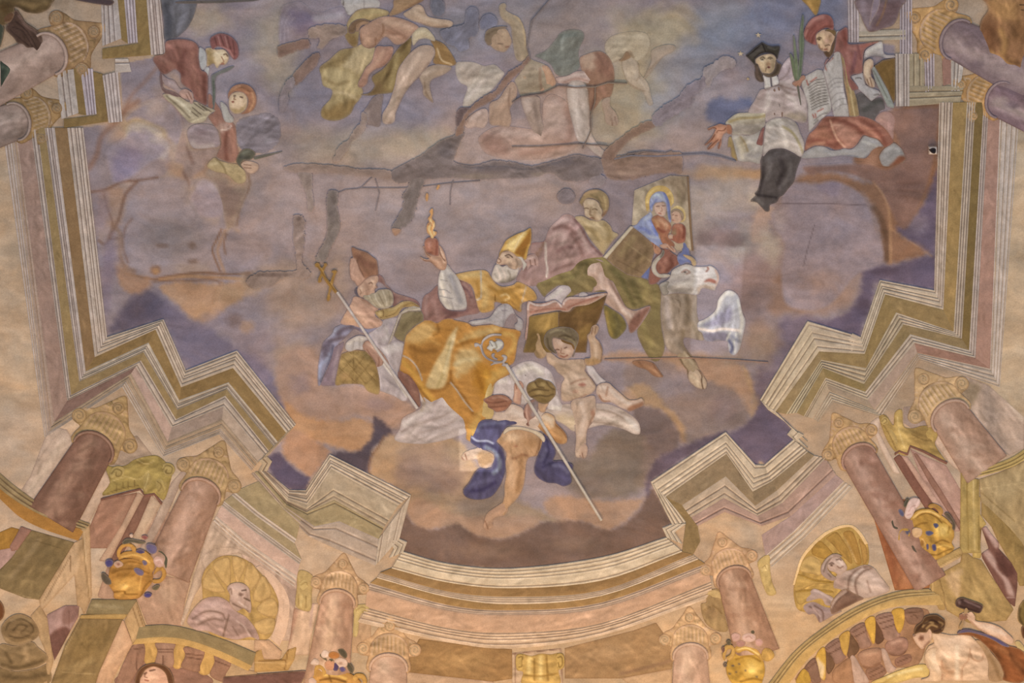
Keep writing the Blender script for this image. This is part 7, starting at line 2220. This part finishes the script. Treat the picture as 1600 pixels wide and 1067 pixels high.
s 74501e .8 2.2 1.1 : 480 140 560 110 640 150 680 190
s 74501e .8 2.2 1.1 : 620 360 680 330 740 350
s dcb25c .8 2.2 1.1 : 640 390 700 370 760 390
s 74501e .8 2.2 1.1 : 560 440 640 450 700 420 760 400
s 8a6224 .7 2.2 1.1 : 690 180 740 210 730 270
e 8c6030 .8 : 515 360 40 50
s d0a868 .7 1.6 .8 : 490 350 520 320 545 360 515 390 500 370
s 74501e .7 2.2 1.1 : 440 240 500 200 560 190
P rim c4984c 13 4 6 m=g t=1.3 : 430 170 440 130 500 90 590 80 650 115 720 160 770 220 745 220 690 170 620 130 540 110 470 150
s ecc87c .8 2 1 : 450 150 510 105 590 100 660 140
P handle b88e44 13 4 5 m=g t=1.2 : 320 330 325 270 345 235 385 225 425 240 430 290 410 330 400 290 370 260 350 280 350 320 335 345
P handle b88a48 13 4 5 m=g t=1.2 : 570 60 590 40 630 40 680 70 690 110 660 140 650 100 620 70 590 75
P flower 5c5868 15 3 5 t=1.1 l=grey_blue_flower : 385 250 405 240 425 255 415 285 390 280
P flower dcbcaa 15 3 5 t=1.1 l=white_rose : 380 110 410 20 450 -10 500 0 505 40 470 80 440 140 410 160 385 145
s b48a7c .7 1.6 .8 : 410 100 440 60 470 50
s b48a7c .7 1.6 .8 : 400 130 430 120
P flower d4ac7c 20 3 5 t=1.1 l=cream_flower : 440 250 470 230 515 240 520 280 490 310 450 300
P flower 505068 20 3 5 t=1.1 : 610 200 640 195 655 215 630 235
P flower 54546c 20 3 5 t=1.1 : 550 260 590 255 615 275 580 295 555 285
P flower 4e4a68 20 3 5 t=1.1 : 600 370 630 365 635 410 610 415
P flower 4e4a68 20 3 5 t=1.1 : 555 370 570 360 575 395 562 410
P flower 5c5a70 15 3 5 t=1.1 : 328 90 350 80 375 110 370 140 345 130
P leaf 4c4838 14 3 5 t=1.1 : 370 50 395 0 415 0 410 30 390 65
P leaf 504a3c 14 3 5 t=1.1 : 270 175 290 165 300 210 330 225 325 245 295 240 275 210
P leaf 5c4e3c 13 3 5 t=1.1 : 700 120 730 110 765 150 790 200 785 250 765 240 760 190 730 160
P leaf 5c5040 14 3 5 t=1.1 : 430 380 450 370 480 420 490 440 450 420
T shell_niche | niche | ochre scallop shell niche behind the right stone bust | shell niches
@ 1230 800 7.906
P recess b8924e 2 2 8 m=g : 85 900 130 720 180 570 290 420 410 310 540 220 700 175 820 195 930 280 990 390 1010 500 1000 640 900 760 700 1000 560 1200 400 1260 250 1240 130 1200 85 1060
P rib bb9652 4 3 8 m=g o=.3 : 100 980 110 800 160 770 380 830 560 860 560 900 340 890
s e0c080 .7 3 1.5 : 180 750 340 810 500 830
s 906a24 .7 3 1.5 : 150 770 340 840 540 870
P rib c4a060 4 3 8 m=g o=.3 : 150 720 190 600 300 540 420 620 420 780 300 760
P rib a8803c 4 3 8 m=g o=.3 : 300 490 340 390 420 360 560 500 580 560 460 580 340 540
P rib ac8442 4 3 8 m=g o=.3 : 480 330 560 260 620 250 700 360 780 500 800 640 700 560 560 400
s d8b474 .7 3 1.5 : 490 350 580 470 680 560
P rib a87e3e 4 3 8 m=g o=.3 : 690 280 740 230 800 240 840 300 880 430 920 620 850 640 780 480
s dcb878 .7 3 1.5 : 680 290 760 420 850 620
P rib b08646 4 3 8 m=g o=.3 : 880 320 930 370 980 440 990 600 940 640 910 460
@ 1200 800 4
P rib bb9652 4 3 8 m=g o=.3 : 170 530 180 490 300 480 400 490 400 520 280 540 200 580
s 906a24 .7 3 1.5 : 180 495 290 490 400 500
@ 1230 800 7.906
D rim e2bc84 1.5 .8 4 t=1.3 : 95 900 150 710 210 560 320 430 460 300 560 240 680 195 790 190 880 270 960 400 70 900 120 710 180 545 290 405 430 275 540 210 680 160 810 165 910 250 1000 390
T stone_bust | statue | pale stone bust with curly hair and open book looking up in the right niche
@ 1200 800 4
P shoulders b89c86 6 8 18 : 410 470 420 410 460 370 520 360 600 330 660 350 700 400 740 450 760 490 700 520 600 540 560 520 500 500 440 480
f d0b49c .8 6 : 560 390 640 365 700 410 730 470 680 500 590 500 565 450
s 7c5e4c .8 3 1.5 : 500 480 510 410 560 360 640 335
s 7c5e4c .8 3 1.5 : 560 520 545 440 590 375 650 350
s 8c6e5a .6 3 1.5 : 620 430 640 500
s dcc4ae .7 4 2 : 530 450 540 400 590 355
f a88874 .7 5 : 410 460 440 410 480 420 470 470
P arm b09482 6 5 10 t=1.6 : 270 490 300 480 360 510 410 540 400 580 360 580 330 540 250 560 240 545
s d4b8a4 .7 3 1.5 : 290 490 340 510 400 550
P stone_book 84644f 8 5 10 t=1.6 : 390 580 420 530 480 480 540 510 600 540 560 560 460 610 400 640
f 6a4c3a .8 4 : 430 600 500 560 580 545 520 590 440 625
s c0a48c .8 2.4 1.2 : 400 575 440 525 485 490
s 5c4234 .8 2 1 : 405 590 450 535 500 500
s c0a48c .7 2 1 : 395 600 430 545 490 498
P drapery a2877a 5 5 10 t=1.6 : 220 590 280 560 350 590 390 600 460 620 420 640 350 680 320 690 290 640 250 640
s 705444 .8 2.4 1.2 : 260 590 310 630 320 690
s 705444 .8 2.4 1.2 : 290 585 340 620 345 680
s ccb0a0 .7 2.4 1.2 : 280 600 325 650
@ 1230 800 7.906
P head c0a28c 10 8 12 t=1.2 : 490 640 520 580 580 540 660 570 720 640 740 700 700 740 640 780 580 740 520 720
f d6bca4 .8 4 : 600 600 670 590 710 650 660 690 610 650
e 5c4436 .9 : 548 655 20 20
s 5c4436 .8 2 1 : 520 640 550 625 575 640
s 5c4436 .8 2 1 : 610 590 650 580 665 595
s 7c5a48 .8 2 1 : 620 670 650 690 690 670
> P hair a38876 11 5 9 t=1.3 : 420 760 420 680 470 590 540 530 620 520 680 550 640 560 570 560 520 620 500 700 560 780 610 820 560 850 480 820
s 705a48 .8 2 1 : 450 740 480 640 540 560
s d0b8a4 .7 2 1 : 440 700 480 600 560 540
s 705a48 .7 2 1 : 500 760 540 800
T arched_ledge | ledge | curved ochre stone ledge with deep brackets below the right stone bust
@ 1200 800 4
D ledge_top b0925e 3.6 1.2 6 t=2 g=.4,.8 : 0 1080 160 880 340 730 560 590 800 500 1000 480 40 1110 200 900 370 760 580 630 800 545 1070 520
D ledge_face c8a060 3 1 5 t=2 : 40 1110 200 900 370 760 580 630 800 545 1070 520 90 1130 240 930 390 800 590 670 800 590 1100 580
@ 1230 920 6.095
P back_wall a87c58 1 2 8 m=a : 100 900 220 690 420 520 680 350 980 220 1120 200 1341 200 1341 420 1250 720 1000 760 780 900
P bracket 8c6850 5 6 9 m=a : 1115 205 1280 190 1290 310 1160 335
k 5a3e2a .8 1.6 : 1130 230 1285 215
l 5a3e2a .7 1.6 : 1180 260 1220 250 1240 280
P bracket a07a62 5 6 9 m=a : 840 270 1000 230 1030 380 1080 440 1000 500 930 480 900 400
k 5c3e2c .8 1.6 : 850 290 1000 250
k 5c3e2c .8 1.6 : 880 330 1010 290
k 5c3e2c .8 1.6 : 905 380 1025 340
P bracket 9c765e 5 6 9 m=a : 595 400 730 320 760 440 800 540 700 570 660 480
k 5c3e2c .8 1.6 : 610 420 735 345
k 5c3e2c .8 1.6 : 640 460 750 400
P bracket 94705a 5 6 9 m=a : 360 560 490 470 520 590 560 650 470 720 420 640
k 5c3e2c .8 1.6 : 370 580 495 495
k 5c3e2c .8 1.6 : 400 620 510 560
P bracket 8c6850 5 6 9 m=a : 165 750 270 660 320 860 300 896 240 896 200 800
k 5c3e2c .8 1.6 : 180 770 280 690
P dark_gap 6a4a34 4 2 6 m=a : 835 290 880 310 930 440 900 510 840 510
P dark_gap 74543a 4 2 6 m=a : 590 420 640 470 690 570 620 650 570 630
P dark_gap 74543a 4 2 6 m=a : 365 580 420 630 455 720 400 810 370 760
P spandrel cf9f44 6 3 6 m=g : 995 215 1110 195 1110 340 1070 420 1040 380
P spandrel cf9f44 6 3 6 m=g : 740 310 835 270 835 500 810 515 780 440
P spandrel c89a4a 6 3 6 m=g : 495 460 590 400 590 520 560 640 520 580
P spandrel cf9f44 6 3 6 m=g : 275 640 360 560 365 840 330 860 300 800
f e8c898 .9 3 : 280 660 310 680 355 740 340 850 310 840
P spandrel c0953e 6 3 6 m=g : 100 840 160 760 220 820 210 900 90 900
P rosy_boss a67a60 6 8 14 m=a : 930 560 960 500 1060 460 1140 480 1150 560 1100 630 1020 640 970 620
s 74503a .7 4 2 : 980 620 1060 640 1130 600
s cba080 .6 5 3 : 1000 520 1080 490
P rosy_boss ac8060 6 8 14 m=a : 670 640 740 580 880 565 900 640 880 720 780 760 720 740
s cfa27c .6 6 3 : 740 620 840 600
s 7c563c .7 4 2 : 730 740 800 750 880 710
P rosy_boss ac7e58 6 8 14 m=a : 430 800 500 720 595 660 620 760 620 896 460 896
P web c4a084 5 4 8 m=a : 600 660 640 640 700 740 780 880 720 896 640 896
P web c4a084 5 4 8 m=a : 890 580 940 580 1000 720 1040 760 960 800 920 700
P tread 9a7054 4 3 6 m=a : 750 770 880 710 940 810 790 870
k 5e402c .7 1.6 : 780 800 900 740
k 5e402c .7 1.6 : 790 840 920 780
P tread 966c52 4 3 6 m=a : 1030 670 1160 620 1180 690 1050 740
k 5e402c .7 1.6 : 1050 700 1170 650
P straw d8b468 7 4 8 m=g : 800 896 940 830 1060 780 1260 720 1341 740 1341 830 1200 850 1040 896
s f4dc9c .7 4 2 : 960 840 1120 790 1280 760
s a88440 .6 3 1.5 : 920 896 1040 820
T mallet | mallet | dark wooden mallet swung up in the bare backed worker's hand
@ 1400 930 6.72
P mallet_head 4a342c 16 6 9 t=1.3 : 625 100 640 50 690 28 740 40 900 100 905 150 870 190 780 165 660 130
s 86685c .8 3 1.5 : 720 55 880 125
s 2c1c18 .7 4 2 : 680 125 780 155 870 180
e 8a6c60 .8 : 665 75 24 30
P mallet_handle b08c5c 16 3 3 t=1.1 : 725 130 755 135 750 190 720 200 700 340 670 360 665 330 700 260
T person | person | bare backed worker raising a mallet at lower right, brown cloth round the waist
P back deb68c 10 8 20 : 300 640 340 540 400 500 370 400 470 400 580 420 740 415 800 440 880 530 940 620 970 720 980 894 1130 894 600 900 500 894 430 860 330 760
f ecc8a0 .8 10 : 480 460 640 440 740 470 680 620 560 640 480 560
s a87450 .7 3 1.5 : 480 690 490 760 540 800 600 800
s b0805a .7 2.4 1.2 : 790 620 800 660 850 690 900 680 920 620
s b0805a .6 2.4 1.2 : 780 560 760 680 700 760 690 880
f c89a70 .8 6 : 490 720 560 780 620 800 590 894 500 894
s f4d8b0 .7 6 3 : 640 540 640 700 640 860
s c89c72 .6 5 3 : 840 560 900 580 930 660
P waist_shadow b08a60 10 4 12 : 830 470 930 500 1000 600 1080 700 1130 820 1130 894 980 894 970 720 900 560
s 8c6840 .6 6 3 : 980 640 1050 760 1090 880
P front_arm dfb88c 13 6 12 : 300 640 360 560 440 560 480 660 500 760 490 894 260 894 350 850 340 740
f f0d0a8 .8 7 : 340 640 400 600 440 680 440 800 380 780
s a87450 .7 3 1.5 : 490 700 495 800 480 890
P raised_arm dcb08a 13 6 11 : 690 190 760 185 790 170 830 220 840 270 960 290 1080 330 1160 390 1230 460 1220 510 1180 515 1080 460 940 400 860 350 800 300 750 250
f f0d0ac .8 5 : 840 290 960 310 1080 350 1150 410 1080 420 940 370 850 320
s a06c48 .7 2.4 1.2 : 780 270 860 345 960 405 1100 470
l 84543a .8 1.6 : 700 200 750 205
s 8c5a40 .8 2.4 1.2 : 670 220 690 260 730 240
P grip_fingers 9a6a4e 14 3 4 t=1.2 : 665 215 690 195 750 215 740 250 700 270 670 250
P cloth 8e542e 11 7 14 : 640 410 700 385 800 390 920 420 1040 470 1130 520 1344 600 1344 900 1130 894 1130 820 1080 700 1000 590 900 490 800 430
f 603a20 .8 6 : 1000 560 1080 640 1140 780 1150 880 1130 860 1090 720
s b47444 .6 8 4 : 1060 540 1180 620 1300 760
s 6a3e22 .7 6 3 : 1200 620 1260 720 1340 800
s a86438 .6 8 4 : 1220 800 1300 860
P purple_hem 5c5068 14 4 6 t=1.5 : 640 405 690 365 760 360 860 385 960 410 1060 450 1160 510 1190 545 1120 530 1020 470 900 420 780 390 700 395
P head d4a884 14 6 10 t=1.2 : 175 430 200 410 250 390 320 390 345 355 375 390 370 470 310 540 270 565 230 530 200 490
f e0b894 .9 4 : 180 430 215 420 250 480 270 540 235 530 200 480
e 7a5038 .9 : 265 450 34 36
s 5c3a28 .8 2 1 : 180 430 200 420
s 8a5a40 .7 3 1.5 : 300 540 350 490
P ear dcb08c 16 3 4 t=1.2 : 340 370 355 355 375 390 375 450 358 470 345 420
P hair 553a24 16 6 10 t=1.2 : 190 390 210 330 270 280 300 230 360 210 430 210 480 240 515 270 515 320 490 380 440 405 380 395 350 355 310 390 240 390 200 410
s b4905c .8 3 1.5 : 280 330 330 280 390 290
s b4905c .8 3 1.5 : 320 350 370 310 430 330
s b08a58 .7 3 1.5 : 450 280 490 300 480 350
s 34221a .8 2.4 1.2 : 300 300 380 260 440 290
s 34221a .8 2.4 1.2 : 400 380 460 360 500 320
s 34221a .7 2.4 1.2 : 220 370 270 310
k 3a2a1c .8 2 : 520 315 590 328
T white_scarf | drapery | pale round cloth end at the right edge above the raised arm
P cloth cdae70 8 4 8 : 1250 500 1290 480 1344 540 1360 590 1290 570
T dark_form | drapery | dark green brown rounded form at the right edge beside the raised arm
P form 7c6436 8 4 8 : 1280 200 1300 110 1360 60 1360 340 1320 310 1285 270
s 4c3a20 .8 4 2 : 1300 140 1290 220 1330 310
P dark_lower 5a3a24 9 3 6 : 1315 350 1360 320 1360 450 1330 440
T flower_vase | vase | golden vase with pink roses at bottom edge right of the arc | flower vases
@ 800 800 4
P bowl c4953f 11 9 18 m=g t=1.6 : 1340 960 1370 900 1420 880 1500 880 1560 910 1580 980 1570 1040 1540 1080 1400 1080 1350 1030
f e4b85c .7 6 : 1460 930 1540 930 1560 1000 1500 1040 1450 1000
e f4cc70 .8 : 1500 980 36 40
e 6a5a4a .9 : 1380 960 12 8 1360 1010 10 8 1420 950 10 8 1460 990 9 7 1400 1000 9 7 1530 1030 10 8
s 8a6020 .7 3 1.5 : 1400 920 1480 900 1550 930
s 8a6020 .7 3 1.5 : 1430 1060 1500 1040 1560 1050
P rim ca9a4c 13 4 6 m=g t=1.3 : 1390 850 1440 830 1520 850 1560 900 1570 940 1530 900 1470 870 1410 880
s f4d484 .8 2 1 : 1410 860 1470 850 1540 890
P handle ca9c52 14 4 5 m=g t=1.2 : 1315 900 1330 840 1370 830 1395 860 1390 900 1360 930 1340 910 1365 890 1372 860 1350 858 1335 890 1330 930
P handle ca9c52 14 4 5 m=g t=1.2 : 1560 880 1580 850 1620 860 1640 900 1610 930 1580 930 1560 910
P flower dcb49c 15 3 5 t=1.2 l=pink_rose : 1440 770 1480 755 1520 770 1520 800 1480 815 1440 800
s b4846c .7 1.6 .8 : 1460 785 1480 775 1500 790
P flower cda08a 15 3 5 t=1.2 l=pink_rose : 1370 770 1400 755 1430 770 1420 800 1385 810
P flower b48470 15 3 5 t=1.2 l=dusky_rose : 1400 810 1430 800 1460 815 1445 840 1410 840
P flower c89884 15 3 5 t=1.2 l=pink_rose : 1520 800 1550 790 1570 815 1550 840 1525 830
P leaf 60543e 14 3 5 t=1.2 : 1340 820 1350 800 1370 810 1360 840
P leaf 60543e 14 3 5 t=1.2 : 1490 745 1510 735 1520 755 1500 765
P leaf 705040 14 3 5 t=1.2 : 1310 860 1325 840 1340 860 1325 890
P leaf 605040 14 3 5 t=1.2 : 1320 960 1335 940 1345 960 1330 970
""")

read_scene_text("""
O .85
# plaster repairs and cracks across the painting
@ 400 267 4
T plaster_repair | plaster patch | long dark grey horizontal plaster repair across the sky above the flaming heart
@ 690 120 3.733
P fill 70635f 9 1.5 5 m=p o=0 j=.6 : -300 560 -200 500 -110 450 -20 380 50 350 130 330 100 400 75 470 80 500 180 520 300 490 420 500 520 520 620 500 720 470 790 455 850 465 930 480 940 560 860 600 780 610 700 600 640 560 560 580 460 590 330 595 200 600 80 590 -100 600 -250 620
e 5a5254 .7 : 30 420 60 60 300 530 160 24 720 500 120 30
e 857567 .7 : 200 580 160 20 600 570 100 20
l 4c4a50 .6 1.4 : 80 510 200 530 340 520 500 540 640 510 760 470 880 470
P fill 846a5a 9 1.5 5 m=p o=0 j=.6 : 930 480 1000 470 1100 455 1200 440 1344 440 1400 450 1400 560 1344 560 1240 570 1120 600 1040 605 960 580
e 6c564c .6 : 1100 590 100 14 1160 520 60 12
e a08470 .6 : 1080 560 100 16
@ 400 267 4
P fill 8a7468 9 1.5 5 m=p o=0 j=.7 : 170 -20 260 -44 400 -40 520 -30 640 -10 720 -10 840 0 840 60 760 44 640 30 500 12 360 16 240 10
P branch 70645e 9 1.5 5 m=p o=0 j=.8 : 980 30 1056 40 1020 150 985 280 940 342 880 372 848 350 890 280 920 200 918 150 950 100
e 786a60 .6 : 900 320 40 40
P branch_end a07a60 13 2 4 m=p t=1.6 : 848 360 905 365 890 395 865 405
T plaster_repair | plaster patch | grey vertical plaster repair ending above the golden double-barred cross
P fill 756961 9 1.5 5 m=p o=0 j=.8 : 455 128 512 130 506 200 524 320 512 400 462 490 432 565 372 560 395 500 440 400 446 300 440 200
e 5c524e .6 : 480 240 30 100
T plaster_repair | plaster patch | short beige plaster repair hanging below the left end of the long repair
P fill 8c7a70 9 1.5 5 m=p o=0 j=.6 : 262 10 344 14 352 120 360 240 326 248 310 130
e 6c5c52 .5 : 325 60 20 60
T plaster_repair | plaster patch | brown angled plaster repair left of the golden double-barred cross
P fill 8a7468 9 1.5 5 m=p o=0 j=.8 : 232 290 262 278 300 290 306 400 296 500 292 580 340 630 336 655 300 672 180 668 100 720 0 735 -40 730 -60 690 0 640 120 630 246 624 252 560 234 450
e 5e4c44 .7 : 100 650 140 14 268 300 24 18
e a4887a .6 : 270 560 26 50
T plaster_repair | plaster patch | diagonal plaster repair left of the open hand, brown below and mauve above
@ 800 0 4
P lower_fill 7a6052 9 1.5 5 m=p o=0 j=.7 : 560 980 600 920 680 860 760 800 850 755 890 770 890 800 800 840 720 890 660 960 640 1010 590 1010
P upper_fill 7b6f74 9 1.5 5 m=p o=0 j=.7 : 880 780 880 720 950 660 1040 600 1100 530 1180 490 1200 440 1220 490 1210 540 1150 590 1120 660 1050 700 960 760 930 790
P tip_fill 8c7f7c 9 1.5 5 m=p o=0 j=.7 : 1195 500 1200 430 1260 390 1330 350 1390 370 1390 420 1320 440 1260 490 1240 540 1210 540
T plaster_repair | plaster patch | brown slanting plaster repair left of the flying ochre figure
@ 400 0 4
P fill 7a6256 9 1.5 5 m=p o=0 j=.7 : 232 470 290 400 340 350 385 330 400 350 372 420 320 470 270 520 240 530
P fill 887568 9 1.5 5 m=p o=0 j=.7 : 325 190 380 160 460 150 560 165 560 220 480 240 420 300 380 300 400 240 340 240
P grey_fill 7a6e70 12 2 4 m=p o=0 j=.6 : 180 520 232 478 240 530 200 580 205 620 170 700 145 690 150 600
T plaster_repair | plaster patch | beige crooked plaster repair below the feet of the flying ochre figure
P fill 8a776c 9 1.5 5 m=p o=0 j=.7 : 660 700 700 720 690 790 650 850 600 880 580 930 540 980 520 1010 480 1010 500 950 530 900 580 870 610 810 650 770
e 6a5a52 .5 : 600 880 20 40
T plaster_repair | plaster patch | brown slanting plaster repair crossing the faint kneeling figure
P fill 7f6353 9 1.5 5 m=p o=0 j=.7 : 1245 870 1255 800 1285 740 1330 680 1400 620 1440 590 1500 560 1560 470 1610 430 1660 400 1700 350 1710 380 1640 460 1580 520 1520 590 1460 640 1380 680 1320 730 1300 800 1290 840
P dark_spot 5a4a48 9 1.5 5 m=p o=0 j=.6 : 1250 740 1260 690 1300 670 1340 680 1300 720 1285 770 1255 790
T plaster_repair | plaster patch | brown plaster repair crossing the mauve wing
P fill 765c50 9 1.5 5 m=p o=0 j=.7 : 135 320 140 290 200 270 280 250 330 250 330 300 250 320 180 350 140 355
T plaster_repair | plaster patch | round grey plaster spot left of the seated youth's hair
@ 800 267 4
P fill 75696a 9 1.5 5 m=p o=0 j=.5 t=1.5 : 282 160 300 130 330 112 370 120 395 160 385 195 345 208 300 200
T plaster_repair | plaster patch | round faint plaster spot touching the long repair above the seated youth
P fill 827472 9 1.5 5 m=p o=0 j=.5 t=1.5 : 480 60 500 30 550 20 585 50 570 90 530 108 495 95
T plaster_repair | plaster patch | oval slate blue plaster spot at the top edge
@ 400 0 4
P fill 62626c 9 1.5 5 m=p o=0 j=.4 t=1.5 : 1088 30 1100 -5 1150 -6 1178 30 1175 80 1140 104 1105 90
T plaster_repair | plaster patch | pair of slate blue plaster spots beside the curly haired faint figure
P fill 6c6a76 9 1.5 5 m=p o=0 j=.4 : 1150 200 1220 170 1300 150 1310 80 1340 45 1385 60 1390 130 1380 220 1330 240 1330 300 1280 325 1240 290 1190 270
P fill 6a6a7a 9 1.5 5 m=p o=0 j=.4 : 1405 180 1400 130 1440 90 1490 100 1510 150 1450 180
T plaster_crack | crack | thin dark crack running level across the faint kneeling and seated figures
@ 800 0 4
B line 6a564c 17 .5 1 t=1 m=p : 0 638 60 602 190 585 290 535 400 545 520 540 600 515 720 520 0 645 60 609 190 592 290 542 400 552 520 547 600 522 720 527
B line 6a564c 17 .5 1 t=1 m=p : 0 916 170 915 400 898 560 906 600 912 0 923 170 922 400 905 560 913 600 919
B line 5e4c42 17 .5 1 t=1 m=p : 518 540 515 640 490 720 490 820 440 930 524 540 521 640 496 720 496 820 446 930
T plaster_crack | crack | thin dark crack rising to the top edge right of the faint figure's raised arm
B line 655a56 12 .5 1 t=1 m=p : 108 360 90 300 120 130 170 70 235 -5 114 360 97 300 127 132 176 73 242 -2
T plaster_crack | crack | dark blue grey crack running right below the diagonal repair towards the cassock
B line 62606a 12 .5 1 t=1 m=p : 640 990 740 968 900 972 1050 966 1200 958 1300 975 1400 1005 640 999 740 977 900 981 1050 975 1200 967 1300 984 1400 1014
B line 6a5a52 12 .5 1 t=1 m=p : 720 960 820 945 960 955 1000 940 720 968 820 953 960 963 1000 948
T plaster_crack | crack | thin crack crossing the sky below the long repair towards the flames
@ 400 267 4
B line 6a5e5c 6 .5 1 t=1 m=p : 500 140 560 115 650 108 720 40 505 145 562 121 652 114 726 44
B line 6a5e5c 6 .5 1 t=1 m=p : 640 105 780 105 900 105 1010 100 1200 75 1400 60 640 111 780 111 900 111 1010 106 1200 81 1400 66
B line 6a5e5c 6 .5 1 t=1 m=p : 742 50 768 140 745 250 748 50 774 140 751 250
B line 6a5e5c 6 .5 1 t=1 m=p : 1230 60 1212 130 1210 215 1236 60 1218 130 1216 215
T plaster_crack | crack | long faint level crack below the open book through the cloud bank
B line 946e5a 9 .5 1 t=1 m=p : 2180 1176 2400 1170 2700 1165 3000 1180 3200 1195 2180 1183 2400 1177 2700 1172 3000 1187 3200 1202
""")
